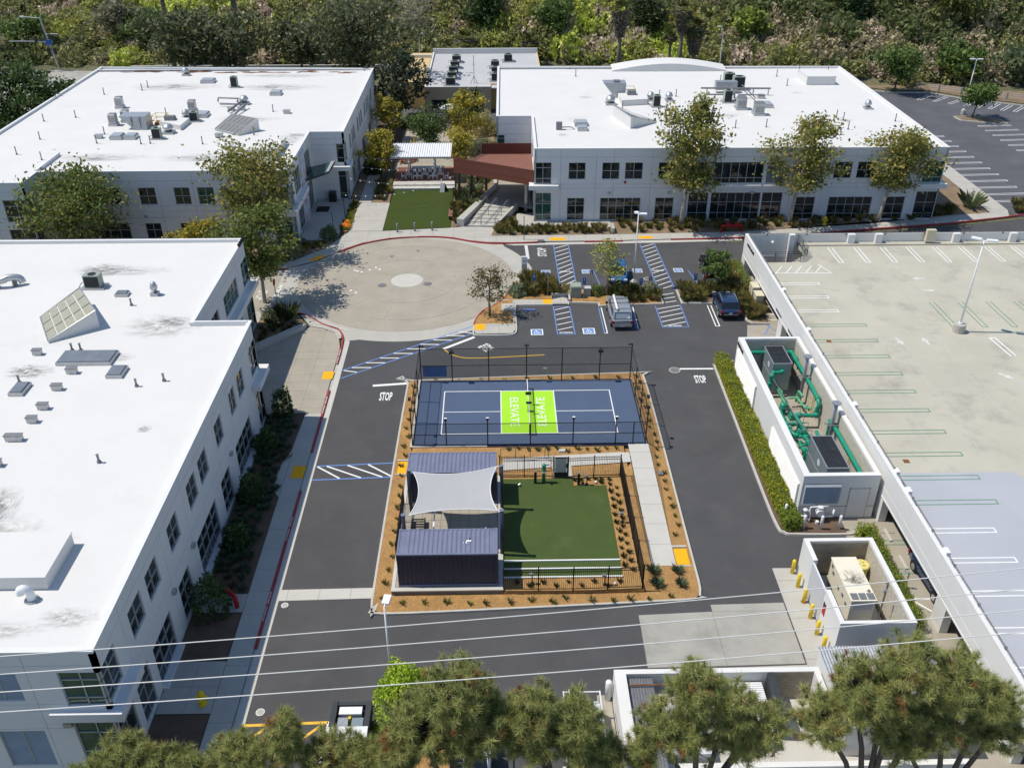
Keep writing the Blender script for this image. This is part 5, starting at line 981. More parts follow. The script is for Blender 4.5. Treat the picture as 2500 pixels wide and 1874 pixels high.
def vpipe(x,y,z,h=0.85,r=0.06):
    o = solo('vent_pipe',MB().cyl(x,y,z,z + h,r,7).cyl(x,y,z,z + 0.12,r * 1.9,7).cyl(x,y,z + h,z + h + 0.03,r * 1.4,7),'galv_dark','short dark vent pipe standing on a white office roof','vent pipe',(x,y,z),'vent pipes on the white roofs')
zL = ZRF
# near left roof
tilt('big tilted beige panel array on the near left roof',((-36.4,1.45),(-34.3,-2.3)),((-34.1,3.9),(-31.5,0.0)),zL,zL + 1.35,3,5,'solar')
for i,(x0,y0,x1,y1,mt,l) in enumerate(((-32.5,-5.55,-28.75,-3.8,'skylight_dark','long dark triple skylight on the near left roof'),(-28.5,-7.3,-27.4,-5.9,'skylight_dark','dark square skylight right of the long triple one'),(-34.0,-9.4,-33.05,-7.95,'skylight_dark','dark skylight with a pipe on it at the left edge'),(-32.2,5.05,-31.2,5.8,'skylight_dark','small grey skylight near the condenser on the near left roof'))): skylt(l,x0,y0,x1,y1,zL,mt)
condenser('grey condenser on sleeper at the upper left of the near roof',-34.4,6.9,zL,1.25,0.8,1.15,'condensers on the near left roof'); turbine('small round vent near the recessed corner of the near roof',-29.15,5.4,zL,0.6)
o = thing('duct','curved metal duct entering from the left edge of the near roof','duct',(-42,6.8,zL)); part('duct_run',MB().tube(bez([(-48,6.9,zL + 0.6),(-42.3,6.9,zL + 0.6),(-41.2,7.2,zL + 0.75),(-40.5,7.5,zL + 0.6),(-40.3,7.5,zL + 0.2)],4),0.28,10),'galv',o,True); part('support',MB().box(-42.1,6.6,zL,-42.0,7.2,zL + 0.5).box(-40.9,7.0,zL,-40.8,7.6,zL + 0.5),'galv_dark',o)
o = thing('duct','pair of bent pipes at the left edge of the near roof','duct',(-35,-12,zL)); part('pipe',MB().tube([(-38,-11.2,zL + 0.5),(-34.6,-11.2,zL + 0.5),(-34.3,-11.4,zL + 0.3)],0.14,8).tube([(-38,-12.6,zL + 0.3),(-33.9,-12.6,zL + 0.3)],0.08,6).tube([(-34.2,-12.9,zL + 0.25),(-34.6,-13.9,zL + 0.25)],0.13,6),'galv_dark',o)
for i,(x,y,w_) in enumerate(((-31.0,-6.5,0.7),(-31.15,-8.6,0.65),(-31.1,-10.9,0.65),(-31.15,-12.4,0.6),(-31.4,-14.35,1.0),(-31.3,-16.9,0.6),(-34.4,-3.9,0.6))): o = solo('roof_curb_vent',MB().box(x - w_ / 2,y - 0.16,zL,x + w_ / 2,y + 0.16,zL + 0.38),'galv','small flat grey roof vent, %s down the column on the near left roof' % ordn(i),'roof vent',(x,y,zL),'flat vents on the near left roof'); part('cap',MB().box(x - w_ / 2 - 0.03,y - 0.2,zL + 0.38,x + w_ / 2 + 0.03,y + 0.2,zL + 0.43),'galv_dark',o)
o = thing('roof_hatch_box','raised white roof box at the lower left of the near roof','roof box',(-26,-25.4,zL)); part('box',MB().box(-32,-27.0,zL,-24.2,-23.75,zL + 0.75),'roof_white',o); part('coping',MB().box(-32,-27.05,zL + 0.75,-24.15,-23.7,zL + 0.82),'roof_white',o)
o = thing('gooseneck_vent','white gooseneck vent below the raised roof box','roof vent',(-24.75,-27.75,zL)); part('neck',MB().tube(bez([(-24.7,-27.7,zL),(-24.7,-27.7,zL + 0.5),(-24.85,-27.75,zL + 0.75),(-25.05,-27.75,zL + 0.7),(-25.1,-27.75,zL + 0.45)],4),0.2,12),'steel_white',o,True); part('flange',MB().cyl(-24.7,-27.7,zL,zL + 0.06,0.34,14),'galv',o)
o = thing('equipment_rack','stack of dark louvred boxes at the left edge of the near roof','roof equipment',(-30.6,-20.7,zL)); part('louvre_stack',MB().box(-31.6,-21.3,zL,-30.0,-20.0,zL + 0.2).box(-31.6,-21.2,zL + 0.3,-30.1,-20.1,zL + 0.5).box(-31.6,-21.1,zL + 0.6,-30.2,-20.2,zL + 0.8),'galv_dark',o); part('legs',MB().box(-30.3,-21.0,zL + 0.2,-30.2,-20.3,zL + 0.6),'galv',o)
for (x,y) in ((-26.1,-8.3),(-24.5,-7.65),(-25.5,-16.7),(-30.4,3.6),(-32.2,-3.4),(-31.6,-3.4),(-34.0,-7.7)): vpipe(x,y,zL,0.55,0.07)
for (x,y,rx,ry,mt) in ((-34.8,10.2,2.4,1.5,'grime'),(-33.4,10.0,4.5,1.2,'grime_wide'),(-26.3,0.9,1.6,0.9,'grime'),(-27.0,0.2,3.2,2.2,'grime_wide'),(-34.0,-6.2,1.8,1.1,'grime'),(-28.6,-4.4,1.3,0.7,'grime_wide'),(-29.6,-21.0,1.4,2.4,'grime'),(-29.4,-22.8,3.6,2.0,'grime_wide'),(-24.0,-13.3,0.5,0.45,'grime'),(-22.5,-28.9,1.6,0.8,'grime_wide'),(-25.6,-29.6,2.5,0.7,'grime_wide'),(-28,-26.3,3.5,0.8,'grime_wide'),(-27.5,-23.2,3.6,0.6,'grime_wide')): roof_stain(LF,x,y,rx,ry,zL,mt)
# far left roof
for i,(x,y,l) in enumerate(((-50.9,60.8,'lone square metal vent at the left of the far left roof'),(-48.9,52.8,'square metal vent, left of the pair beside the big hood'),(-47.9,54.3,'square metal vent, right of the pair beside the big hood'),(-41.0,58.9,'square metal vent above the roof hatch on the far left roof'))): box_vent(l,x,y,zL,0.85,1.35)
o = thing('intake_hood','big wedge-shaped metal intake hood on the far left roof','intake hood',(-45.3,51.5,zL)); hm = MB()
for (p,q) in (((-46.9,51.0,zL + 0.0),None),): pass
hm.face([(-44.2,50.7,zL),(-45.7,50.7,zL),(-47.4,50.9,zL + 1.55),(-44.3,50.9,zL + 1.55)][::-1]); hm.face([(-47.4,50.9,zL + 1.55),(-44.3,50.9,zL + 1.55),(-44.3,53.0,zL + 1.55),(-47.4,53.0,zL + 1.55)]); hm.face([(-44.3,50.9,zL + 1.55),(-44.2,50.7,zL),(-44.2,53.0,zL),(-44.3,53.0,zL + 1.55)]); hm.face([(-45.7,53.0,zL),(-44.2,53.0,zL),(-44.3,53.0,zL + 1.55),(-47.4,53.0,zL + 1.55)]); hm.face([(-45.7,50.7,zL),(-45.7,53,zL),(-47.4,53,zL + 1.55),(-47.4,50.9,zL + 1.55)]); part('hood',hm,'galv',o); part('seams',MB().box(-45.95,50.68,zL + 0.3,-45.9,50.9,zL + 1.5).box(-44.95,50.68,zL + 0.1,-44.9,50.9,zL + 1.5),'galv_dark',o)
def rail_cage(label,x0,y0,x1,y1,z):
    o = thing('hatch_guard',label,'guard rail',((x0 + x1) / 2,(y0 + y1) / 2,z)); m = MB(); P = [(x0,y0),(x1,y0),(x1,y1),(x0,y1),(x0,y0)]
    for h in (0.55,1.1): m.tube([(*p,z + h) for p in P],0.035,5)
    for p in P[:4]: m.tube([(*p,z),(*p,z + 1.1)],0.035,5)
    part('rails',m,'safety_yellow',o); part('hatch',MB().box(x0 + 0.15,y0 + 0.15,z,x1 - 0.15,y1 - 0.15,z + 0.25),'rust_debris',o); part('gate_panel',MB().box(x1 - 0.03,y0 + 0.1,z + 0.55,x1 + 0.03,y0 + 0.6,z + 1.1),'safety_yellow',o)
rail_cage('yellow railed roof hatch on the far left roof',-44.1,52.6,-42.6,54.2,zL); rail_cage('yellow railed roof hatch on the far right roof',14.5,63.6,16.3,65.3,ZRB)
o = thing('roof_ramp_box','white sloped roof box with a small vent beside the yellow hatch','roof box',(-41.5,51.5,zL)); rm = MB().prism([(-43.2,52.3),(-40.1,50.4),(-39.9,53.6),(-42.4,54.4)],zL,zL + 0.6); part('box',rm,'roof_white',o); part('vent',MB().box(-42.6,52.4,zL + 0.6,-41.3,53.3,zL + 1.1,0.1),'galv_dark',o)
for i,(x0,y0,x1,y1) in enumerate(((-47.3,46.6,-45.9,48.2),(-45.6,46.6,-44.3,48.1),(-44.0,73.4,-42.1,75.0),(-32.8,66.4,-31.3,67.9),(-39.9,55.7,-38.4,57.5))): skylt('grey skylight, %s' % ('left of the pair at the front of the far left roof','right of the pair at the front of the far left roof','long one at the back of the far left roof','beside the right stain at the back of the far left roof','beside the condenser in the middle of the far left roof')[i],x0,y0,x1,y1,zL,'skylight',0.5)
for i,(x,y) in enumerate(((-48.8,47.5),(-34.8,47.6),(-28.8,57.7),(-36.2,59.3),(-34.9,59.4))): solo('roof_curb_vent',MB().box(x - 0.4,y - 0.3,zL,x + 0.4,y + 0.3,zL + 0.35).box(x - 0.45,y - 0.35,zL + 0.35,x + 0.45,y + 0.35,zL + 0.42),'galv','small flat vent box, %s' % ('left of the skylight pair on the far left roof','in front of the tilted panel on the far left roof','at the right of the far left roof','left under the pipe cluster of the far left roof','right under the pipe cluster of the far left roof')[i],'roof vent',(x,y,zL))
condenser('condenser on a pad in front of the yellow hatch',-41.8,47.0,zL,1.0,0.7,1.3,'condensers on the far left roof'); condenser('condenser by the skylight in the middle of the far left roof',-39.5,54.3,zL,1.0,0.7,1.2,'condensers on the far left roof'); condenser('condenser at the back of the far left roof',-38.6,71.2,zL,0.9,0.7,1.5,'condensers on the far left roof')
turbine('round exhaust fan right of the front condenser on the far left roof',-41.2,49.3,zL,1.3); turbine('round exhaust fan beside the middle condenser on the far left roof',-40.9,55.6,zL,1.0); turbine('round exhaust fan with pipes on the far left roof',-35.2,62.2,zL,1.2); turbine('exhaust fan wrapped in litter at the back edge of the far left roof',-47.4,78.4,zL,1.0)
o = thing('roof_piping','bent pipes spreading from the exhaust fan on the far left roof','pipes',(-36,61,zL)); part('pipes',MB().tube([(-38.8,62.9,zL + 0.2),(-38.7,62.9,zL + 0.7),(-36.0,62.5,zL + 0.7),(-35.8,61.2,zL + 0.6)],0.12,7).tube([(-38.1,61.2,zL + 0.3),(-35.4,61.0,zL + 0.3)],0.09,6).tube([(-35.3,61.6,zL + 0.6),(-36.2,57.7,zL + 0.3)],0.14,6).tube([(-34.4,60.2,zL + 0.6),(-35.2,55.6,zL + 0.2)],0.12,6),'galv_dark',o)
tilt('tilted grey panel on the far left roof',((-36.0,50.3),(-32.6,48.0)),((-34.2,52.4),(-30.6,50.1)),zL,zL + 1.35,6,2,'solar_grey')
for (x,y) in ((-55.4,67.6),(-51.0,69.8),(-50.7,71.4),(-58.2,54.7),(-54.9,56.3),(-43.9,57.2),(-48.7,49.0),(-55.5,47.1),(-48.3,45.4),(-43.1,45.0),(-42.1,45.2),(-36.0,44.8),(-31.2,42.7),(-30.0,39.6),(-32.8,36.2),(-55.7,41.4),(-52.1,39.4),(-30.7,58.5),(-30.9,48.3)): vpipe(x,y,zL,0.9)
for (x,y,rx,ry,mt) in ((-47.0,72.0,1.6,1.5,'grime'),(-47.0,71.6,7.0,2.4,'grime_wide'),(-33.5,71.4,1.5,1.4,'grime'),(-32.5,71.2,6.5,2.4,'grime_wide'),(-46.3,39.7,1.6,0.9,'grime'),(-46,40.2,6.0,1.7,'grime_wide'),(-34.5,39.3,1.7,0.9,'grime'),(-34.4,39.9,6.0,1.7,'grime_wide'),(-25.6,48.2,1.4,0.8,'grime'),(-26.3,46.8,1.8,2.6,'grime_wide'),(-33.0,55.2,4.5,1.4,'grime_wide'),(-33,78,8,1.5,'grime_wide')): roof_stain(LB,x,y,rx,ry,zL,mt)
# far right roof
tilt('tilted grey panel on the far right roof',((12.7,56.9),(13.9,50.3)),((15.6,56.3),(17.2,52.4)),ZRB,ZRB + 0.9,2,5,'solar_grey') if 0 else tilt('tilted grey panel on the far right roof',((17.2,51.6),(14.6,55.8)),((13.8,49.2),(12.3,54.6)),ZRB,ZRB + 1.35,5,2,'solar_grey')
o = thing('intake_hood','wedge-shaped metal intake hood on the far right roof','intake hood',(14.2,63.8,ZRB)); hm = MB(); hm.face([(13.6,63.4,ZRB),(14.9,63.4,ZRB),(15.0,63.6,ZRB + 1.9),(12.0,63.6,ZRB + 1.9)]); hm.face([(12.0,63.6,ZRB + 1.9),(15.0,63.6,ZRB + 1.9),(15.0,65.4,ZRB + 1.9),(12.0,65.4,ZRB + 1.9)]); hm.face([(14.9,63.4,ZRB),(14.9,65.4,ZRB),(15,65.4,ZRB + 1.9),(15,63.6,ZRB + 1.9)]); hm.face([(13.6,65.4,ZRB),(13.6,63.4,ZRB),(12,63.6,ZRB + 1.9),(12,65.4,ZRB + 1.9)]); part('hood',hm,'galv',o); part('cap',MB().box(13.4,64,ZRB + 1.9,14.2,64.8,ZRB + 2.1),'galv_dark',o)
turbine('large round exhaust fan at the left of the far right roof',12.6,60.3,ZRB,1.25); turbine('round exhaust fan beside the condenser of the far right roof',18.1,62.0,ZRB,1.0); turbine('round exhaust fan above the left tree of the far right roof',20.5,61.9,ZRB,1.0); turbine('round exhaust fan alone at the right of the far right roof',45.2,57.4,ZRB,0.9); turbine('round exhaust fan inside the pipe cluster of the far right roof',29.3,60.8,ZRB,1.2)
o = thing('roof_ramp_box','white sloped roof box with a small vent on the far right roof','roof box',(15.7,60,ZRB)); part('box',MB().prism([(14.0,59.4),(17.4,60.0),(17.2,63.2),(13.9,63.0)],ZRB,ZRB + 0.75),'roof_white',o); part('vent',MB().box(15.0,61.8,ZRB + 0.75,16.2,62.8,ZRB + 1.3,0.1),'galv_dark',o)
condenser('condenser on a white pad left of the tallest tree',18.4,59.0,ZRB,0.9,0.8,1.5,'condensers on the far right roof'); condenser('big condenser at the back of the pipe cluster',30.9,67.6,ZRB,1.5,1.2,1.8,'condensers on the far right roof'); condenser('condenser behind the big one of the pipe cluster',29.9,69.2,ZRB,1.4,1.0,1.9,'condensers on the far right roof'); condenser('condenser in the front of the pipe cluster',28.0,60.9,ZRB,1.0,0.8,1.6,'condensers on the far right roof')
for x,y,l in ((29.0,57.7,'square vent box in front of the pipe cluster on the far right roof'),(30.6,55.0,'square vent box nearest the front on the far right roof')): box_vent(l,x,y,ZRB,1.15,1.5)
skylt('large grey skylight right of the pipe cluster',31.3,57.9,33.3,59.8,ZRB,'skylight',0.5); skylt('small grey skylight behind the pipe cluster',32.5,62.6,33.4,63.4,ZRB,'skylight',0.5); skylt('grey skylight at the left front of the far right roof',7.2,50.2,8.8,51.8,ZRB,'skylight',0.5); skylt('grey skylight below the other at the left front of the far right roof',7.4,48.2,8.6,49.4,ZRB,'skylight',0.5)
solo('junction_box',MB().box(4.9,48.8,ZRB,5.6,49.3,ZRB + 0.9).tube([(5.6,49.0,ZRB + 0.3),(6.6,49.1,ZRB + 0.3),(7.1,48.9,ZRB + 0.1)],0.06,6),'galv_dark','dark box with a cable at the left front of the far right roof','junction box',(5.2,49,ZRB))
o = thing('roof_piping','rack of grey pipes and ducts forming the cluster on the far right roof','pipes',(29,64,ZRB)); part('pipes',MB().tube([(25.2,64.8,ZRB + 0.9),(34.5,64.4,ZRB + 0.9)],0.12,7).tube([(25.5,63.2,ZRB + 0.5),(33.4,62.6,ZRB + 0.5)],0.08,6).tube([(29.3,67.0,ZRB + 1.0),(29.0,61.5,ZRB + 1.0)],0.1,6).tube([(31.2,66.8,ZRB + 0.8),(31.6,60.8,ZRB + 0.6)],0.08,6),'galv_dark',o); part('duct',MB().box(27.4,65.6,ZRB + 0.4,30.3,66.6,ZRB + 1.5),'galv',o); part('legs',MB().box(26,64.6,ZRB,26.1,65.0,ZRB + 0.85).box(28.3,64.5,ZRB,28.4,64.9,ZRB + 0.85).box(32.2,64.4,ZRB,32.3,64.7,ZRB + 0.85).box(34.2,64.3,ZRB,34.3,64.6,ZRB + 0.85),'galv',o)
o = thing('roof_hatch_box','raised white roof box at the back right of the far right roof','roof box',(43,71.5,ZRB)); part('box',MB().box(41.0,69.8,ZRB,45.0,74.0,ZRB + 1.1),'roof_white',o); part('coping',MB().box(40.95,69.75,ZRB + 1.1,45.05,74.05,ZRB + 1.18),'roof_white',o); part('vent',MB().cyl(41.5,74.4,ZRB,ZRB + 0.7,0.3,10),'galv_dark',o)
for (x,y) in ((42.1,77.3),(38.2,74.9),(46.5,77.7),(38.2,69.5),(30.2,49.5),(26.4,49.2),(25.4,54.0),(39.7,48.3),(39.9,53.3),(40.4,52.2),(46.6,51.6),(9.3,75.6),(29.4,71.8),(13.9,57.9),(19.5,63.6),(21.8,64.0)): vpipe(x,y,ZRB,0.95)
for (x,y,rx,ry,mt) in ((9.5,64.0,1.2,0.8,'grime_wide'),(40.5,52.6,1.1,0.7,'grime'),(26.6,55.0,1.6,1.0,'grime_wide'),(38.2,66.0,1.0,0.5,'grime_wide'),(13.0,55.0,0.8,1.0,'grime_wide'),(5.5,47.0,0.8,0.8,'grime_wide')): roof_stain(RB,x,y,rx,ry,ZRB,mt)
# beige building roof
for i,y in enumerate((90.0,93.9,97.6,101.6,106.0)): condenser('grey air conditioner, %s from the front in the row on the beige building' % ordn(i),-9.4 + 0.1 * i,y,3.85,1.5,1.3,1.25,'air conditioners in a row on the beige building')
for i,(x,y) in enumerate(((-2.2,92.6),(-2.2,97.0),(-2.3,101.5),(0.0,106.5))): condenser('grey air conditioner, %s on the right half of the beige roof' % ordn(i),x,y,3.85,1.4,1.3,1.3,'air conditioners on the right of the beige roof')
o = thing('antenna','slim antenna mast on the beige building roof','antenna',(-5.7,91,3.85)); part('mast',MB().tube([(-5.7,91,3.85),(-5.7,91,8.2)],0.05,6),'galv_dark',o); part('tripod',MB().tube([(-6.3,90.5,3.85),(-5.7,91,5.0)],0.04,5).tube([(-5.1,90.5,3.85),(-5.7,91,5.0)],0.04,5).tube([(-5.7,91.8,3.85),(-5.7,91,5.0)],0.04,5),'galv_dark',o); part('cross_bar',MB().tube([(-6.0,91,6.8),(-5.4,91,6.8)],0.03,5),'galv_dark',o)
o = thing('fire_hose_reels','row of dark round fittings on the parapet corner of the near left roof','roof fittings',(-24.5,15,ZT))
for y in (15.8,15.3,14.8,14.3): part('disc',MB().tube([(-24.62,y,ZT + 0.17),(-24.62,y - 0.1,ZT + 0.17)],0.16,10),'steel_black',o)
part('bracket',MB().box(-24.7,14.1,ZT + 0.02,-24.55,15.9,ZT + 0.06),'steel_black',o)
# =================================================================== COURT
CT = thing('pickleball_court','blue pickleball court with lime green centre zone','court',(0,0,0.1))
ch = 0.45
part('base',MB().box(-8.85,-4.62,0.05,8.72,4.75,ch - 0.04),'concrete_dark',CT); part('kerb_edge',MB().box(-8.9,-4.66,ch - 0.12,-3.2,-4.5,ch + 0.02).box(-8.9,-4.5,ch - 0.12,-8.74,4.6,ch + 0.02).box(-8.9,4.6,ch - 0.12,1.2,4.8,ch + 0.02),'concrete_new',CT)
part('surface',MB().box(-8.74,-4.5,ch - 0.06,8.62,4.6,ch),'court_blue',CT); part('side_curb',MB().box(-3.2,-4.68,0.2,8.7,-4.5,ch - 0.01),'container_side',CT)
part('centre_zone',MB().sheet([(-2.13,-3.05),(2.13,-3.05),(2.13,3.05),(-2.13,3.05)],ch + 0.004),'court_green',CT)
ln = MB(); z = ch + 0.008
for a,b in (((-6.705,-3.02),(6.705,-3.02)),((-6.705,3.02),(6.705,3.02))): ln.line(a,b,0.08,z)
for x in (-6.67,-2.13,2.13,6.67): ln.line((x,-3.05),(x,3.05),0.08,z + 0.001)
ln.line((-6.7,0),(-2.13,0),0.07,z + 0.002); ln.line((2.13,0),(6.7,0),0.07,z + 0.002); part('court_lines',ln,'white_paint',CT)
part('lettering',text_mb('ELEVATE',4.05,0.66,-1.08,0.0,z + 0.002,R(-90)),'white_paint',CT); part('lettering',text_mb('ELEVATE',4.05,0.66,1.02,0.0,z + 0.002,R(90)),'white_paint',CT)
NT = thing('net','black pickleball net with white tape across the green zone','net',(0,0,ch)); part('net_mesh',MB().face([(0,-3.2,ch + 0.05),(0,3.35,ch + 0.05),(0,3.35,ch + 0.9),(0,0,ch + 0.86),(0,-3.2,ch + 0.9)]),'wind_screen',NT); part('tape',MB().box(-0.03,0.3,ch + 0.85,0.03,3.35,ch + 0.93).box(-0.02,-3.2,ch + 0.85,0.02,0.3,ch + 0.93),'white_paint',NT); part('net_post',MB().cyl(0,3.4,ch,ch + 0.95,0.05,8),'steel_black',NT); part('net_post',MB().cyl(0,-3.25,ch,ch + 0.95,0.05,8),'steel_black',NT); part('centre_strap',MB().box(-0.05,-0.15,ch,0.05,0.15,ch + 0.86),'steel_black',NT); part('score_board',MB().box(-0.2,0.9,ch + 0.95,0.25,1.05,ch + 1.15).box(-0.2,-0.4,ch + 0.95,0.25,-0.3,ch + 1.1),'steel_black',NT)
CF = thing('court_fence','tall black chain-link fence with light poles around the court','fence',(0,4.6,ch))
top = ch + 3.05; fl = ch + 1.9
xb = [-8.66,-6.1,-3.1,0,2.9,6.0,8.55]; xf = [-8.72,-6.2,-3.15,0,3.15,6.3,7.6,8.55]
for x in xb: part('post',MB().cyl(x,4.62,ch,top + (0.35 if x in (0,-8.66,8.55) else 0),0.045,7),'steel_black',CF)
for x in xf: part('post',MB().cyl(x,-4.48,ch - 0.1,top if abs(x) > 8 else fl + (0.35 if x in (-6.2,-3.15,3.15,6.3) else 0),0.045,7),'steel_black',CF)
for s_,x in ((-1,-8.69),(1,8.55)):
    for y in (-1.45,1.55): part('post',MB().cyl(x,y,ch,top,0.04,7),'steel_black',CF)
for z in (top,ch + 1.5,ch + 0.06): part('rail',MB().tube([(-8.66,4.62,z),(8.55,4.62,z)],0.028,6),'steel_black',CF)
for z in (fl,ch + 0.95,ch + 0.05): part('rail',MB().tube([(-8.7,-4.48,z),(8.55,-4.48,z)],0.028,6),'steel_black',CF)
for x in (-8.69,8.55):
    for z in (top,ch + 1.5,ch + 0.06): part('rail',MB().tube([(x,-4.48,z),(x,4.62,z)],0.028,6),'steel_black',CF)
for a,b in zip(xb[:-1],xb[1:]): part('mesh_panel',MB().face([(a,4.62,ch),(b,4.62,ch),(b,4.62,top),(a,4.62,top)]),'chain_link',CF)
for a,b in zip(xf[:-1],xf[1:]): part('mesh_panel',MB().face([(a,-4.48,ch),(b,-4.48,ch),(b,-4.48,fl),(a,-4.48,fl)]),'chain_link',CF)
for x in (-8.69,8.55):
    for a,b in ((-4.48,-1.45),(-1.45,1.55),(1.55,4.62)): part('mesh_panel',MB().face([(x,a,ch),(x,b,ch),(x,b,top),(x,a,top)]),'chain_link',CF)
for x in (-6.1,6.0): part('flood_light',MB().box(x - 0.2,4.3,top - 0.3,x + 0.2,4.6,top - 0.12).tube([(x,4.6,top - 0.05),(x,4.45,top - 0.12)],0.03,5),'steel_black',CF)
for x,d in ((0,0),(-8.66,1),(8.55,-1)): part('flood_light',MB().box(x - 0.2 + 0.15 * d,4.45,top + 0.3,x + 0.2 + 0.15 * d,4.65,top + 0.37),'steel_black',CF)
for x in (-6.2,-3.15,3.15,6.3): part('flood_light',MB().box(x - 0.1,-4.52,fl + 0.3,x + 0.1,-4.38,fl + 0.48),'steel_black',CF); part('light_top',MB().box(x - 0.1,-4.52,fl + 0.481,x + 0.1,-4.38,fl + 0.5),'steel_white',CF)
for s_,x in ((-1,-8.72),(1,8.58)):
    for y in (-4.45,): part('flood_light',MB().box(x - 0.12,y + 0.1,top - 0.1,x + 0.12,y + 0.35,top + 0.06).box(x - 0.1 + 0.15 * s_,y + 1.2,top + 0.1,x + 0.1 + 0.15 * s_,y + 1.5,top + 0.25),'steel_black',CF)
o = thing('banner','blue banner hung on the back fence of the court at its left end','banner',(-7.55,4.7,ch + 0.45)); part('cloth',MB().face([(-8.5,4.66,ch + 0.45),(-6.55,4.66,ch + 0.45),(-6.55,4.66,ch + 1.42),(-8.5,4.66,ch + 1.42)]),'blue_worn',o); part('hem',MB().box(-8.52,4.65,ch + 1.4,-6.53,4.67,ch + 1.44),'court_blue',o)
# =================================================================== CONTAINERS AND SAIL
struct('container_pad',MB().box(-8.88,-19.5,0.05,-2.16,-8.3,0.42),'concrete_dark')
struct('pad_coping',MB().box(-8.9,-19.55,0.42,-2.14,-19.24,0.5).box(-8.9,-19.24,0.42,-8.68,-8.3,0.5).box(-2.44,-19.24,0.42,-2.14,-8.3,0.495),'concrete_new')
slabs('paver_floor',[(-8.66,-19.2),(-2.46,-19.2),(-2.46,-8.35),(-8.66,-8.35)],0.62,0.49,'concrete_tan',gap=0.02)
def container(label,x0,y0):
    L,W,H = 5.98,2.3,2.56; z0 = 0.5; x1,y1,z1 = x0 + L,y0 + W,z0 + H
    t = thing('shipping_container',label,'shipping container',(x0 + L / 2,y0 + W / 2,z0))
    def corr(n,f):  # zigzag trapezoid profile offsets
        out = []
        for k in range(n): out += [(k + 0.0) / n,(k + 0.3) / n,(k + 0.5) / n,(k + 0.8) / n]
        return out + [1.0]
    m = MB(); S = corr(21,0); xs_ = [x0 + 0.12 + (L - 0.24) * s for s in S]; dp = [0,0,0.045,0.045] * 21 + [0]
    r = MB()
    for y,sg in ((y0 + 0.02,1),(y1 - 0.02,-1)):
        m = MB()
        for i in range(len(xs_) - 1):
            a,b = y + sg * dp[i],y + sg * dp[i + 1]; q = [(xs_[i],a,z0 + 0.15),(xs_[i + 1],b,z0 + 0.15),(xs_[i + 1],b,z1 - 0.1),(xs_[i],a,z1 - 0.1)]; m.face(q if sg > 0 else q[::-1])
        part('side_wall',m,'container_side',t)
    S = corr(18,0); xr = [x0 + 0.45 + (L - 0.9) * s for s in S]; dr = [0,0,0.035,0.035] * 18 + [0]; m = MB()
    for i in range(len(xr) - 1): m.face([(xr[i],y0 + 0.1,z1 - 0.045 + dr[i]),(xr[i + 1],y0 + 0.1,z1 - 0.045 + dr[i + 1]),(xr[i + 1],y1 - 0.1,z1 - 0.045 + dr[i + 1]),(xr[i],y1 - 0.1,z1 - 0.045 + dr[i])])
    for a,b in ((x0 + 0.1,xr[0]),(xr[-1],x1 - 0.1)): m.face([(a,y0 + 0.1,z1 - 0.045),(b,y0 + 0.1,z1 - 0.045),(b,y1 - 0.1,z1 - 0.045),(a,y1 - 0.1,z1 - 0.045)])
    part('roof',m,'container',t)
    f = MB(); w = 0.11
    for y in (y0,y1 - w): f.box(x0,y,z1 - w,x1,y + w,z1 - 0.012).box(x0,y,z0,x1,y + w,z0 + 0.15)
    for x in (x0,x1 - w): f.box(x,y0 + w,z1 - w,x + w,y1 - w,z1 - 0.012).box(x,y0 + w,z0,x + w,y1 - w,z0 + 0.15)
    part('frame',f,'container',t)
    for x in (x0,x1 - w):
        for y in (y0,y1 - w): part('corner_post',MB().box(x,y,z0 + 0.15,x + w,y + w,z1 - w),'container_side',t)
    for x in (x0 - 0.01,x1 - 0.15):
        for y in (y0 - 0.01,y1 - 0.13):
            for z in (z0,z1 - 0.1): part('corner_casting',MB().box(x,y,z,x + 0.16,y + 0.14,z + 0.105),'container',t)
    part('end_wall',MB().box(x0 + 0.02,y0 + w,z0 + 0.15,x0 + 0.06,y1 - w,z1 - w),'container',t)
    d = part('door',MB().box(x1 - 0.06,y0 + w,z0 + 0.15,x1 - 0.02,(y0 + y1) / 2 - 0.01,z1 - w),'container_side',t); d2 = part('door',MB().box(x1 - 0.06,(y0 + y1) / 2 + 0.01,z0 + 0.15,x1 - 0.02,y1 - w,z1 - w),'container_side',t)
    for dd,yy in ((d,y0 + 0.5),(d2,y1 - 0.5)): part('lock_rod',MB().cyl(x1,yy,z0 + 0.1,z1 - 0.1,0.02,6).box(x1 - 0.02,yy - 0.05,z0 + 1.0,x1 + 0.05,yy + 0.05,z0 + 1.2),'container',dd)
    return t
container('navy shipping container in front, on the low concrete wall',-8.45,-19.2); CB = container('navy shipping container behind the grey shade sail',-8.48,-11.25)
part('serving_window',MB().box(-7.6,-11.32,1.0,-3.3,-11.24,2.5),'frame_dark',CB)
o = solo('roof_debris',MB().box(-4.35,-18.1,3.03,-4.05,-17.97,3.06).box(-4.2,-18.0,3.03,-4.12,-17.75,3.05).box(-4.5,-18.25,3.03,-4.3,-18.1,3.05),'white_paint','white scrap lying on the front container roof','debris',(-4.2,-18,3.03))
SP = [(-8.22,-12.1),(-2.17,-11.75),(-8.2,-16.62),(-2.2,-16.3)]
for i,(x,y) in enumerate(SP):
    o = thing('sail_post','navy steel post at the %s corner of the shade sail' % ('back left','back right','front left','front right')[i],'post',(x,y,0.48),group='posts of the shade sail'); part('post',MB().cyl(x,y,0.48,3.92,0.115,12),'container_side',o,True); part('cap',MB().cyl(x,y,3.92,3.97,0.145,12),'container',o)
SL = thing('shade_sail','light grey four-cornered shade sail stretched between the containers','shade sail',(-5.2,-14,3.6))
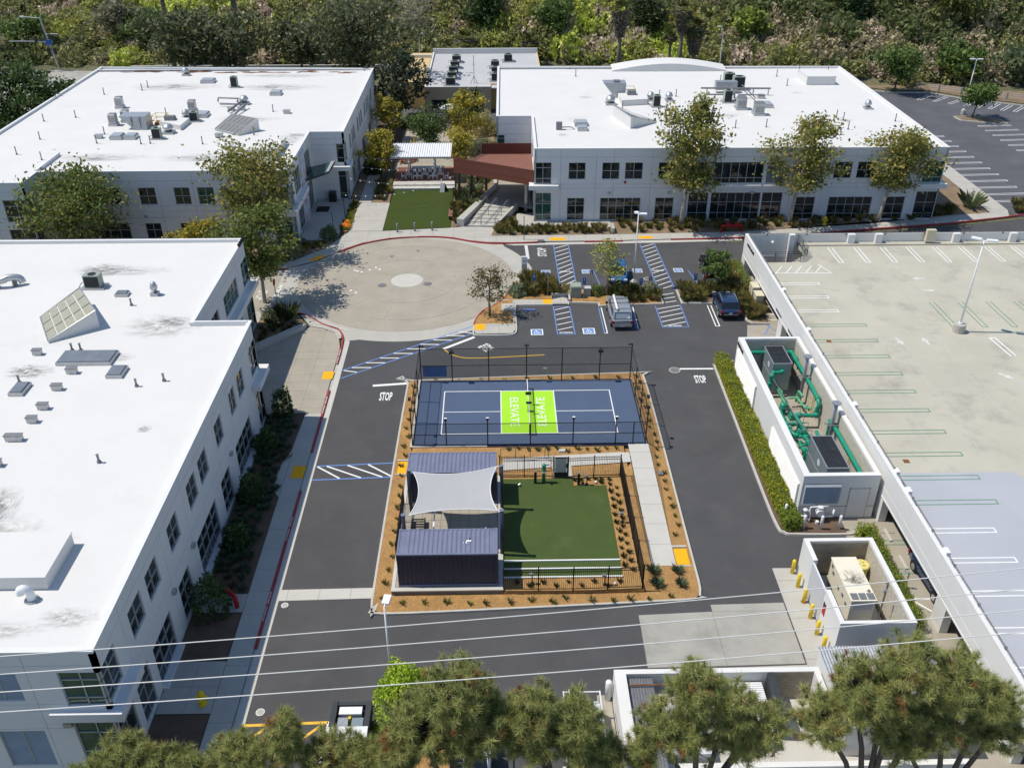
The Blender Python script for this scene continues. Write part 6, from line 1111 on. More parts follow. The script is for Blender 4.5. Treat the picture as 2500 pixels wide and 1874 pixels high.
cs = [Vector((-7.93,-12.12,3.78)),Vector((-2.46,-11.68,3.84)),Vector((-7.88,-16.28,3.62)),Vector((-2.42,-16.08,3.72))]; sm = MB(); N = 20
for j in range(N + 1):
    for i in range(N + 1):
        s_,t_ = i / N,j / N; ins = 0.085 * 4 * t_ * (1 - t_); inb = 0.095 * 4 * s_ * (1 - s_); a = ins + (1 - 2 * ins) * s_; b = inb + (1 - 2 * inb) * t_
        p = cs[2].lerp(cs[3],a).lerp(cs[0].lerp(cs[1],a),b); sm.v.append((p.x,p.y,p.z - 0.16 * 16 * a * (1 - a) * b * (1 - b)))
for j in range(N):
    for i in range(N): k = j * (N + 1) + i; sm.f.append((k,k + 1,k + N + 2,k + N + 1))
part('fabric',sm,'sail',SL,True)
ed = [k for k in range(N + 1)] + [k * (N + 1) + N for k in range(1,N + 1)] + [N * (N + 1) + k for k in range(N - 1,-1,-1)] + [k * (N + 1) for k in range(N - 1,-1,-1)]
part('edge_rope',MB().tube([sm.v[k] for k in ed],0.03,6),'white_paint',SL,True)
for c,(x,y) in zip(cs,SP): part('tension_cable',MB().tube([tuple(c),(x,y,3.86)],0.022,5),'steel_white',SL)
o = thing('pipe_stand','thin white pipe frame between the containers under the sail','frame',(-6,-16.4,0.5)); part('pipes',MB().tube([(-7.4,-16.5,0.5),(-7.4,-16.5,2.7)],0.05,6).tube([(-6.4,-16.5,0.5),(-6.4,-16.5,2.9),(-6.4,-15.0,2.9)],0.05,6).tube([(-6.4,-16.5,1.5),(-4.4,-16.4,1.5),(-4.4,-16.3,1.6),(-3.25,-16.2,1.6),(-3.2,-16.2,2.5)],0.04,6).tube([(-4.4,-16.4,0.5),(-4.4,-16.4,1.5)],0.04,6).tube([(-3.25,-16.2,0.5),(-3.25,-16.2,1.6)],0.05,6),'steel_white',o); part('clamps',MB().cyl(-6.4,-16.5,1.4,1.6,0.08,8).cyl(-3.25,-16.2,1.5,1.7,0.08,8).cyl(-4.4,-16.4,1.4,1.6,0.08,8),'galv_dark',o)
o = thing('folding_rack','dark slatted rack standing at the left under the sail','rack',(-7.9,-15.3,0.5)); m = MB()
for k in range(14): m.box(-8.1,-16.6 + 0.24 * k,0.9,-7.2,-16.52 + 0.24 * k,0.95)
part('slats',m,'steel_black',o); part('legs',MB().box(-8.1,-16.6,0.5,-8.05,-13.2,0.92).box(-7.25,-16.6,0.5,-7.2,-13.2,0.92),'steel_black',o)
# =================================================================== DOG PARK FENCE
def iron_fence(label,pts,zb,h,posts=2.1,parent=None):
    t = parent or thing('iron_fence',label,'fence',(*pts[0],zb))
    for a,b in zip(pts[:-1],pts[1:]):
        a,b = Vector(a),Vector(b); L = (b - a).length; n = max(1,round(L / posts))
        for k in range(n + 1): q = a.lerp(b,k / n); part('post',MB().obox(q,(0.035,0.035),0,zb - 0.1,zb + h + 0.06),'steel_black',t)
        for k in range(n):
            p,q = a.lerp(b,k / n),a.lerp(b,(k + 1) / n); m = MB(); d = (q - p); ang = math.atan2(d.y,d.x); npk = int(d.length / 0.115)
            for i in range(1,npk): c = p.lerp(q,i / npk); m.obox(c,(0.009,0.009),ang,zb + 0.08,zb + h)
            part('picket_row',m,'steel_black',t); r = MB(); c = (p + q) / 2
            for z in (zb + 0.12,zb + h - 0.32,zb + h - 0.14): r.obox(c,(d.length / 2,0.018),ang,z,z + 0.035)
            part('rail',r,'steel_black',t)
    return t
ZD = 0.34
DF = iron_fence('black iron picket fence around the dog park turf',[(1.46,-8.42),(-0.57,-8.25),(-2.3,-8.22)],ZD,1.8)
iron_fence('',[(2.52,-8.46),(4.34,-8.34),(6.2,-8.28)],ZD,1.8,parent=DF); iron_fence('',[(6.2,-8.28),(6.25,-19.4)],ZD,1.8,2.2,parent=DF); iron_fence('',[(6.25,-19.4),(4.14,-19.47),(2.04,-19.52),(-0.05,-19.5),(-2.14,-19.48)],ZD,1.8,2.1,parent=DF)
iron_fence('short black iron fence left of the containers',[(-8.78,-16.9),(-8.78,-11.3)],0.45,1.5)
gt = part('gate',MB().box(1.52,-8.47,ZD + 0.1,1.58,-8.41,ZD + 1.8).box(2.42,-8.47,ZD + 0.1,2.48,-8.41,ZD + 1.8).box(1.58,-8.47,ZD + 1.74,2.42,-8.41,ZD + 1.8).box(1.58,-8.47,ZD + 0.1,2.42,-8.41,ZD + 0.5),'steel_black',DF)
part('gate_panel',MB().box(1.6,-8.45,ZD + 0.5,2.4,-8.43,ZD + 1.72),'concrete_new',gt); part('latch',MB().box(2.36,-8.53,ZD + 0.95,2.5,-8.35,ZD + 1.2),'steel_black',gt)
def zt(b,h): return [(b,0.07),(b + h - 0.05,0.07),(b + h,0.05),(b + h + 0.005,0.005)]
for x,y,l in ((0.19,-8.98,'left'),(3.2,-9.23,'right')): o = thing('bollard','black square bollard at the %s of the dog park gate' % l,'bollard',(x,y,ZD)); part('post',MB().box(x - 0.09,y - 0.09,ZD,x + 0.09,y + 0.09,ZD + 1.0),'steel_black',o); part('cap',MB().box(x - 0.1,y - 0.1,ZD + 1.0,x + 0.1,y + 0.1,ZD + 1.03),'galv_dark',o)
o = thing('drinking_fountain','tall green drinking fountain on the dog park turf','drinking fountain',(0.78,-8.92,ZD)); part('pedestal',MB().lathe(0.78,-8.92,[(ZD,0.13),(ZD + 0.95,0.12),(ZD + 1.0,0.16),(ZD + 1.08,0.14),(ZD + 1.45,0.13),(ZD + 1.5,0.16),(ZD + 1.58,0.1)],12),'teal',o,True); part('spout_arm',MB().tube([(0.78,-8.92,ZD + 1.0),(1.2,-8.92,ZD + 1.0)],0.03,6).tube([(0.85,-8.92,ZD + 1.5),(1.15,-8.9,ZD + 1.5)],0.03,6),'steel_black',o); part('bowl',MB().lathe(0.78,-9.05,[(ZD + 0.9,0.05),(ZD + 0.98,0.14),(ZD + 1.0,0.14)],10),'galv',o)
for i,(x,y) in enumerate(((3.77,-9.24),(5.75,-13.3),(-0.4,-18.9),(4.0,-19.1))):
    o = thing('path_light',('black path light right of the dog park gate','black path light in the mulch beside the turf','black path light at the front left of the dog park','black path light at the front right of the dog park')[i],'path light',(x,y,ZD)); part('stem',MB().cyl(x,y,ZD,ZD + 0.75,0.035,7),'steel_black',o); part('head',MB().box(x - 0.2,y - 0.1,ZD + 0.75,x + 0.06,y + 0.1,ZD + 0.83),'galv_dark',o); part('foot',MB().box(x - 0.1,y - 0.1,ZD,x + 0.12,y + 0.1,ZD + 0.06),'steel_black',o)
for i,y in enumerate((-16.95,-17.68,-18.42)): solo('bocce_edging',MB().box(-2.1,y - 0.05,0.345,5.19,y + 0.05,0.44),'white_paint','white edging bar of the bocce lane, %s from the top' % ordn(i),'edging',(1.5,y,0.345),'white edging bars of the bocce lane')
for i,(x,y) in enumerate(((4.35,-9.15),(4.55,-19.15),(-1.0,-9.35))): o = thing('spotlight',('small white spotlight in the mulch by the dog park gate','small white spotlight in the mulch by the front fence','tiny ground spotlight on the shaded turf')[i],'spotlight',(x,y,ZD)); part('head',MB().tube([(x,y,ZD + 0.12),(x + 0.14,y + 0.06,ZD + 0.2)],0.07,8),'steel_white' if i < 2 else 'galv',o); part('stake',MB().cyl(x,y,ZD,ZD + 0.12,0.02,5),'steel_black',o)
solo('utility_box',MB().box(2.05,-5.5,0.3,2.55,-5.15,0.5,0.03).box(2.08,-5.47,0.5,2.52,-5.18,0.53),'concrete_new','small pale utility box in the mulch between court and dog park','utility box',(2.3,-5.3,0.37)); solo('irrigation_cover',MB().box(8.95,-8.1,0.14,9.35,-7.75,0.3),'galv_dark','small dark cover in the mulch right of the walkway','cover',(9.1,-7.9,0.2))
HR = thing('handrail','thin black handrails along the ramp behind the dog park','handrail',(0,-6.5,0.4))
for y,x0,x1,zz in ((-6.15,-2.2,1.0,1.3),(-7.65,-2.2,1.35,1.25)):
    part('rail',MB().tube([(x0,y,zz),(x1,y + 0.1,zz),(x1 + 0.25,y + 0.1,zz - 0.1),(x1 + 0.25,y + 0.1,0.45)],0.025,6),'steel_black',HR)
    for k in range(4): x = x0 + (x1 - x0) * k / 3; part('post',MB().tube([(x,y,0.4),(x,y,zz)],0.022,5),'steel_black',HR)
# =================================================================== COURTYARD
for i,(x,y) in enumerate(((-13.57,37.75),(-11.62,38.0),(-9.66,38.2))): o = thing('bollard','grey metal bollard, %s along the front of the lawn' % ('left','middle','right')[i],'bollard',(x,y,0.13),group='bollards in front of the courtyard lawn'); part('post',MB().cyl(x,y,0.13,1.1,0.1,12),'galv_dark',o,True); part('cap',MB().cyl(x,y,1.1,1.14,0.105,12),'galv',o)
struct('terrace_step',MB().box(-15.45,51.7,0.1,-7.6,52.6,0.3).box(-15.45,52.6,0.1,-7.6,53.9,0.48),'concrete_new')
td = struct('timber_terrace',MB().box(-15.45,53.95,0.1,-7.6,59.6,0.46),'wood_red2')
for k in range(18): part('deck_board',MB().box(-15.45,53.97 + 0.31 * k,0.46,-7.6,53.97 + 0.31 * k + 0.295,0.5),random.choice(['wood_deck','wood_deck','wood_red']),td)
PG = thing('pergola','open shelter with white ribbed metal roof over the courtyard terrace','pergola',(-12,56,0.5))
rp = part('roof',MB().face([(-15.7,54.3,3.5),(-8.05,54.3,3.5),(-8.05,58.9,3.85),(-15.7,58.9,3.85)]),'steel_white',PG)
for k in range(26): x = -15.7 + 7.65 * k / 26; part('rib',MB().face([(x,54.28,3.53),(x + 0.13,54.28,3.58),(x + 0.13,58.92,3.93),(x,58.92,3.88)]).face([(x + 0.13,54.28,3.58),(x + 0.17,54.28,3.52),(x + 0.17,58.92,3.87),(x + 0.13,58.92,3.93)]),'steel_white',rp)
part('beam',MB().box(-15.75,54.2,3.3,-8.0,54.4,3.5),'galv',PG); part('beam',MB().box(-15.75,58.8,3.6,-8.0,59.0,3.82),'galv',PG)
for x in (-13.57,-10.27):
    for y in (55.6,58.0): part('post',MB().box(x - 0.09,y - 0.09,0.5,x + 0.09,y + 0.09,3.4 + 0.08 * (y - 54.3)),'steel_white',PG)
def cafe_table(label,x,y,w,d,z):
    o = thing('table',label,'table',(x,y,z)); part('top',MB().box(x - w / 2,y - d / 2,z + 0.7,x + w / 2,y + d / 2,z + 0.74),'galv',o)
    for sx in (-1,1):
        for sy in (-1,1): part('leg',MB().box(x + sx * (w / 2 - 0.06) - 0.025,y + sy * (d / 2 - 0.06) - 0.025,z,x + sx * (w / 2 - 0.06) + 0.025,y + sy * (d / 2 - 0.06) + 0.025,z + 0.7),'galv',o)
def chair(label,x,y,z,rot,grp):
    o = thing('chair',label,'chair',(x,y,z),rot,grp); m = lambda b: part(b[0],b[1],'steel_white',o,local=True)
    m(('seat',MB().box(-0.22,-0.22,0.42,0.22,0.22,0.46))); m(('backrest',MB().box(-0.22,0.18,0.5,0.22,0.22,0.85)))
    for sx in (-0.2,0.2):
        for sy in (-0.2,0.2): m(('leg',MB().box(sx - 0.02,sy - 0.02,0,sx + 0.02,sy + 0.02,0.42)))
    return o
c0 = None
for i,x in enumerate((-13.5,-11.45,-9.45)):
    cafe_table('%s of the three small tables on the timber terrace edge' % ('left','middle','right')[i],x,54.7,0.85,0.75,0.5)
    for sx,w_ in ((-0.75,'left'),(0.75,'right')):
        l = 'white chair at the %s of the %s terrace table' % (w_,('left','middle','right')[i]); rot = R(90 if sx < 0 else -90)
        c0 = chair(l,x + sx,54.7,0.5,rot,'white chairs at the small terrace tables') if c0 is None else (dup(c0,(x + sx,54.7,0.5),rot,l) and c0)
cafe_table('long high table under the ribbed shelter roof',-11.2,57.2,4.2,1.0,0.5)
for k in range(6): dup(c0,(-12.9 + 0.66 * k,56.35,0.5),R(180),'white chair, %s from the left along the long shelter table' % ordn(k),'white chairs along the long shelter table')
o = thing('a_board','folding sidewalk board standing on the courtyard lawn','sign',(-8.9,51.0,0.15)); part('front_panel',MB().face([(-9.4,50.6,0.15),(-8.8,50.6,0.15),(-8.75,50.95,1.2),(-9.3,50.95,1.2)]),'plate',o); part('back_panel',MB().face([(-9.0,51.3,0.15),(-8.4,51.3,0.15),(-8.75,50.97,1.2),(-9.3,50.97,1.2)]),'steel_black',o); part('frame',MB().tube([(-8.8,50.6,0.15),(-8.75,50.96,1.2),(-8.4,51.3,0.15)],0.03,5),'steel_black',o)
o = thing('bench','timber bench at the right edge of the courtyard lawn','bench',(-7.6,42.5,0.15)); part('seat',MB().box(-7.95,41.2,0.55,-7.45,43.9,0.63),'wood_deck',o); part('leg',MB().box(-7.9,41.4,0.15,-7.5,41.55,0.55),'steel_black',o); part('leg',MB().box(-7.9,43.5,0.15,-7.5,43.65,0.55),'steel_black',o)
# steps to the right of the lawn
u_ = Vector((0.385,0.923)); a0,a1 = Vector((-6.0,39.3)),Vector((-2.3,39.1)); SS = struct('steps',MB().prism([(-6,39.35),(-2.35,39.15),(-2.3,39.3),(-5.9,39.5)],0.05,0.14),'concrete_new')
for k in range(6):
    p,q = a0 + u_ * (1.05 * k),a1 + Vector((0.36,0.93)) * (0.95 * k); p2,q2 = p + u_ * 1.6,q + Vector((0.36,0.93)) * 1.5; part('step',MB().prism([tuple(p),tuple(q),tuple(q2),tuple(p2)],0.1,0.14 + 0.16 * (k + 1) * 0.6),'concrete',SS)
sheet('raised_plaza',[(-3.8,44.9),(-0.3,44.2),(1.95,43.0),(1.95,54),(-2.3,54),(-2.5,50.8),(-3.4,48.1)],0.72,'concrete_tan')
struct('stair_wall',MB().prism([(-6.9,39.5),(-6.1,39.2),(-2.2,50.2),(-2.2,53.5),(-2.6,53.5),(-2.7,50.6)],0.1,1.0),'concrete'); struct('stair_wall',MB().prism([(-2.25,39.0),(-1.9,38.9),(0.0,43.9),(0.3,44.3),(-0.1,44.5)],0.1,0.95),'concrete')
for i,(x,y) in enumerate(((-5.6,39.7),(-4.2,39.5),(-2.55,39.5))):
    o = thing('stair_rail','%s metal handrail of the courtyard steps' % ('left','middle','right')[i],'handrail',(x,y,0.15)); e_ = (x + 2.1 - 0.25 * i,y + 5.2 - 0.4 * i)
    for dx in (0,0.13): part('rail',MB().tube([(x + dx,y,0.15),(x + dx,y,1.05),(e_[0] + dx,e_[1],1.75),(e_[0] + dx,e_[1],0.8)],0.03,6),'galv_dark',o)
    part('post',MB().tube([((x + e_[0]) / 2,(y + e_[1]) / 2,0.4),((x + e_[0]) / 2,(y + e_[1]) / 2,1.4)],0.028,5),'galv_dark',o)
def string_light(label,a,b,sag,n,mast=None):
    o = thing('string_lights',label,'string lights',(a[0],a[1],0)); a,b = Vector(a),Vector(b); P = [tuple(a.lerp(b,k / 20) - Vector((0,0,sag * 4 * (k / 20) * (1 - k / 20)))) for k in range(21)]
    part('cable',MB().tube(P,0.012,4),'galv_dark',o)
    for k in range(n): t_ = (k + 0.5) / n; p = a.lerp(b,t_) - Vector((0,0,sag * 4 * t_ * (1 - t_) + 0.09)); part('bulb',MB().lathe(p.x,p.y,[(p.z - 0.085,0.005),(p.z - 0.06,0.06),(p.z,0.085),(p.z + 0.06,0.05),(p.z + 0.1,0.02)],8),'bulb',o,True)
string_light('string of round bulbs crossing above the front of the lawn',(-20.2,46.5,3.6),(-7.3,47.0,3.5),0.9,12); string_light('string of round bulbs sagging low over the lawn',(-20.4,42.6,2.9),(-7.3,47.0,3.5),1.0,12); string_light('string of round bulbs above the terrace tables',(-20.3,50.2,3.9),(-7.6,51.8,3.4),0.7,12); string_light('string of round bulbs in front of the shelter roof',(-20.3,54.0,3.9),(-7.6,54.2,3.2),0.5,12); string_light('string of round bulbs in front of the beige building',(-19.8,78,3.6),(-6.5,80,3.4),0.6,12)
for i,(x,y,h) in enumerate(((-7.3,47.0,3.6),(-20.15,42.6,3.2),(-20.3,35.3,3.4))): o = thing('light_mast',('thin dark mast at the right edge of the lawn holding bulb strings','thin dark mast beside the entrance path holding bulb strings','dark lamp mast in the planting by the far left entrance')[i],'mast',(x,y,0.1)); part('mast',MB().tube([(x,y,0.1),(x,y,h)],0.04,6),'steel_black',o); part('hook',MB().tube([(x,y,h),(x - 0.25,y,h + 0.05)],0.03,5),'steel_black',o)
o = thing('trash_bin','dark square bin against the entrance wall of the far left building','bin',(-22.3,47.9,0.13)); part('body',MB().box(-22.75,47.5,0.13,-21.9,48.3,1.2),'steel_black',o); part('lid',MB().box(-22.8,47.45,1.2,-21.85,48.35,1.32,0.08),'frame_dark',o)
solo('door_mat',MB().box(-23.9,44.2,0.14,-22.4,46.0,0.155),'rubber','dark door mat at the canopy entrance of the far left building','mat',(-23.1,45,0.14))
o = thing('cafe_umbrella','white parasol open in the courtyard before the beige building','umbrella',(-9.4,82,0.05)); um = MB()
for k in range(8): a0_,a1_ = 2 * math.pi * k / 8,2 * math.pi * (k + 1) / 8; um.face([(-9.4,82,3.0),(-9.4 + 1.7 * math.cos(a0_),82 + 1.7 * math.sin(a0_),2.4),(-9.4 + 1.7 * math.cos(a1_),82 + 1.7 * math.sin(a1_),2.4)])
part('canopy',um,'umbrella',o); part('pole',MB().cyl(-9.4,82,0.05,3.05,0.03,6),'galv',o); part('base',MB().cyl(-9.4,82,0.05,0.12,0.35,10),'galv_dark',o)
def hydrant(label,x,y,z,mat,s=1.0):
    o = thing('fire_hydrant',label,'fire hydrant',(x,y,z)); part('barrel',MB().lathe(x,y,[(z,0.2 * s),(z + 0.06 * s,0.2 * s),(z + 0.08 * s,0.13 * s),(z + 0.6 * s,0.13 * s),(z + 0.62 * s,0.17 * s),(z + 0.68 * s,0.17 * s),(z + 0.8 * s,0.11 * s),(z + 0.86 * s,0.04 * s)],12),mat,o,True); part('nozzle',MB().tube([(x - 0.26 * s,y,z + 0.48 * s),(x + 0.26 * s,y,z + 0.48 * s)],0.075 * s,9),mat,o); part('pumper_cap',MB().tube([(x,y,z + 0.45 * s),(x,y - 0.26 * s,z + 0.45 * s)],0.09 * s,9),mat,o)
hydrant('yellow fire hydrant on the shaded pavement at the near left entrance',-18.1,-27.3,0.125,'safety_yellow',1.15); hydrant('yellow fire hydrant in the planting before the far right building',35.4,38.9,0.12,'safety_yellow',1.25); hydrant('yellow fire hydrant in the planting beside the roundabout entry',-25.0,29.3,0.1,'safety_yellow',1.1); hydrant('yellow fire hydrant deep in the courtyard beside the left building',-14.6,66,0.05,'safety_yellow',1.3)
for x,y,l in ((-14.3,68.5,'front'),(-14.0,70.5,'rear')): solo('bollard',MB().lathe(x,y,[(0.05,0.1),(1.3,0.1),(1.36,0.06),(1.37,0.01)],10),'safety_yellow','%s yellow bollard behind the courtyard hydrant' % l,'bollard',(x,y,0.05))
o = thing('fire_connection','red fire department pipe connection on the left pavement','fire connection',(-18.1,-19.95,0.12)); part('riser',MB().tube(bez([(-17.95,-20.3,0.12),(-17.95,-20.3,0.6),(-18.1,-20.1,0.85),(-18.5,-19.8,0.85),(-18.7,-19.7,0.75)],3),0.13,10),'signal_red',o,True); part('caps',MB().tube([(-18.6,-19.85,0.85),(-18.5,-19.55,0.95)],0.09,8).tube([(-18.75,-19.75,0.78),(-18.85,-19.6,0.7)],0.11,8),'signal_red',o)
o = thing('backflow_pipes','red backflow valve pipes in the planting before the far right building','pipes',(24.2,37.1,0.12)); part('pipes',MB().tube([(23.0,36.9,0.12),(23.0,36.9,0.9),(25.4,37.0,0.9),(25.4,37.0,0.12)],0.13,8).tube([(23.1,37.4,0.5),(25.3,37.5,0.5)],0.1,8),'signal_red',o); part('wheels',MB().tube([(23.7,36.9,1.05),(23.7,36.9,1.3)],0.16,10).tube([(24.7,36.9,1.05),(24.7,36.9,1.3)],0.16,10),'signal_red',o)
# =================================================================== SIGNS
def sign(label,x,y,h,two=True,back=False,post='galv'):
    o = thing('sign',label,'sign',(x,y,0.1)); part('post',MB().box(x - 0.025,y - 0.025,0.1,x + 0.025,y + 0.025,h),post,o); s_ = 1 if back else -1
    part('panel',MB().box(x - 0.16,y + s_ * 0.03 - 0.005,h - 0.5,x + 0.16,y + s_ * 0.03 + 0.005,h),'sign_blue' if not back else 'galv_dark',o)
    if not back:
        f = MB(); f.face([(x + 0.055 * math.cos(R(a)),y - 0.037,h - 0.16 + 0.06 * math.sin(R(a))) for a in range(0,360,45)][::-1]); f.box(x - 0.07,y - 0.038,h - 0.31,x + 0.07,y - 0.036,h - 0.27); part('symbol',f,'white_paint',o)
        if two: part('lower_panel',MB().box(x - 0.13,y - 0.035,h - 0.72,x + 0.13,y - 0.025,h - 0.53),'sign_blue',o)
sign('blue accessible parking sign at the grassy end near the roundabout',1.26,21.2,2.4); sign('grey back of a parking sign behind the first accessible bay',2.63,21.3,2.5,back=True); sign('blue accessible parking sign beside the grey-green cabinet',6.05,20.0,2.55); sign('grey back of a parking sign behind the small cabinet',6.95,22.2,2.35,back=True); sign('blue accessible parking sign right of the silver pickup',11.6,20.6,2.15); sign('grey back of a parking sign by the striped crossing',12.66,21.5,1.95,back=True); sign('blue accessible parking sign in the tall grass near the deck',17.2,22.0,1.95)
o = thing('totem_sign','white and grey totem sign at the right edge of the roundabout','sign',(0.5,26.5,0.1)); part('body',MB().box(0.2,26.35,0.1,0.75,26.5,1.95),'skylight',o); part('top_panel',MB().box(0.18,26.33,1.15,0.77,26.52,1.97),'steel_white',o); part('arrow_bar',MB().box(0.3,26.32,1.45,0.65,26.33,1.52),'sign_blue',o)
o = thing('stop_sign','stop sign on a tall post left of the roundabout, seen edge-on','sign',(-23.6,19.9,0.05)); part('post',MB().box(-23.63,19.87,0.05,-23.57,19.93,2.7),'galv_dark',o); part('panel',MB().face([(-23.56,19.9 + 0.36 * math.cos(R(a)),2.4 + 0.36 * math.sin(R(a))) for a in range(22,382,45)]),'signal_red',o); part('panel_back',MB().face([(-23.64,19.9 + 0.36 * math.cos(R(a)),2.4 + 0.36 * math.sin(R(a))) for a in range(22,382,45)]),'galv_dark',o)
o = thing('slim_post','slim brown marker post on the far pavement before the steps','post',(0.7,35.3,0.13)); part('post',MB().box(0.66,35.26,0.13,0.74,35.34,2.9),'bark',o); part('foot',MB().cyl(0.7,35.3,0.13,0.17,0.1,8),'galv_dark',o)
solo('storm_inlet',MB().tube([(2.2,34.75,0.15),(2.9,34.75,0.15)],0.2,12),'concrete_dark','dark rounded end cap where the red kerb stops near the aisle','kerb cap',(2.5,34.75,0.1))
solo('wheel_stop',MB().box(0.1,18.08,0.0,1.27,18.24,0.13),'blue_paint','blue wheel stop in the left accessible bay','wheel stop',(0.7,18.15,0))
o = thing('utility_cabinet','large grey-green ribbed utility cabinet among the grasses','cabinet',(5.35,20.9,0.12)); part('body',MB().box(4.85,20.55,0.12,5.85,21.5,1.25),'cabinet',o); part('top',MB().box(4.8,20.5,1.25,5.9,21.55,1.36,0.06),'cabinet',o); part('ribs',MB().box(4.82,20.52,0.35,5.88,20.55,0.42).box(4.82,20.52,0.65,5.88,20.55,0.72).box(4.82,20.52,0.95,5.88,20.55,1.02),'cabinet',o)
o = thing('utility_cabinet','small grey-green utility cabinet right of the large one','cabinet',(6.45,21.1,0.12)); part('body',MB().box(6.15,20.85,0.12,6.8,21.4,0.95),'cabinet',o); part('top',MB().box(6.12,20.82,0.95,6.83,21.43,1.0),'roof_grey',o)
o = thing('utility_cabinet','tan electrical cabinet against the deck wall','cabinet',(22.4,17.9,0.05)); part('body',MB().box(22.05,17.3,0.05,22.75,18.4,1.7),'cabinet_tan',o); part('cap',MB().box(22.0,17.25,1.7,22.8,18.45,1.78),'cabinet_tan',o)
o = thing('utility_cabinet','second tan electrical cabinet behind the first by the deck','cabinet',(22.4,19.4,0.05)); part('body',MB().box(22.05,18.8,0.05,22.75,20.1,1.9),'cabinet_tan',o); part('door_line',MB().box(22.035,19.43,0.1,22.05,19.47,1.85),'galv_dark',o)
e = MB(); e.line((22.9,16.9),(24.6,16.9),0.12,0.012); e.line((22.9,18.0),(24.6,18.0),0.12,0.012); e.line((22.9,15.8),(24.6,15.8),0.12,0.012); mark('aisle_stripes',e,'white_paint'); e = MB(); e.line((21.6,13.0),(23.6,12.9),0.1,0.012); e.line((22.0,12.95),(22.9,14.8),0.1,0.014); e.line((23.4,12.95),(22.6,14.8),0.1,0.016); e.line((24.2,21.8),(25.0,25.6),0.12,0.012); e.line((26.8,22.2),(27.3,25.0),0.12,0.012); mark('bay_line',e,'blue_paint')
o = thing('gate_operator','white gate operator box with yellow posts behind the equipment enclosure','gate operator',(19.9,8.2,0)); part('box',MB().box(19.6,8.0,0,20.2,8.5,1.15),'steel_white',o); part('door',MB().box(19.68,7.98,0.2,20.12,8.0,0.95),'galv_dark',o); part('yellow_post',MB().cyl(19.4,8.1,0,1.05,0.08,8),'safety_yellow',o); part('yellow_post',MB().cyl(20.75,8.3,0,1.05,0.08,8),'safety_yellow',o); part('yellow_post',MB().tube([(21.3,8.4,0),(21.3,8.9,1.4),(21.6,8.9,1.45)],0.09,8),'safety_yellow',o)
solo('marker_post',MB().cyl(18.85,8.0,0,1.0,0.06,8).cyl(18.85,8.0,0.0,0.05,0.16,8),'white_worn','white and red flexible marker post behind the equipment enclosure','post',(18.85,8.0,0))
for i,(x,y) in enumerate(((-19.6,8.8),)): pass
struct('ramp_wall',MB().prism([(-24.4,9.4),(-20.2,14.2),(-19.9,14.95),(-20.25,15.0),(-24.4,10.6)],0.05,0.55),'concrete')
struct('seat_wall',MB().prism([(10.7,36.9),(11.0,36.9),(11.0,38.6),(10.7,38.6)],0.1,0.7),'concrete')
# =================================================================== POWER LINES
for i,(yl,ym,yr) in enumerate(((-37.54,-35.85,-33.98),(-38.35,-36.77,-35.01),(-39.13,-37.66,-36.03),(-39.96,-38.58,-37.05))):
    sl_ = (yr - yl) / 37.0; P = []
    for k in range(41): x = -70 + 140 * k / 40; P.append((x,ym + sl_ * (x + 1.94),15.0 + 0.0006 * (x + 1.94) ** 2))
    solo('power_line',MB().tube(P,0.021,5,False),'wire','overhead wire crossing the foreground, %s from the top' % ordn(i),'power line',(-1.9,ym,15),'four overhead wires in the foreground',True)
# =================================================================== FAR SMALL THINGS
def street_light(label,x,y,z,h,dx):
    o = thing('street_light',label,'street light',(x,y,z)); part('pole',MB().tube(bez([(x,y,z),(x,y,z + h * 0.8),(x + dx * 0.4,y,z + h),(x + dx,y,z + h + 0.2)],4),0.1,6),'steel_white',o,True); part('head',MB().box(x + dx - 0.25,y - 0.15,z + h + 0.1,x + dx + 0.25,y + 0.15,z + h + 0.25),'steel_white',o)
street_light('white curved street light behind the far right building',38.6,112,-0.1,8.4,-0.9); street_light('white street light behind the beige building roof',-16.2,117,-0.1,6.5,0.6)
o = thing('traffic_signal','traffic signal pole with a blue sign at the far left street corner','traffic signal',(-84,119,0)); part('pole',MB().tube([(-84,119,0),(-85.3,119,9.3)],0.16,7),'galv',o); part('mast_arm',MB().tube(bez([(-84.6,119,5.0),(-88,118,5.4),(-91,117,5.6)],3),0.1,6),'galv',o); part('lamp_arm',MB().tube([(-85.3,119,9.2),(-88.2,118.8,9.5)],0.06,5).box(-88.7,118.6,9.4,-88.0,119,9.6),'steel_white',o)
for x,z in ((-88.3,5.0),(-86.7,5.1),(-84.9,3.0),(-83.7,3.0)): part('signal_head',MB().box(x - 0.2,118.2,z,x + 0.2,118.6,z + 1.1),'steel_black',o)
part('street_sign',MB().box(-85.2,118.6,4.6,-84.0,118.7,5.5),'sign_blue',o)
struct('guard_wall',MB().box(-150,139.5,0,-92,140,2.6),'concrete'); struct('median_wall',MB().box(-70,117.5,-0.1,-20,117.9,1.0),'concrete_new')
fp = Vector((70.6,100.6)); fq = Vector((86,92.0)); o = thing('rail_fence','low grey post and cable fence along the far parking lot','fence',(70.6,100.6,0))
for k in range(6): q = fp.lerp(fq,k / 5); part('post',MB().box(q.x - 0.12,q.y - 0.12,0,q.x + 0.12,q.y + 0.12,1.2),'galv',o)
for z in (0.5,0.85,1.15): part('cable',MB().tube([(*fp,z),(*fq,z)],0.035,5),'galv',o)
sheet('planting_bed',[(69.8,83.6),(70,81.6),(74.7,79.6),(76.4,79.6),(76.2,82.1),(72.8,83.7)],0.12,'dirt'); kerb('kerb',[(69.7,83.7),(69.9,81.5),(74.7,79.5),(76.5,79.5),(76.3,82.2),(72.8,83.8),(69.7,83.7)],'kerb',0.15,0.14,1)
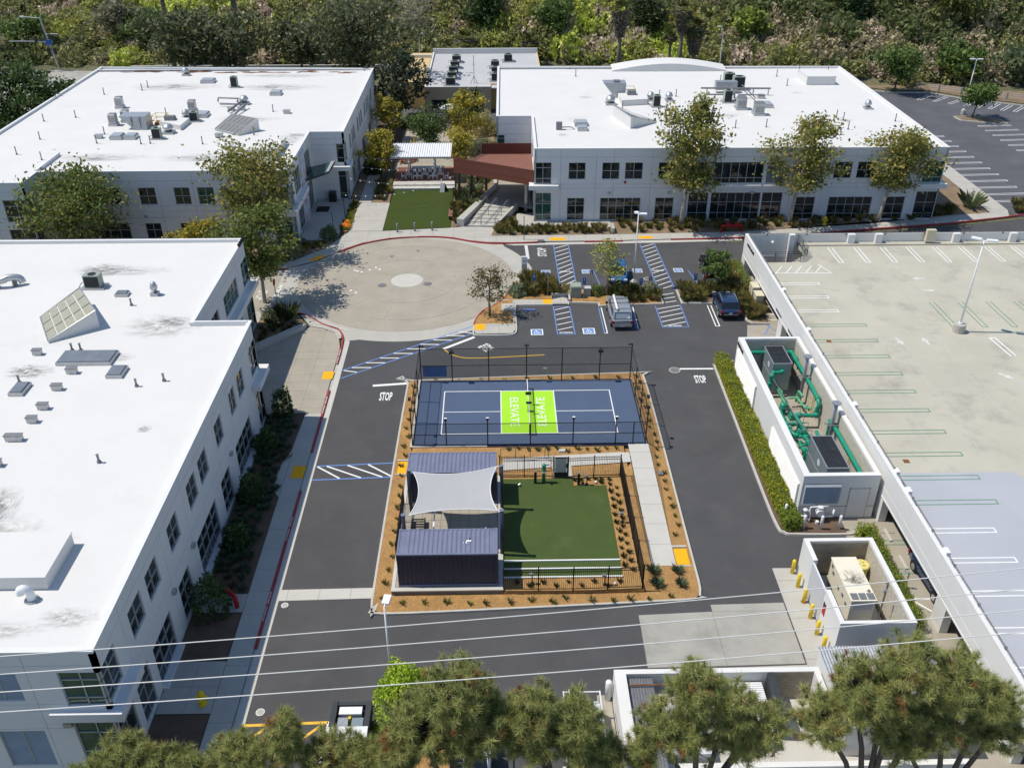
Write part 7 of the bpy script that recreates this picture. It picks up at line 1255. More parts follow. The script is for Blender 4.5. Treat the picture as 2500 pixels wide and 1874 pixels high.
o = thing('lamp_stub','short dark path light beside the agave at the far right walk','path light',(55.6,46.3,0.1)); part('stem',MB().tube([(55.6,46.3,0.1),(55.6,46.3,1.2),(56.0,46.4,1.25)],0.05,6),'steel_black',o); part('foot',MB().cyl(55.6,46.3,0.1,0.14,0.12,8),'steel_black',o)
for i,x in enumerate((14.7,27.6,33.2)): o = thing('path_light','small dark path light, %s in the planting before the far right building' % ordn(i),'path light',(x,37.4 + i * 0.3,0.1)); part('stem',MB().cyl(x,37.4 + i * 0.3,0.1,1.0,0.05,6),'steel_black',o); part('head',MB().cyl(x,37.4 + i * 0.3,1.0,1.12,0.1,8),'steel_black',o)
# =================================================================== VEHICLES (local: front = +y)
def loft(secs,ring):
    m = MB(); n = None
    for s in secs:
        r = ring(*s); n = len(r); m.v += r
    for i in range(len(secs) - 1):
        for k in range(n): k2 = (k + 1) % n; m.f.append((i * n + k,i * n + k2,(i + 1) * n + k2,(i + 1) * n + k))
    m.f.append(tuple(range(n))[::-1]); m.f.append(tuple((len(secs) - 1) * n + k for k in range(n))); return m
def bodyring(y,w,zb,zt):
    h = zt - zb; return [(0.82 * w,y,zb),(w,y,zb + 0.22 * h),(w,y,zb + 0.62 * h),(0.97 * w,y,zb + 0.88 * h),(0.88 * w,y,zt),(0.4 * w,y,zt + 0.025),(-0.4 * w,y,zt + 0.025),(-0.88 * w,y,zt),(-0.97 * w,y,zb + 0.88 * h),(-w,y,zb + 0.62 * h),(-w,y,zb + 0.22 * h),(-0.82 * w,y,zb)][::-1]
def wheel(t,x,y,r,w=0.22):
    s = 1 if x > 0 else -1; o = part('wheel',MB().tube([(x - s * w / 2,y,r),(x - s * 0.02,y,r),(x + s * w / 2 - s * 0.03,y,r),(x + s * w / 2,y,r)],[r,r,r,r * 0.9],18),'rubber',t,local=True)
    part('rim',MB().tube([(x + s * (w / 2 - 0.03),y,r),(x + s * (w / 2 + 0.008),y,r)],[r * 0.66,r * 0.62],12),'galv',o,local=True)
def cabin(t,w,y0,y0t,y1t,y1,zb,zt,paint,inset=0.83,rear='glass_car'):
    b = [(-0.9 * w,y0,zb),(0.9 * w,y0,zb),(0.9 * w,y1,zb),(-0.9 * w,y1,zb)]; q = [(-inset * w,y0t,zt - 0.05),(inset * w,y0t,zt - 0.05),(inset * w,y1t,zt - 0.05),(-inset * w,y1t,zt - 0.05)]
    P = lambda *f: part(f[0],MB().face(f[1]),f[2],t,local=True)
    P('rear_window',[b[0],b[1],q[1],q[0]],rear); P('windshield',[b[2],b[3],q[3],q[2]],'glass_car'); P('side_window',[b[1],b[2],q[2],q[1]],'glass_car'); P('side_window',[b[3],b[0],q[0],q[3]],'glass_car')
    m = MB(); e = 0.035
    for i in range(4): m.tube([b[i],q[i]],e,5)
    for s in (-1,1):
        for f in (0.38,0.68):
            yb = y0 + (y1 - y0) * f; yt = y0t + (y1t - y0t) * f; m.tube([(s * 0.905 * w,yb,zb),(s * (inset + 0.005) * w,yt,zt - 0.05)],e,5)
    part('pillar',m,paint,t,local=True)
    r = MB(); ys_ = [y0t - 0.05,y0t + 0.25,(y0t + y1t) / 2,y1t - 0.3,y1t + 0.04]; zs_ = [zt - 0.06,zt - 0.005,zt + 0.015,zt - 0.01,zt - 0.06]
    for y,z in zip(ys_,zs_): r.v += [(-(inset + 0.02) * w,y,z - 0.035),(-0.6 * w,y,z),(0,y,z + 0.012),(0.6 * w,y,z),((inset + 0.02) * w,y,z - 0.035)]
    for i in range(4):
        for k in range(4): a = i * 5 + k; r.f.append((a,a + 1,a + 6,a + 5))
    part('roof',r,paint,t,True,local=True)
def vehicle(label,loc,rot,kind,paint,L,W,H,cat='car',name='parked_car',rails=False):
    t = thing(name,label,cat,loc,rot); w = W / 2; h = L / 2; gl = part
    if kind == 'suv':
        S = [(-h,0.84 * w,0.5,0.9),(-h + 0.1,0.93 * w,0.36,1.0),(-h + 0.45,w,0.3,1.06),(-0.1 * L,w,0.28,1.03),(0.18 * L,w,0.28,1.0),(0.33 * L,0.98 * w,0.28,0.97),(0.44 * L,0.92 * w,0.3,0.86),(h - 0.03,0.82 * w,0.36,0.72),(h,0.72 * w,0.42,0.62)]
        cabin(t,w,-h + 0.28,-h + 0.62,0.06 * L,0.24 * L,1.0,H,paint)
    elif kind == 'hatch':
        S = [(-h,0.82 * w,0.5,0.9),(-h + 0.1,0.92 * w,0.36,0.98),(-h + 0.5,w,0.28,1.0),(0,w,0.26,0.98),(0.2 * L,w,0.26,0.97),(0.35 * L,0.97 * w,0.27,0.9),(0.45 * L,0.88 * w,0.3,0.78),(h,0.7 * w,0.4,0.6)]
        cabin(t,w,-h + 0.25,-h + 0.6,0.08 * L,0.3 * L,0.95,H,paint)
    else:
        S = [(-h,0.94 * w,0.45,1.0),(-h + 0.08,0.97 * w,0.4,1.08),(-0.12 * L,w,0.35,1.08),(-0.08 * L,w,0.33,1.1),(0.2 * L,w,0.33,1.08),(0.35 * L,0.98 * w,0.33,1.05),(0.46 * L,0.93 * w,0.35,0.95),(h,0.8 * w,0.42,0.78)]
        cabin(t,w,-0.1 * L,-0.07 * L,0.12 * L,0.24 * L,1.08,H,paint)
        if kind == 'shell':
            b = MB(); zs = H - 0.02
            for y,ww,z in ((-h + 0.12,0.9 * w,1.09),(-h + 0.38,0.84 * w,zs - 0.06),(-h + 0.6,0.84 * w,zs),(-0.11 * L,0.84 * w,zs)): b.v += [(-0.93 * w,y,1.07),(-ww,y,z - 0.03 if z > 1.2 else z),(0,y,z + 0.015),(ww,y,z - 0.03 if z > 1.2 else z),(0.93 * w,y,1.07)]
            for i in range(3):
                for k in range(4): a = i * 5 + k; b.f.append((a,a + 1,a + 6,a + 5))
            b.f.append((19,18,17,16,15)); part('camper_shell',b,paint,t,local=True)
            part('shell_rear_window',MB().face([(-0.72 * w,-h + 0.15,1.17),(0.72 * w,-h + 0.15,1.17),(0.68 * w,-h + 0.36,zs - 0.14),(-0.68 * w,-h + 0.36,zs - 0.14)]),'lens',t,local=True); part('shell_window_frame',MB().tube([(-0.75 * w,-h + 0.12,1.14),(0.75 * w,-h + 0.12,1.14),(0.71 * w,-h + 0.345,zs - 0.1),(-0.71 * w,-h + 0.345,zs - 0.1),(-0.75 * w,-h + 0.12,1.14)],0.03,5),'black',t,local=True)
            part('shell_side_window',MB().face([(-0.93 * w,-h + 0.7,1.2),(-0.93 * w,-0.13 * L,1.2),(-0.87 * w,-0.13 * L,zs - 0.15),(-0.87 * w,-h + 0.75,zs - 0.15)]).face([(0.93 * w,-0.13 * L,1.2),(0.93 * w,-h + 0.7,1.2),(0.87 * w,-h + 0.75,zs - 0.15),(0.87 * w,-0.13 * L,zs - 0.15)]),'glass_car',t,local=True)
            part('roof_rack',MB().tube([(-0.8 * w,-h + 0.75,zs + 0.1),(0.8 * w,-h + 0.75,zs + 0.1)],0.025,6).tube([(-0.8 * w,-0.14 * L,zs + 0.1),(0.8 * w,-0.14 * L,zs + 0.1)],0.025,6).tube([(-0.8 * w,0.02 * L,H + 0.08),(0.8 * w,0.02 * L,H + 0.08)],0.025,6),'black',t,local=True); part('ladder_tube',MB().tube([(-0.5 * w,-h + 0.45,zs + 0.16),(-0.5 * w,0.13 * L,H + 0.13)],0.1,10),'steel_white',t,local=True)
        elif kind == 'bed':
            part('bed_floor',MB().box(-0.85 * w,-h + 0.15,1.085,0.85 * w,-0.12 * L,1.125),'black',t,local=True); part('bed_rail',MB().box(-0.97 * w,-h + 0.05,1.08,-0.86 * w,-0.11 * L,1.2).box(0.86 * w,-h + 0.05,1.08,0.97 * w,-0.11 * L,1.2).box(-0.86 * w,-h + 0.02,0.9,0.86 * w,-h + 0.1,1.2),paint,t,local=True)
        elif kind == 'rack':
            part('bed_box',MB().box(-0.97 * w,-h + 0.05,1.08,-0.66 * w,-0.11 * L,1.3).box(0.66 * w,-h + 0.05,1.08,0.97 * w,-0.11 * L,1.3),paint,t,local=True); part('cargo',MB().box(-0.6 * w,-h + 0.3,1.1,0.2 * w,-h + 1.2,1.35).box(0.0,-0.3 * L,1.1,0.55 * w,-0.14 * L,1.4),'galv',t,local=True); rk = MB()
            for y in (-h + 0.1,-0.13 * L,0.1 * L,0.33 * L): rk.tube([(-0.95 * w,y,1.2),(-0.95 * w,y,H + 0.25),(0.95 * w,y,H + 0.25),(0.95 * w,y,1.2)],0.035,5)
            for x in (-0.95 * w,0.95 * w): rk.tube([(x,-h + 0.05,H + 0.25),(x,0.4 * L,H + 0.25)],0.04,5)
            part('ladder_rack',rk,'steel_white',t,local=True)
            part('ladder',MB().tube([(0.3 * w,-h,H + 0.32),(0.3 * w,0.42 * L,H + 0.32)],0.035,5).tube([(0.65 * w,-h,H + 0.32),(0.65 * w,0.42 * L,H + 0.32)],0.035,5).add(sum_rungs(0.3 * w,0.65 * w,-h + 0.2,0.4 * L,H + 0.32)),'steel_white',t,local=True)
    part('body',loft(S,bodyring),paint,t,local=True)
    part('sill',MB().box(-w * 0.99,-0.26 * L,0.26,w * 0.99,0.26 * L,0.4),'black',t,local=True)
    wy = 0.295 * L; r = 0.34 if kind in ('suv','hatch') else 0.38
    for x in (-w + 0.09,w - 0.09):
        for y in (-wy,wy): part('wheel_arch',MB().tube([(x * 0.99 - 0.1 * (1 if x > 0 else -1),y,r + 0.02),(x + (0.105 if x > 0 else -0.105),y,r + 0.02)],r + 0.07,16),'black',t,local=True); wheel(t,x + (0.02 if x > 0 else -0.02),y,r)
    for s in (-1,1):
        part('tail_light',MB().box(s * 0.9 * w - 0.12,-h - 0.012,0.72,s * 0.9 * w + 0.1,-h + 0.14,1.0),'tail_red',t,local=True); part('headlight',MB().box(s * 0.72 * w - 0.17,h - 0.2,0.62,s * 0.72 * w + 0.17,h - 0.015,0.78),'lens',t,local=True)
        part('mirror',MB().box(s * (w + 0.1) - 0.1,0.17 * L,0.98,s * (w + 0.1) + 0.1,0.2 * L,1.14),paint if kind != 'shell' else 'black',t,local=True)
    part('bumper',MB().box(-0.9 * w,-h - 0.06,0.42,0.9 * w,-h + 0.05,0.6),'galv' if kind in ('shell','bed','rack') else 'black',t,local=True); part('trim_strip',MB().box(-0.7 * w,-h - 0.04,0.62,0.7 * w,-h + 0.02,0.65),'galv',t,local=True)
    part('number_plate',MB().box(-0.16,-h - 0.03 if kind == 'suv' else -h - 0.07,0.68 if kind == 'suv' else 0.45,0.16,-h - 0.01,0.82 if kind == 'suv' else 0.58),'plate',t,local=True); part('grille',MB().box(-0.4 * w,h - 0.05,0.5,0.4 * w,h + 0.01,0.7),'black',t,local=True)
    if rails: part('roof_rail',MB().tube([(-0.74 * w,-h + 0.75,H + 0.05),(-0.74 * w,0.05 * L,H + 0.06)],0.022,5).tube([(0.74 * w,-h + 0.75,H + 0.05),(0.74 * w,0.05 * L,H + 0.06)],0.022,5),'galv',t,local=True); part('sunroof',MB().box(-0.5 * w,-0.06 * L,H + 0.015,0.5 * w,0.05 * L,H + 0.032),'glass_car',t,local=True)
    return t
def sum_rungs(x0,x1,y0,y1,z):
    m = MB(); y = y0
    while y < y1: m.tube([(x0,y,z),(x1,y,z)],0.02,4); y += 0.32
    return m
PK = vehicle('silver pickup truck with camper shell and roof rack, tail to the camera',(9.05,16.65,0.005),R(0.5),'shell','car_silver',5.45,1.9,1.82,'pickup truck','parked_pickup')
part('lettering',MB().add(text_mb('CANYON',0.62,0.1,0.35,0.0,0.0),Matrix.Translation((0,-2.735,0.93)) @ Matrix.Rotation(math.pi / 2,4,'X')),'black',PK,local=True)
vehicle('dark blue sport utility vehicle parked beside the tall grass, tail to the camera',(19.4,18.0,0.005),R(-1),'suv','car_navy',4.7,1.88,1.68,'car','parked_car',True)
vehicle('bright blue hatchback facing the camera under the thin island tree',(10.0,25.3,0.005),R(176),'hatch','car_blue',4.2,1.78,1.5)
vehicle('black pickup truck half hidden behind the small dark tree',(19.7,26.2,0.005),R(-3),'bed','car_black',5.4,1.95,1.8,'pickup truck','parked_pickup')
vehicle('dark sedan parked under the edge of the parking deck',(24.35,-19.15,0.01),R(183),'hatch','car_navy',4.6,1.85,1.48)
vehicle('white pickup truck with ladder rack between the pines at bottom centre',(-3.85,-31.3,0.005),R(180),'rack','car_white',5.5,1.95,1.85,'pickup truck','parked_pickup'); vehicle('white pickup truck with ladder rack beside the bin enclosure',(1.75,-31.2,0.005),R(180),'rack','car_white',5.5,1.95,1.85,'pickup truck','parked_pickup')
vehicle('white sport utility vehicle just visible over the arched roof parapet',(25.4,116.2,0.0),R(85),'suv','car_white',4.8,1.9,1.85)
t = vehicle('white service truck with open dark tool bed at the bottom left',(-9.95,-31.25,0.005),R(180),'work','car_white',5.6,1.95,1.9,'truck','service_truck')
part('tool_body',MB().box(-1.0,-2.82,0.75,-0.72,-0.75,1.55).box(0.72,-2.82,0.75,1.0,-0.75,1.55).box(-0.72,-2.82,0.75,0.72,-2.6,1.5).box(-0.72,-0.95,0.75,0.72,-0.75,1.55),'frame_dark',t,local=True); part('bed_floor',MB().box(-0.72,-2.6,1.09,0.72,-0.95,1.12),'black',t,local=True); part('tool_box',MB().box(-0.55,-2.5,1.12,0.6,-2.05,1.5),'steel_white',t,local=True); part('crate',MB().box(-0.65,-1.95,1.12,-0.08,-1.05,1.35),'chiller',t,local=True); part('crate',MB().box(0.1,-1.95,1.12,0.62,-1.05,1.38),'galv',t,local=True); part('cover_panel',MB().box(-0.98,-1.2,1.56,0.98,-0.55,1.64),'steel_white',t,local=True); part('yellow_tool',MB().box(-0.02,-2.0,1.2,0.1,-1.85,1.4),'safety_yellow',t,local=True)
# =================================================================== VEGETATION
def np_mesh(name,V,nper,cols):
    """V: (N*nper, 3) loose polygons of nper corners; cols: (N*nper, 3)"""
    me = bpy.data.meshes.new(name); nv = len(V); nf = nv // nper
    me.vertices.add(nv); me.vertices.foreach_set('co',np.asarray(V,np.float32).ravel())
    me.loops.add(nv); me.loops.foreach_set('vertex_index',np.arange(nv,dtype=np.int32)); me.polygons.add(nf)
    me.polygons.foreach_set('loop_start',np.arange(0,nv,nper,dtype=np.int32)); me.polygons.foreach_set('loop_total',np.full(nf,nper,np.int32))
    a = me.color_attributes.new('tint','FLOAT_COLOR','POINT'); a.data.foreach_set('color',np.c_[cols,np.ones(nv)].astype(np.float32).ravel())
    me.update(calc_edges=True); me.validate(); return me
def unit(v): return v / np.maximum(np.linalg.norm(v,axis=-1,keepdims=True),1e-9)
def leaves(C,size,pal,rng,up=0.7,asp=0.55,var=0.25):
    n = len(C); nr = unit(rng.normal(size=(n,3)) + np.array([0,0,up])); a = unit(np.cross(nr,rng.normal(size=(n,3)))); b = np.cross(nr,a)
    s = size * rng.uniform(0.6,1.3,(n,1)); A = a * s; B = b * s * asp
    V = np.stack([C - A,C + B,C + A,C - B],1).reshape(-1,3)
    pal = np.array(pal); w = rng.random(n); idx = np.minimum((w ** 1.2 * len(pal)).astype(int),len(pal) - 1); c = pal[idx] * rng.uniform(1 - var,1 + var,(n,1)) * 1.75
    return V,np.repeat(c,4,0)
SYC = [(0.115,0.125,0.030),(0.085,0.105,0.026),(0.145,0.14,0.035),(0.19,0.165,0.04),(0.24,0.19,0.05)]
YEL = [(0.20,0.185,0.03),(0.26,0.21,0.03),(0.13,0.15,0.03),(0.32,0.23,0.03)]
GRN = [(0.06,0.095,0.022),(0.085,0.12,0.028),(0.045,0.075,0.02),(0.11,0.14,0.035)]
DRK = [(0.035,0.055,0.018),(0.05,0.075,0.022),(0.028,0.045,0.015)]
def tree(name,label,x,y,h,r,cb,pal,seed,n=5000,leaf=0.2,lean=(0,0),bark='bark',nl=16,shape='egg',z0=0.0,group=None,trunk_r=None,twist=1.0,clump=0.42):
    rng = np.random.default_rng(seed); t = thing(name,label,'tree',(x,y,z0),0,group); m = MB(); tr = trunk_r or 0.016 * h + 0.05
    T = []; px_,py_ = rng.uniform(-0.3,0.3,2)
    for k in range(8):
        f = k / 7; T.append(Vector((lean[0] * f ** 1.3 + px_ * math.sin(f * 4) * twist * 0.6,lean[1] * f ** 1.3 + py_ * math.sin(f * 3) * twist * 0.6,f * h * 0.93)))
    m.tube(T,[tr * (1 - 0.88 * k / 7) for k in range(8)],8)
    def tp(f): i = min(6,int(f * 7)); return T[i].lerp(T[i + 1],f * 7 - i)
    Cs = []
    for i in range(nl):
        f = cb + (0.97 - cb) * ((i + rng.uniform(0.1,0.9)) / nl); q = (f - cb) / (1 - cb)
        rad = r * {'egg': (0.62 + 1.0 * q - 1.45 * q * q) * 1.35,'ball': math.sqrt(max(0.04,1 - (2 * q - 1) ** 2)),'cone': (1.05 - 0.9 * q),'vase': (0.5 + 0.7 * q - 0.5 * q * q)}[shape] * rng.uniform(0.55,1.12)
        az = i * 2.399 + rng.uniform(-0.5,0.5); p0 = tp(min(f,0.98)) * 1.0; d = Vector((math.cos(az),math.sin(az),0)); rise = rad * rng.uniform(0.15,0.6)
        p1 = p0 + d * rad * 0.5 + Vector((0,0,rise * 0.35)); p2 = p0 + d * rad + Vector((0,0,rise)); br = max(0.02,tr * 0.42 * (1 - 0.75 * q))
        m.tube([tuple(p0),tuple(p1),tuple(p2)],[br,br * 0.6,br * 0.2],5)
        Cs.append(p2)
        for k in range(int(4 + rad * 1.6)):
            s = rng.uniform(0.3,1.0); b0 = p0.lerp(p1,s * 2) if s < 0.5 else p1.lerp(p2,s * 2 - 1); dd = Vector(rng.normal(size=3)); dd.z = abs(dd.z) * 0.6 - 0.1; dd.normalize(); b1 = b0 + dd * rad * rng.uniform(0.2,0.42)
            m.tube([tuple(b0),tuple(b1)],[br * 0.35,0.012],3,False); Cs.append(b1)
    Cs.append(tp(0.97) + Vector((0,0,0.07 * h)))
    part('trunk',m,bark,t,True,local=True)
    if n:
        K = np.array([tuple(c) for c in Cs]); w = rng.uniform(0.25,1.6,len(K)); w /= w.sum(); idx = rng.choice(len(K),n,p=w); sp = clump * r / 3.2 * rng.uniform(0.6,1.5,len(K))
        C = K[idx] + rng.normal(size=(n,3)) * sp[idx][:,None] * np.array([1,1,0.75]); C = C[C[:,2] > 0.12 * h * cb + 0.2]
        V,c = leaves(C,leaf,pal,rng); c = c * np.repeat((0.86 + 0.28 * rng.random(len(K)))[idx[:len(C)]],4)[:,None]
        link('crown',np_mesh('crown',V,4,c),'leaf',t)
    return t
# sycamores and street trees
tree('sycamore_tree','tallest sycamore before the far right building, reaching over its roof',18.8,38.6,15.3,3.4,0.3,SYC,1,7200,0.21,(0.7,0),'bark_pale',22)
tree('sycamore_tree','sycamore with a pale trunk in the middle before the far right building',31.4,39.1,12.7,3.9,0.34,SYC,2,5200,0.21,(1.3,0.2),'bark_pale',17)
tree('sycamore_tree','leaning broad sycamore at the right end of the far right building',42.0,39.8,10.4,4.2,0.42,SYC,3,5600,0.21,(1.8,0.3),'bark_pale',16,'ball')
tree('sycamore_tree','broad green sycamore before the left part of the far left building',-46.2,30.5,9.2,5.2,0.25,SYC[:3] + GRN[:2],4,7000,0.22,(0.8,0),'bark_pale',20,'ball')
tree('sycamore_tree','olive sycamore at the corner of the far left building over the round sign',-27.4,30.4,11.8,4.6,0.4,SYC,5,6500,0.21,(0.6,0),'bark_pale',18,'ball')
tree('sycamore_tree','sycamore behind the near left roof whose shadow falls on the roundabout',-24.9,20.4,9.4,3.3,0.32,SYC[:3] + GRN[:2],6,6000,0.2,(0.4,0),'bark_pale',18,'ball')
tree('street_tree','small yellow-leaved tree between the two left buildings',-33.4,28.6,4.9,2.4,0.3,YEL,7,2600,0.18,(0,0),'bark',12,'ball')
tree('young_tree','young tree with sparse brown-green leaves beside the roundabout',-3.05,17.1,5.2,1.75,0.3,[(0.09,0.085,0.03),(0.13,0.10,0.04),(0.07,0.075,0.025),(0.16,0.11,0.05)],8,1300,0.13,(0.1,0),'bark',14)
tree('young_tree','thin airy tree with yellow-green leaves on the island over the blue hatchback',8.35,21.2,6.1,1.7,0.3,[(0.22,0.22,0.05),(0.16,0.18,0.04),(0.28,0.25,0.07)],9,1250,0.13,(0.1,0),'bark',15)
tree('small_tree','small dark green tree in tall grass before the black pickup',19.2,22.1,4.1,1.6,0.38,GRN,10,1900,0.16,(0.25,0.1),'bark',11,'ball')
tree('courtyard_tree','yellow-green courtyard tree at the left of the ribbed shelter',-16.9,56.2,6.4,2.3,0.22,YEL,11,3400,0.18,(-0.5,0),'bark',14)
tree('courtyard_tree','yellow tree deep in the courtyard beside the left building',-17.8,73.5,6.1,2.2,0.3,YEL,12,2400,0.2,(0,0),'bark',12)
tree('courtyard_tree','round dark green tree in the middle of the courtyard',-11.8,69,4.9,3.1,0.15,GRN[:3] + [(0.10,0.12,0.06)],13,4800,0.17,(0,0),'bark_dark',16,'ball')
tree('courtyard_tree','tall yellow-green tree at the right of the courtyard',-6.9,69.5,8.2,2.5,0.28,YEL,14,3600,0.2,(0.1,0),'bark',14)
tree('courtyard_tree','golden tree behind the red timber balcony',-7.2,60.5,4.9,2.3,0.2,YEL,15,3200,0.18,(0,0),'bark',12,'ball')
tree('courtyard_tree','thin dark conifer beside the tall yellow-green courtyard tree',-5.2,80.5,5.9,1.1,0.3,DRK,16,900,0.22,(0,0),'bark_dark',14,'cone')
tree('lot_tree','round green tree at the edge of the far parking lot',66.2,99.4,6.6,3.9,0.35,GRN,17,3400,0.3,(0,0),'bark_dark',14,'ball')
tree('lot_tree','small green tree on the far lot island beside the lamp',72.2,82.6,4.7,3.0,0.5,GRN,18,2400,0.26,(0.8,0),'bark_dark',12,'ball')
for i,(x,y,h,r,sd) in enumerate(((-68.5,70,11.2,5.5,21),(-73.5,64,9.0,4.8,22),(-63.5,72.5,8.6,3.2,23))): tree('dark_tree',('tallest dark tree left of the far left building','dark tree at the left picture edge beyond the far left building','smaller dark tree against the far left building')[i],x,y,h,r,0.1,DRK + GRN[:1],sd,5200,0.32,(0,0),'bark_dark',20,'ball')
# left planter shrubs in the building shade
def shrub(name,label,x,y,z,h,r,pal,seed,n=900,leaf=0.13,cat='shrub',group=None):
    rng = np.random.default_rng(seed); t = thing(name,label,cat,(x,y,z),0,group); d = unit(rng.normal(size=(n,3))); d[:,2] = np.abs(d[:,2]) * 1.0
    lump = 1 + 0.22 * np.sin(d[:,0] * 5 + seed) * np.cos(d[:,1] * 4 + seed); rad = rng.uniform(0.45,1.0,(n,1)) ** 0.5 * lump[:,None]; C = d * rad * np.array([r,r,h]); V,c = leaves(C,leaf,pal,rng)
    link('foliage',np_mesh('foliage',V,4,c),'leaf',t); m = MB()
    for k in range(4): a = k * 1.7 + seed; m.tube([(0,0,0),(math.cos(a) * r * 0.4,math.sin(a) * r * 0.4,h * 0.6)],[0.03,0.012],4)
    part('stem',m,'bark',t,local=True); return t
for i,(x,y,h,r) in enumerate(((-19.2,0.5,2.6,1.0),(-19.5,-4.3,1.9,1.1),(-19.3,-10.2,2.3,1.1),(-19.2,-14.8,1.7,1.1),(-19.3,-20.5,2.7,1.45))): shrub('shaded_shrub','dark green shrub, %s from the far end of the shaded left planter' % ordn(i),x,y,0.1,h,r * 0.85,DRK + GRN[:1],40 + i,1100,0.12,group='shrubs in the shaded left planter')
shrub('round_bush','rounded bush at the far left entrance planting',-21.0,36.3,0.1,1.5,1.0,GRN,50,1500,0.09); shrub('grey_bush','grey-green bush beside the roundabout entry',-23.4,16.9,0.1,1.0,1.0,[(0.15,0.16,0.09),(0.11,0.13,0.06)],51,1200,0.09); shrub('grey_bush','grey-green bush under the corner sycamore',-24.5,31.3,0.1,1.2,1.5,[(0.16,0.17,0.09),(0.12,0.13,0.06)],52,1600,0.09)
shrub('pale_bush','pale grey-green bush at the roundabout end of the grassy island',-0.3,21.5,0.12,1.1,1.0,[(0.16,0.19,0.12),(0.10,0.13,0.07)],53,1600,0.09); shrub('dark_bush','dark bush in front of the silver pickup',9.6,21.3,0.12,0.9,0.9,GRN,54,1200,0.08); shrub('silver_bush','silvery bush beside the striped crossing',12.6,21.4,0.12,1.2,1.0,[(0.20,0.20,0.12),(0.13,0.14,0.07)],55,1400,0.08); shrub('dark_bush','dark bush between the cabinets and the pickup',7.5,21.4,0.12,0.9,0.8,GRN,56,1000,0.08)
shrub('lime_shrub','lime green shrub beside the front lamp post',-7.4,-27.3,0.1,2.6,1.5,[(0.22,0.30,0.02),(0.16,0.24,0.02),(0.28,0.34,0.04)],57,4200,0.1); shrub('lime_shrub','lower lime green shrub at the kerb beside the service truck',-7.9,-29.2,0.1,1.9,1.0,[(0.20,0.28,0.02),(0.15,0.22,0.02)],58,2200,0.1)
shrub('courtyard_hedge','dark planting along the left building in the courtyard',-18.9,66,0.05,2.4,1.4,DRK + GRN[:1],60,2400,0.16); shrub('courtyard_hedge','dark planting behind the golden tree in the courtyard',-18.6,58.5,0.05,2.2,1.3,DRK + GRN[:1],61,2000,0.16); shrub('courtyard_hedge','grey-green planting right of the courtyard path',-4.6,66.5,0.1,2.1,2.2,[(0.13,0.14,0.08),(0.09,0.11,0.05)],62,2600,0.14); shrub('courtyard_hedge','tan-green grassy bank against the far right building',-4.2,76,0.1,3.2,2.2,[(0.22,0.2,0.09),(0.16,0.16,0.06)],63,3000,0.14); shrub('courtyard_hedge','green planting behind the steps under the balcony',-4.6,55.2,0.1,1.8,1.6,GRN,64,1800,0.12); shrub('courtyard_hedge','low red-brown planting bed deep in the courtyard',-14.5,63.5,0.05,0.7,1.6,[(0.2,0.05,0.03),(0.14,0.05,0.03)],65,1400,0.1); shrub('courtyard_hedge','low orange planting bed right of the round dark tree',-8.6,66,0.05,0.7,1.8,[(0.3,0.12,0.04),(0.22,0.1,0.04)],66,1500,0.1); shrub('courtyard_hedge','dark planting in front of the beige building at left',-14.2,80,0.05,2.0,2.4,DRK,67,2200,0.16)
# hedges
def hedge(label,x0,y0,x1,y1,z0,h,pal,seed,dens=260,leaf=0.06,round_=0.12):
    rng = np.random.default_rng(seed); o = thing('hedge',label,'hedge',((x0 + x1) / 2,(y0 + y1) / 2,z0)); w,d = x1 - x0,y1 - y0
    part('core',MB().box(x0 + 0.1,y0 + 0.1,z0,x1 - 0.1,y1 - 0.1,z0 + h - 0.1,0.08),'turf',o); n = int((w * d + 2 * h * (w + d)) * dens); k = rng.random(n) * (w * d + 2 * h * (w + d)); P = np.empty((n,3))
    for i in range(n):
        if k[i] < w * d * 1.15: P[i] = (rng.uniform(x0,x1),rng.uniform(y0,y1),z0 + h)
        else:
            s = rng.random() * 2 * (w + d); zz = z0 + h * rng.random()
            P[i] = (x0 + s,y0,zz) if s < w else ((x1,y0 + s - w,zz) if s < w + d else ((x1 - (s - w - d),y1,zz) if s < 2 * w + d else (x0,y1 - (s - 2 * w - d),zz)))
    bmp = 0.09 * np.sin(P[:,1] * 2.3 + seed) + 0.06 * np.sin(P[:,1] * 5.1 + P[:,0] * 3); P[:,2] += bmp * (P[:,2] > z0 + 0.6 * h); P += rng.normal(size=(n,3)) * 0.05; P -= np.array(o.location); V,c = leaves(P,leaf,pal,rng,0.6); link('foliage',np_mesh('foliage',V,4,c),'leaf',o); return o
LIM = [(0.20,0.21,0.012),(0.14,0.16,0.012),(0.26,0.25,0.02),(0.10,0.12,0.012)]
hedge('long lime-yellow clipped hedge along the equipment enclosure',16.3,-12.4,17.35,7.95,0.1,0.95,LIM,1); hedge('green end of the clipped hedge near the gas meter',16.35,-14.1,17.4,-12.5,0.1,0.85,[(0.10,0.14,0.015),(0.15,0.18,0.02)],2); hedge('narrow green hedge between the generator enclosure and the deck',21.25,-23.0,21.9,-15.2,0.02,1.0,[(0.11,0.14,0.015),(0.16,0.18,0.02),(0.08,0.10,0.015)],3); hedge('wide green end of the narrow hedge behind the generator enclosure',20.9,-15.2,22.0,-14.45,0.02,0.9,[(0.13,0.17,0.015),(0.19,0.21,0.02)],4); hedge('green hedge in the raised planter by the deck wall',22.0,21.6,22.75,27.2,0.62,0.6,[(0.12,0.15,0.03),(0.17,0.18,0.05)],5,160)
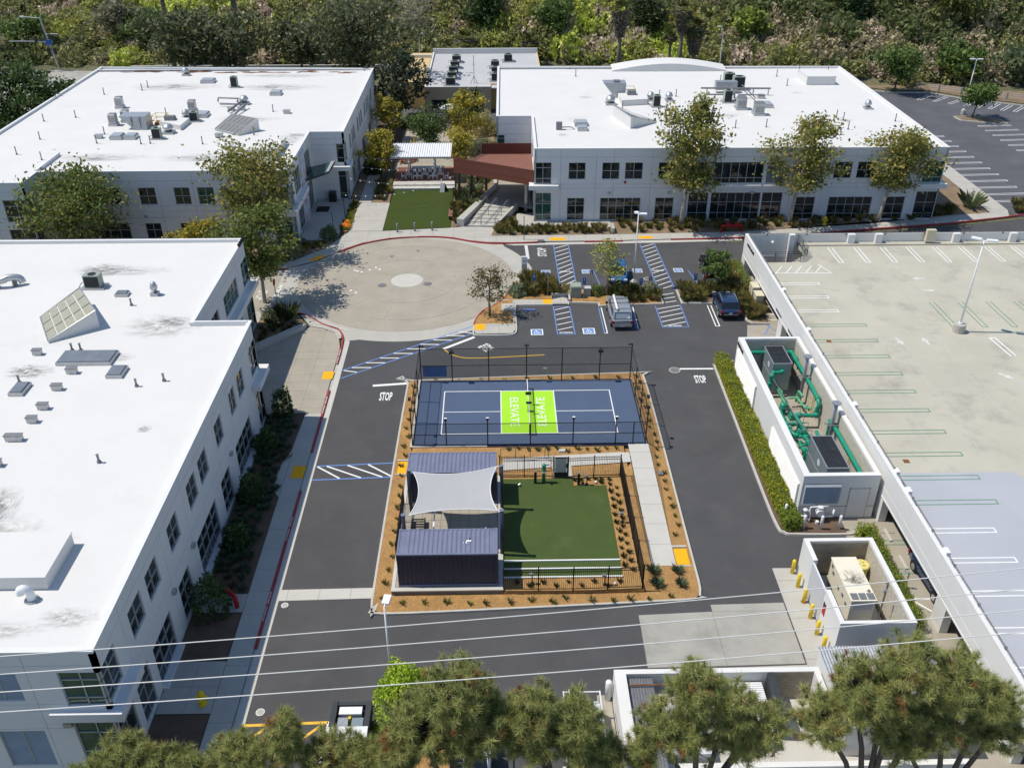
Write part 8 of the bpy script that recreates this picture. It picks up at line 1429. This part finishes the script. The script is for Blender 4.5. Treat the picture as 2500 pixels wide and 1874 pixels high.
# ornamental grasses and young plants
def tuft_mesh(seed,n,h,spread,pal,wd):
    rng = np.random.default_rng(seed); az = rng.random(n) * 6.283; r0 = rng.random(n) * spread * 0.3; hh = h * rng.uniform(0.6,1.1,n); out = spread * rng.uniform(0.35,1.1,n); d = np.c_[np.cos(az),np.sin(az),np.zeros(n)]; s = np.c_[-np.sin(az),np.cos(az),np.zeros(n)] * wd
    z = np.array([0,0,1.0]); a = d * r0[:,None]; b = d * (r0 + out * 0.4)[:,None] + z * (hh * 0.7)[:,None]; c = d * (r0 + out)[:,None] + z * hh[:,None]; V = np.stack([a - s,a + s,b + s * 0.8,c,b - s * 0.8],1).reshape(-1,3)
    p = np.array(pal); col = p[rng.integers(0,len(p),n)] * rng.uniform(0.75,1.25,(n,1)) * 1.6; return np_mesh('tuft',V,5,np.repeat(col,5,0))
GR1 = [(0.27,0.23,0.085),(0.20,0.19,0.06),(0.33,0.27,0.12),(0.14,0.15,0.045)]; GR2 = [(0.13,0.14,0.04),(0.18,0.175,0.06),(0.10,0.115,0.035)]; GR3 = [(0.26,0.25,0.055),(0.2,0.2,0.04),(0.15,0.16,0.03)]
TU = {'tan': [tuft_mesh(s,150,0.95,0.62,GR1,0.013) for s in (1,2,3)],'green': [tuft_mesh(s,150,0.8,0.6,GR2,0.013) for s in (4,5,6)],'yellow': [tuft_mesh(s,90,0.38,0.42,GR3,0.016) for s in (7,8)],'young': [tuft_mesh(s,34,0.34,0.24,[(0.17,0.18,0.07),(0.12,0.14,0.05)],0.012) for s in (9,10)],'dark': [tuft_mesh(s,40,0.26,0.22,[(0.03,0.05,0.02),(0.05,0.065,0.025)],0.014) for s in (11,12)],'sage': [tuft_mesh(s,110,0.42,0.36,[(0.12,0.16,0.10),(0.09,0.125,0.07)],0.02) for s in (13,14)],'agave': [tuft_mesh(15,60,1.25,1.15,[(0.13,0.17,0.09),(0.17,0.2,0.1)],0.05)],'yucca': [tuft_mesh(16,130,1.5,1.2,[(0.05,0.075,0.03),(0.08,0.10,0.04)],0.028)]}
for k_ in TU:
    for m_ in TU[k_]: m_.materials.append(MAT['grass'])
rg_ = random.Random(21)
def tuft(kind,x,y,z,label,group,sc=1.0,name='grass_clump',cat='grass tuft'):
    o = bpy.data.objects.new(name,rg_.choice(TU[kind])); COL.objects.link(o); o.location = (x,y,z); o.rotation_euler = (0,0,rg_.random() * 6.28); s = sc * rg_.uniform(0.8,1.2); o.scale = (s,s,s * rg_.uniform(0.85,1.15)); tag(o,label,cat,group)
def inpoly(p,x,y):
    c = False
    for i in range(len(p)):
        (x1,y1),(x2,y2) = p[i - 1],p[i]
        if (y1 > y) != (y2 > y) and x < (x2 - x1) * (y - y1) / (y2 - y1) + x1: c = not c
    return c
def fill(kind,poly,step,z,label,group,sc=1.0,jit=0.35,**kw):
    X = [p[0] for p in poly]; Y = [p[1] for p in poly]; y = min(Y) + step / 2; r = 0
    while y < max(Y):
        x = min(X) + (step / 2 if r % 2 else step * 0.2)
        while x < max(X):
            a,b = x + rg_.uniform(-jit,jit) * step,y + rg_.uniform(-jit,jit) * step
            if inpoly(poly,a,b): tuft(rg_.choice(kind) if isinstance(kind,list) else kind,a,b,z,label,group,sc,**kw)
            x += step
        y += step * 0.85; r += 1
fill(['tan','green'],[(1.0,26.1),(3.9,22.0),(4.0,21.3),(0.6,21.2),(-0.4,22.6),(0.5,25.4)],0.8,0.12,'ornamental grass clump on the island at the right edge of the roundabout','grasses on the roundabout end of the island',1.15)
fill(['green','tan'],[(7.4,22.3),(10.6,22.4),(13.5,22.0),(13.5,19.6),(10.4,19.5),(10.3,21.0),(7.6,21.2)],0.8,0.12,'ornamental grass clump on the island in front of the silver pickup','grasses around the lamp post island',0.85)
fill('tan',[(15.7,22.1),(15.8,19.6),(18.0,19.6),(18.0,20.6),(20.5,20.7),(20.6,22.2)],0.7,0.12,'tall tan grass clump between the dark blue car and the small tree','tan grasses left of the deck',1.05); fill('tan',[(20.9,19.2),(21.2,15.9),(22.6,15.3),(22.5,17.0),(21.9,21.1),(20.8,21.4)],0.6,0.12,'tall tan grass clump on the strip right of the dark blue car','tan grasses on the strip by the deck',1.1); fill('tan',[(20.7,21.6),(21.6,21.6),(21.7,27),(20.9,27)],0.62,0.12,'tall tan grass clump beside the white planter wall','tan grasses beside the planter wall',1.1)
fill(['green','tan','green'],[(-2.7,36.7),(10.2,36.85),(10.2,38.4),(-0.3,38.4),(-0.3,42),(-2.3,39)],0.98,0.14,'grass clump in the planter before the left end of the far right building','grasses in the planter by the steps',0.85)
fill(['green','tan'],[(11.2,36.9),(25,37.3),(41,39.5),(48,40.2),(48,40.3),(11.2,40.3)],1.4,0.11,'grass clump in the long planter before the far right building','grasses in the long planter',0.8); fill(['green','tan'],[(45,40.0),(50,41.4),(53,42.4),(52,43.6),(49,42.5)],0.9,0.1,'grass clump at the right corner of the far right building','grasses at the right building corner',1.0); fill('tan',[(59.5,42.3),(64,43.5),(66,46.5),(60.5,45)],0.9,0.05,'tan grass clump beside the far right walk','grasses beside the far right walk',1.0)
fill(['green','tan'],[(-7.4,39.2),(-6.6,40),(-4.0,47.5),(-5,51),(-7.4,51)],1.05,0.1,'grass clump between the lawn and the courtyard steps','grasses between lawn and steps',0.85)
fill('yellow',[(-28.6,29.2),(-26,29.3),(-23.7,31),(-21.2,33.6),(-20.4,35.3),(-24.3,35.3),(-26,32)],0.85,0.09,'low yellow-green grass clump in the planting at the far left entrance','yellow grasses at the far left entrance',0.9); fill('yellow',[(-20.0,38.3),(-19.2,38.3),(-19.2,48),(-19.9,48)],0.5,0.1,'low yellow-green clump along the courtyard path','clumps along the courtyard path',0.8); fill('tan',[(-17.4,47.4),(-15.6,47.4),(-15.6,53.5),(-17.4,53.5)],1.0,0.1,'tan plant clump between the courtyard path and the lawn','clumps between path and lawn',0.8)
fill('sage',[(-20.2,0.0),(-17.8,0.2),(-17.8,-19),(-20.2,-19)],0.72,0.1,'small sage-coloured plant in the shaded left planter','small plants in the shaded left planter',0.9,name='small_plant',cat='plant'); fill('green',[(-24.3,10.2),(-20.4,14.8),(-21,16.4),(-24.3,16)],0.85,0.11,'low plant in the bed behind the sloping wall','plants behind the sloping wall',0.5,name='small_plant',cat='plant')
tuft('yucca',-21.9,16.6,0.1,'spiky dark yucca in the bed at the roundabout entry',None,1.2,'yucca','yucca'); tuft('agave',54.6,44.0,0.1,'large grey-green agave at the far right walk',None,1.3,'agave','agave'); tuft('agave',47.2,41.2,0.1,'small agave at the right corner of the far right building',None,0.8,'agave','agave')
for i,(x,y) in enumerate(((-5.4,45.9),(-6.2,49.8),(-4.9,50.3))): tuft('agave',x,y,0.1,'grey-green agave, %s under the timber balcony' % ordn(i),'agaves under the balcony',1.0,'agave','agave')
for i,(x,y) in enumerate(((7.15,-17.9),(8.65,-17.85),(7.2,-19.05),(8.7,-19.0))): tuft('sage',x,y,0.14,'grey-green shrublet at the lower right corner of the island, %s' % ('upper left of four','upper right of four','lower left of four','lower right of four')[i],'four shrublets at the island corner',1.2,'shrublet','plant')
for k in range(15): tuft('young',-9.2 + 1.22 * k + rg_.uniform(-0.25,0.25),-20.15 + rg_.uniform(-0.25,0.3),0.13,'young grass plant in the mulch along the front kerb of the island','young plants along the front of the island',1.0,'young_plant','plant')
for k in range(20): tuft('young',-9.3 + rg_.uniform(-0.12,0.25),4.2 - 1.2 * k,0.13,'young grass plant in the mulch along the left kerb of the island','young plants along the left of the island',0.9,'young_plant','plant')
for k in range(22): tuft('young',9.25 + rg_.uniform(-0.2,0.25),5.5 - 0.95 * k,0.14,'young grass plant in the mulch along the right kerb of the island','young plants along the right of the island',0.9,'young_plant','plant')
for k in range(12): tuft('young',-1.6 + 0.72 * k,-5.15 + rg_.uniform(-0.25,0.2),0.37,'young grass plant in the mulch between the court and the dog park','young plants in front of the court',1.0,'young_plant','plant')
for k in range(9): tuft('young',-7.5 + 1.9 * k,5.05 + 0.045 * k + rg_.uniform(-0.1,0.1),0.13,'young grass plant in the strip behind the court','young plants behind the court',0.9,'young_plant','plant')
for k in range(11):
    for j in range(2): tuft('dark',5.42 + 0.42 * j + rg_.uniform(-0.06,0.06),-9.3 - 0.82 * k - 0.38 * j,0.33,'small dark plant in the mulch right of the dog park turf','dark plants right of the turf',1.0,'small_plant','plant')
for k in range(9): tuft('dark',-1.3 + 0.78 * k,-18.85 - 0.32 * (k % 2),0.33,'small dark plant in the mulch below the bocce lane','dark plants below the bocce lane',1.0,'small_plant','plant')
for (x,y) in ((3.0,-8.8),(3.4,-8.75),(3.95,-8.7),(4.45,-8.75),(4.9,-8.7),(5.4,-8.75),(4.8,-9.1),(3.45,-9.1)): tuft('dark',x,y,0.33,'small dark plant in the mulch corner beside the gate','dark plants beside the gate',1.0,'small_plant','plant')
for i,(x,y) in enumerate(((-19.75,39.3),(-19.55,40.2),(-19.3,39.0))):
    o = thing('flower_pot','pot of orange flowers, %s beside the courtyard path' % ('left','back','right')[i],'flowers',(x,y,0.12)); rng_ = np.random.default_rng(i); d_ = unit(rng_.normal(size=(160,3))); d_[:,2] = abs(d_[:,2]); V,c = leaves(d_ * 0.34 + np.array([0,0,0.2]),0.06,[(0.7,0.25,0.01),(0.75,0.35,0.02)],rng_); link('blooms',np_mesh('blooms',V,4,c),'leaf',o); part('pot',MB().lathe(0,0,[(0,0.14),(0.24,0.2)],10),'bark',o,local=True)
solo('boulder',MB().lathe(-24.0,34.9,[(0.05,0.7),(0.3,0.75),(0.55,0.5),(0.65,0.1)],9),'frame_dark','dark rounded boulder at the corner of the far left building','boulder',(-24.0,34.9,0.1)); solo('boulder',MB().lathe(-20.0,-31.3,[(0.05,0.75),(0.4,0.8),(0.7,0.45),(0.78,0.1)],9),'frame_dark','dark rounded boulder at the near left building corner','boulder',(-20.0,-31.3,0.1))
# =================================================================== FOREGROUND PINES
def puff(seed,n=72):
    rng = np.random.default_rng(seed); d = unit(rng.normal(size=(n,3))); d[:,2] = d[:,2] * 0.8 + 0.35; d = unit(d); L = rng.uniform(0.26,0.42,(n,1)); base = np.c_[np.zeros((n,2)),rng.uniform(-0.22,0.06,n)]; s = unit(np.cross(d,rng.normal(size=(n,3)))) * 0.0105
    V = np.stack([base - s,base + s,base + d * L],1); return V
PUFF = [puff(s) for s in range(5)]
def pine(label,blobs,trunk,seed,dens=1.0,group='pine trees along the bottom'):
    """blobs: crown lobes (cx, cy, cz, rx, ry, rz); trunk: base (x, y)"""
    rng = np.random.default_rng(seed); t = thing('pine_tree',label,'tree',(*trunk,0.0),0,group); m = MB(); base = Vector((trunk[0],trunk[1],0)); VV = []; CC = []
    for (cx,cy,cz,rx,ry,rz) in blobs:
        c = Vector((cx,cy,cz)); mid = base.lerp(c,0.5) + Vector((0,0,0.08 * cz)); m.tube([tuple(base),tuple(mid),tuple(c - Vector((0,0,rz * 0.4))),tuple(c + Vector((0,0,rz * 0.45)))],[0.16,0.12,0.08,0.03],7)
        nb = int(52 * dens * (rx * ry * rz) ** 0.5)
        for i in range(nb):
            d = rng.normal(size=3); d[2] = d[2] * 0.9 + 0.25; d = d / np.linalg.norm(d); rr_ = rng.uniform(0.55,1.0); tip = c + Vector((d[0] * rx * rr_,d[1] * ry * rr_,d[2] * rz * rr_)); s0 = c + Vector((0,0,-rz * 0.5 + d[2] * rz * 0.45)); kn = s0.lerp(tip,0.6) - Vector((0,0,0.12 * rz)); m.tube([tuple(s0),tuple(kn),tuple(tip)],[0.035,0.022,0.012],4,False)
            out = (tip - kn).normalized(); nP = rng.integers(2,5)
            for k in range(nP):
                p = tip - out * 0.24 * k + Vector(rng.normal(size=3) * (0.16 if k else 0.03)); ax = unit(np.array(out) * 0.7 + np.array([0,0,0.8]) + rng.normal(size=3) * 0.25); u1 = unit(np.cross(ax,rng.normal(size=3))); u2 = np.cross(ax,u1); Rm = np.stack([u1,u2,ax],1); sc = rng.uniform(0.8,1.2) * (1.0 if k < 2 else 0.8)
                P = PUFF[rng.integers(0,5)]; V = (P * sc) @ Rm.T + np.array(p); VV.append(V.reshape(-1,3)); brown = rng.random() < 0.03 + 0.07 * (k > 1)
                col = np.array((0.2,0.1,0.045)) if brown else np.array(((0.18,0.205,0.075),(0.145,0.175,0.065),(0.22,0.235,0.09))[rng.integers(0,3)]); cc = np.tile(col,(len(P),3,1)) * rng.uniform(0.75,1.25,(len(P),1,1)); cc *= np.array((1.62,1.5,1.3)); cc[:,2] *= 1.25; CC.append(cc.reshape(-1,3))
    part('trunk',m,'bark_dark',t,True); V = np.concatenate(VV) - np.array((*trunk,0.0)); link('crown',np_mesh('crown',V,3,np.concatenate(CC)),'needle',t)
pine('small pine at the bottom left corner before the near building',[(-19.0,-34,4.6,1.6,1.4,1.1),(-17.2,-34.3,4.4,1.2,1.2,0.9),(-20.6,-34.4,3.9,1.0,1.2,0.8)],(-18.6,-34.6),1)
pine('pine at the bottom left between the hatched bay and the service truck',[(-11.9,-33.6,5.6,1.1,1.2,1.5),(-14.0,-33.8,4.6,1.8,1.4,1.0),(-10.0,-33.8,4.6,1.6,1.4,1.1),(-15.8,-34.2,4.0,1.4,1.3,0.8),(-8.6,-33.9,4.3,1.0,1.2,0.9)],(-12.2,-34.6),2)
pine('broad pine at the bottom centre covering a white pickup',[(-4.2,-33.4,8.0,1.7,1.6,1.9),(-5.9,-33.5,6.2,1.9,1.7,1.5),(-3.0,-33.6,6.4,1.8,1.6,1.6),(-7.0,-33.8,4.8,1.3,1.5,1.2),(-4.6,-33.4,5.0,2.0,1.4,1.2)],(-4.6,-34.4),3)
pine('pine at the bottom centre right, left of the bin enclosure',[(-0.9,-33.6,7.0,1.2,1.4,1.4),(0.9,-33.7,6.4,1.3,1.5,1.5),(1.3,-33.8,5.0,1.5,1.4,1.1),(-0.9,-33.6,5.4,1.6,1.4,1.3),(2.5,-33.9,4.3,0.9,1.1,0.8)],(0.4,-34.5),4)
pine('pine standing in front of the bin enclosure',[(6.0,-33.5,8.0,1.3,1.4,1.5),(4.6,-33.6,6.0,1.2,1.3,1.2),(7.6,-33.6,7.2,1.4,1.4,1.2),(6.2,-33.6,5.6,1.9,1.4,1.3),(9.0,-33.7,6.1,1.6,1.4,1.2),(8.4,-33.6,5.0,1.6,1.2,1.0),(3.9,-33.8,4.4,0.9,1.1,1.0)],(6.6,-34.4),5,0.85)
pine('large pine at the bottom right over the corrugated shed roof',[(15.0,-33.4,9.2,1.7,1.6,1.6),(13.0,-33.5,8.0,1.6,1.6,1.5),(17.0,-33.5,8.6,1.7,1.6,1.4),(14.4,-33.4,6.8,2.2,1.6,1.5),(11.9,-33.7,6.4,1.4,1.5,1.4)],(14.4,-34.4),6,0.85)
pine('pine at the bottom right corner beside the parking deck',[(18.9,-33.6,7.4,1.4,1.5,1.2),(17.2,-33.7,6.2,1.8,1.5,1.4),(19.6,-33.8,5.8,1.5,1.5,1.2),(15.6,-33.8,5.2,1.7,1.4,1.0)],(17.6,-34.6),7,0.95)
# =================================================================== FAR TREES
def far_pine(label,x,y,h,r,seed,crown=0.45,n=2600,pal=((0.075,0.085,0.04),(0.055,0.068,0.032),(0.10,0.10,0.05))):
    return tree('pine_tree',label,x,y,h,r,crown,list(pal),seed,n,0.42,(0,0),'bark_dark',18,'ball',hill(x,y),'pines behind the far left building',trunk_r=0.26,clump=0.4)
far_pine('umbrella pine behind the far left building, left one of the group',-53.5,98,13.2,6.2,71); far_pine('umbrella pine behind the far left building, second from the left',-46.5,99,12.6,5.6,72); far_pine('largest umbrella pine behind the far left building near the beige roof',-25.0,97,14.6,8.6,73,0.35,4200); far_pine('umbrella pine between the large one and the second',-35.5,103,11.0,5.0,74)
tree('dark_pine','sparse dark pine between the far left and the beige building',-17.2,82.5,10.6,4.4,0.15,[(0.03,0.038,0.02),(0.045,0.05,0.025),(0.022,0.028,0.016)],75,2300,0.34,(1.2,0),'bark_dark',20,'ball',trunk_r=0.24,clump=0.33)
def palm(label,x,y,h,skirt,seed,s=1.0,z0=None):
    z0 = hill(x,y) if z0 is None else z0; rng = np.random.default_rng(seed); t = thing('palm_tree',label,'palm tree',(x,y,z0)); part('trunk',MB().tube([(0,0,0),(0.1,0,h * 0.5),(0.05,0,h)],[0.34 * s,0.26 * s,0.24 * s],8),'bark',t,True,local=True)
    n = 420; a = rng.random(n) * 6.283; f = rng.random(n); C = np.c_[np.cos(a) * (0.35 + 0.75 * f) * s,np.sin(a) * (0.35 + 0.75 * f) * s,h - skirt + skirt * f]; V,c = leaves(C,0.42 * s,[(0.17,0.14,0.10),(0.12,0.10,0.075)],rng,0.0,0.3); link('dead_frond_skirt',np_mesh('skirt',V,4,c),'leaf',t)
    V = []; 
    for i in range(46):
        az = rng.random() * 6.283; el = rng.uniform(-0.7,1.3); d = np.array([math.cos(az) * math.cos(el),math.sin(az) * math.cos(el),math.sin(el)]); L = rng.uniform(1.3,1.9) * s; b = np.array([0,0,h + 0.1]); side = unit(np.cross(d,[0,0,1.0]))
        for k in range(9): q = (k - 4) / 4 * 0.75; dd = unit(d * math.cos(q) + side * math.sin(q)); p = b + d * L * 0.45; e = p + dd * L * 0.62; w = np.cross(dd,[0.2,0.1,1.0]); w = unit(w) * 0.06 * s; e2 = e - np.array([0,0,0.18 * s * (1 + abs(q))]); V += [p - w * 0.4,(p + e) / 2 + w,e2,(p + e) / 2 - w]
    V = np.array(V); c = np.repeat(np.array([(0.11,0.13,0.03),(0.16,0.155,0.04),(0.08,0.10,0.025)])[rng.integers(0,3,len(V) // 4)],4,0); link('fronds',np_mesh('fronds',V,4,c),'leaf',t); return t
palm('tall fan palm with a long dead-frond skirt behind the far right building',19.1,105,12.4,4.2,81,1.35); palm('tall fan palm, left of the pair behind the far right building',29.7,105,12.2,3.2,82,1.35); palm('shorter shaggy fan palm, right of the pair behind the far right building',32.2,105.5,9.4,4.2,83,1.45); palm('low bright fan palm at the foot of the pair',29.2,112,6.6,0.6,84,1.0); palm('palm trunk rising out of the picture above the far left roof',-59.5,110,15.6,1.5,85,1.5); palm('second palm trunk rising out of the picture above the far left roof',-47.4,110,15.6,1.5,86,1.9)
palm('drooping palm at the left behind the beige building',-7.9,118,5.2,0.8,87,1.5); palm('drooping palm at the right behind the beige building',4.2,118.5,4.6,0.8,88,1.4)
tree('bare_tree','leafless grey tree on the hillside above the beige building',-18.8,131,8.6,5.2,0.1,GRN,90,0,0.2,(0,0),'bark_pale',60,'ball',hill(-18.8,131))
# chaparral on the slope
CH = [[(0.085,0.095,0.035),(0.065,0.078,0.03),(0.11,0.115,0.045)],[(0.11,0.125,0.03),(0.085,0.105,0.028),(0.14,0.15,0.04)],[(0.12,0.115,0.07),(0.095,0.095,0.055),(0.15,0.14,0.09)],[(0.045,0.06,0.022),(0.06,0.075,0.026),(0.035,0.045,0.018)],[(0.17,0.155,0.115),(0.13,0.12,0.085),(0.21,0.19,0.15)],[(0.15,0.19,0.03),(0.12,0.16,0.03),(0.19,0.22,0.05)]]
def bush(seed,pal,n=420):
    pal = np.array(pal) * np.array((1.95,1.75,1.75))
    rng = np.random.default_rng(seed); d = unit(rng.normal(size=(n,3))); d[:,2] = np.abs(d[:,2]); lump = 1 + 0.2 * np.sin(d[:,0] * 6 + seed) + 0.16 * np.sin(d[:,1] * 7 + seed * 2); C = d * (rng.uniform(0.5,1.0,(n,1)) ** 0.4) * lump[:,None] * np.array([1,1,0.95]); return leaves(C,0.135,pal,rng,0.5,0.6,0.22)
BM = [[bush(100 + i * 10 + j,CH[i]) for j in range(2)] for i in range(6)]
BME = [[np_mesh('bush',*((b[0],4,b[1]))) for b in row] for row in BM]
for row in BME:
    for m_ in row: m_.materials.append(MAT['leaf'])
rr = random.Random(77); spots = []; y = 100.0
while y < 176:
    x = -150.0
    while x < 125:
        a,b = x + rr.uniform(-1.6,1.6),y + rr.uniform(-1.5,1.5); edge = 0
        if (hill(a,b) > 0.12 and a > -58) or (a <= -58 and b > 123 and not (a < -90 and 136 < b < 141.5)): spots.append((a,b))
        x += 3.3
    y += 2.7
KINDS = ['olive green chaparral shrub','fresh green chaparral shrub','grey-olive chaparral shrub','dark green chaparral shrub','dry grey-brown chaparral shrub','bright yellow-green chaparral shrub']
def vis(p):
    d = Vector((p[0],p[1],hill(*p) + 1.5)) - CAMP; zc = d.dot(fw); u_,v_ = d.dot(rt) / zc / 0.5583,d.dot(up) / zc / 0.4185
    return abs(u_) < 1.05 and -1.05 < v_ < 1.08,zc
cand = sorted([(vis(p)[1],p) for p in spots if vis(p)[0]]); near = set(p for _,p in cand[:300]); REST_V,REST_C = [],[]
for p in spots:
    f = math.sin(p[0] * 0.07) + math.sin(p[1] * 0.11 + p[0] * 0.03) + rr.gauss(0,0.75)
    right = p[0] > 45
    k = (3 if f < -1.5 else 2 if f < -0.6 else 0 if f < 0.5 else 1 if f < 1.3 else 4 if f < 1.8 else 5) if not right else (3 if f < -0.7 else 2 if f < 0.2 else 0 if f < 0.9 else 4 if f < 1.6 else 1)
    j = rr.randrange(2); s = rr.uniform(1.7,3.4) * (1.25 if k == 3 else 1.0); sz = s * rr.uniform(0.75,1.35); a = rr.random() * 6.28; z = hill(*p) - 0.25
    if p in near:
        o = bpy.data.objects.new('hillside_shrub',BME[k][j]); COL.objects.link(o); o.location = (*p,z); o.rotation_euler = (0,0,a); o.scale = (s,s,sz); tag(o,KINDS[k] + ' at the foot of the slope behind the buildings','shrub',KINDS[k] + 's at the foot of the slope')
    else:
        V = BM[k][j][0]; ca,sa = math.cos(a),math.sin(a); REST_V.append(np.c_[(V[:,0] * ca - V[:,1] * sa) * s + p[0],(V[:,0] * sa + V[:,1] * ca) * s + p[1],V[:,2] * sz + z]); REST_C.append(BM[k][j][1])
o = link('hillside_scrub',np_mesh('hillside_scrub',np.concatenate(REST_V),4,np.concatenate(REST_C)),'leaf'); tag(o,'dense chaparral scrub covering the upper slope','scrub'); o['kind'] = 'stuff'
for i,(x,y,h,r,pal) in enumerate(((-70,131,6.5,4.5,GRN),(-38,124,6.0,4.2,CH[5]),(-31,127,7.0,4.0,GRN),(-4,131,6.5,4.6,DRK),(9,128,6.0,4.4,GRN),(28,131,7.0,5.0,CH[3]),(47,126,6.0,3.6,CH[5]),(66,128,9.5,3.6,DRK),(88,127,9.0,6.0,[(0.10,0.11,0.03),(0.06,0.075,0.02),(0.15,0.15,0.04)]),(80,106,4.6,4.2,GRN),(90,104,5.0,4.4,[(0.10,0.12,0.06),(0.07,0.09,0.04)]),(-95,132,6.5,4.6,GRN),(-58,121,5.0,3.6,GRN),(-78,138,7,5,CH[2]))):
    tree('hillside_tree',('bushy green tree on the slope, ' + ('fourth from the left edge','bright one behind the umbrella pines','right of the bright one behind the pines','dark one above the beige building','above the right end of the beige building','dark one between the fan palms','bright one above the curved street light','tall narrow dark one above the right roof corner','large one at the top right','beside the far lot lamp','grey one at the right edge by the lot fence','near the left edge above the street','low one behind the traffic signal','grey one above the traffic signal')[i]),x,y,h,r,0.08,pal,300 + i,2600,0.42,(0,0),'bark_dark',16,'ball' if i != 7 else 'cone',hill(x,y) - 0.1)
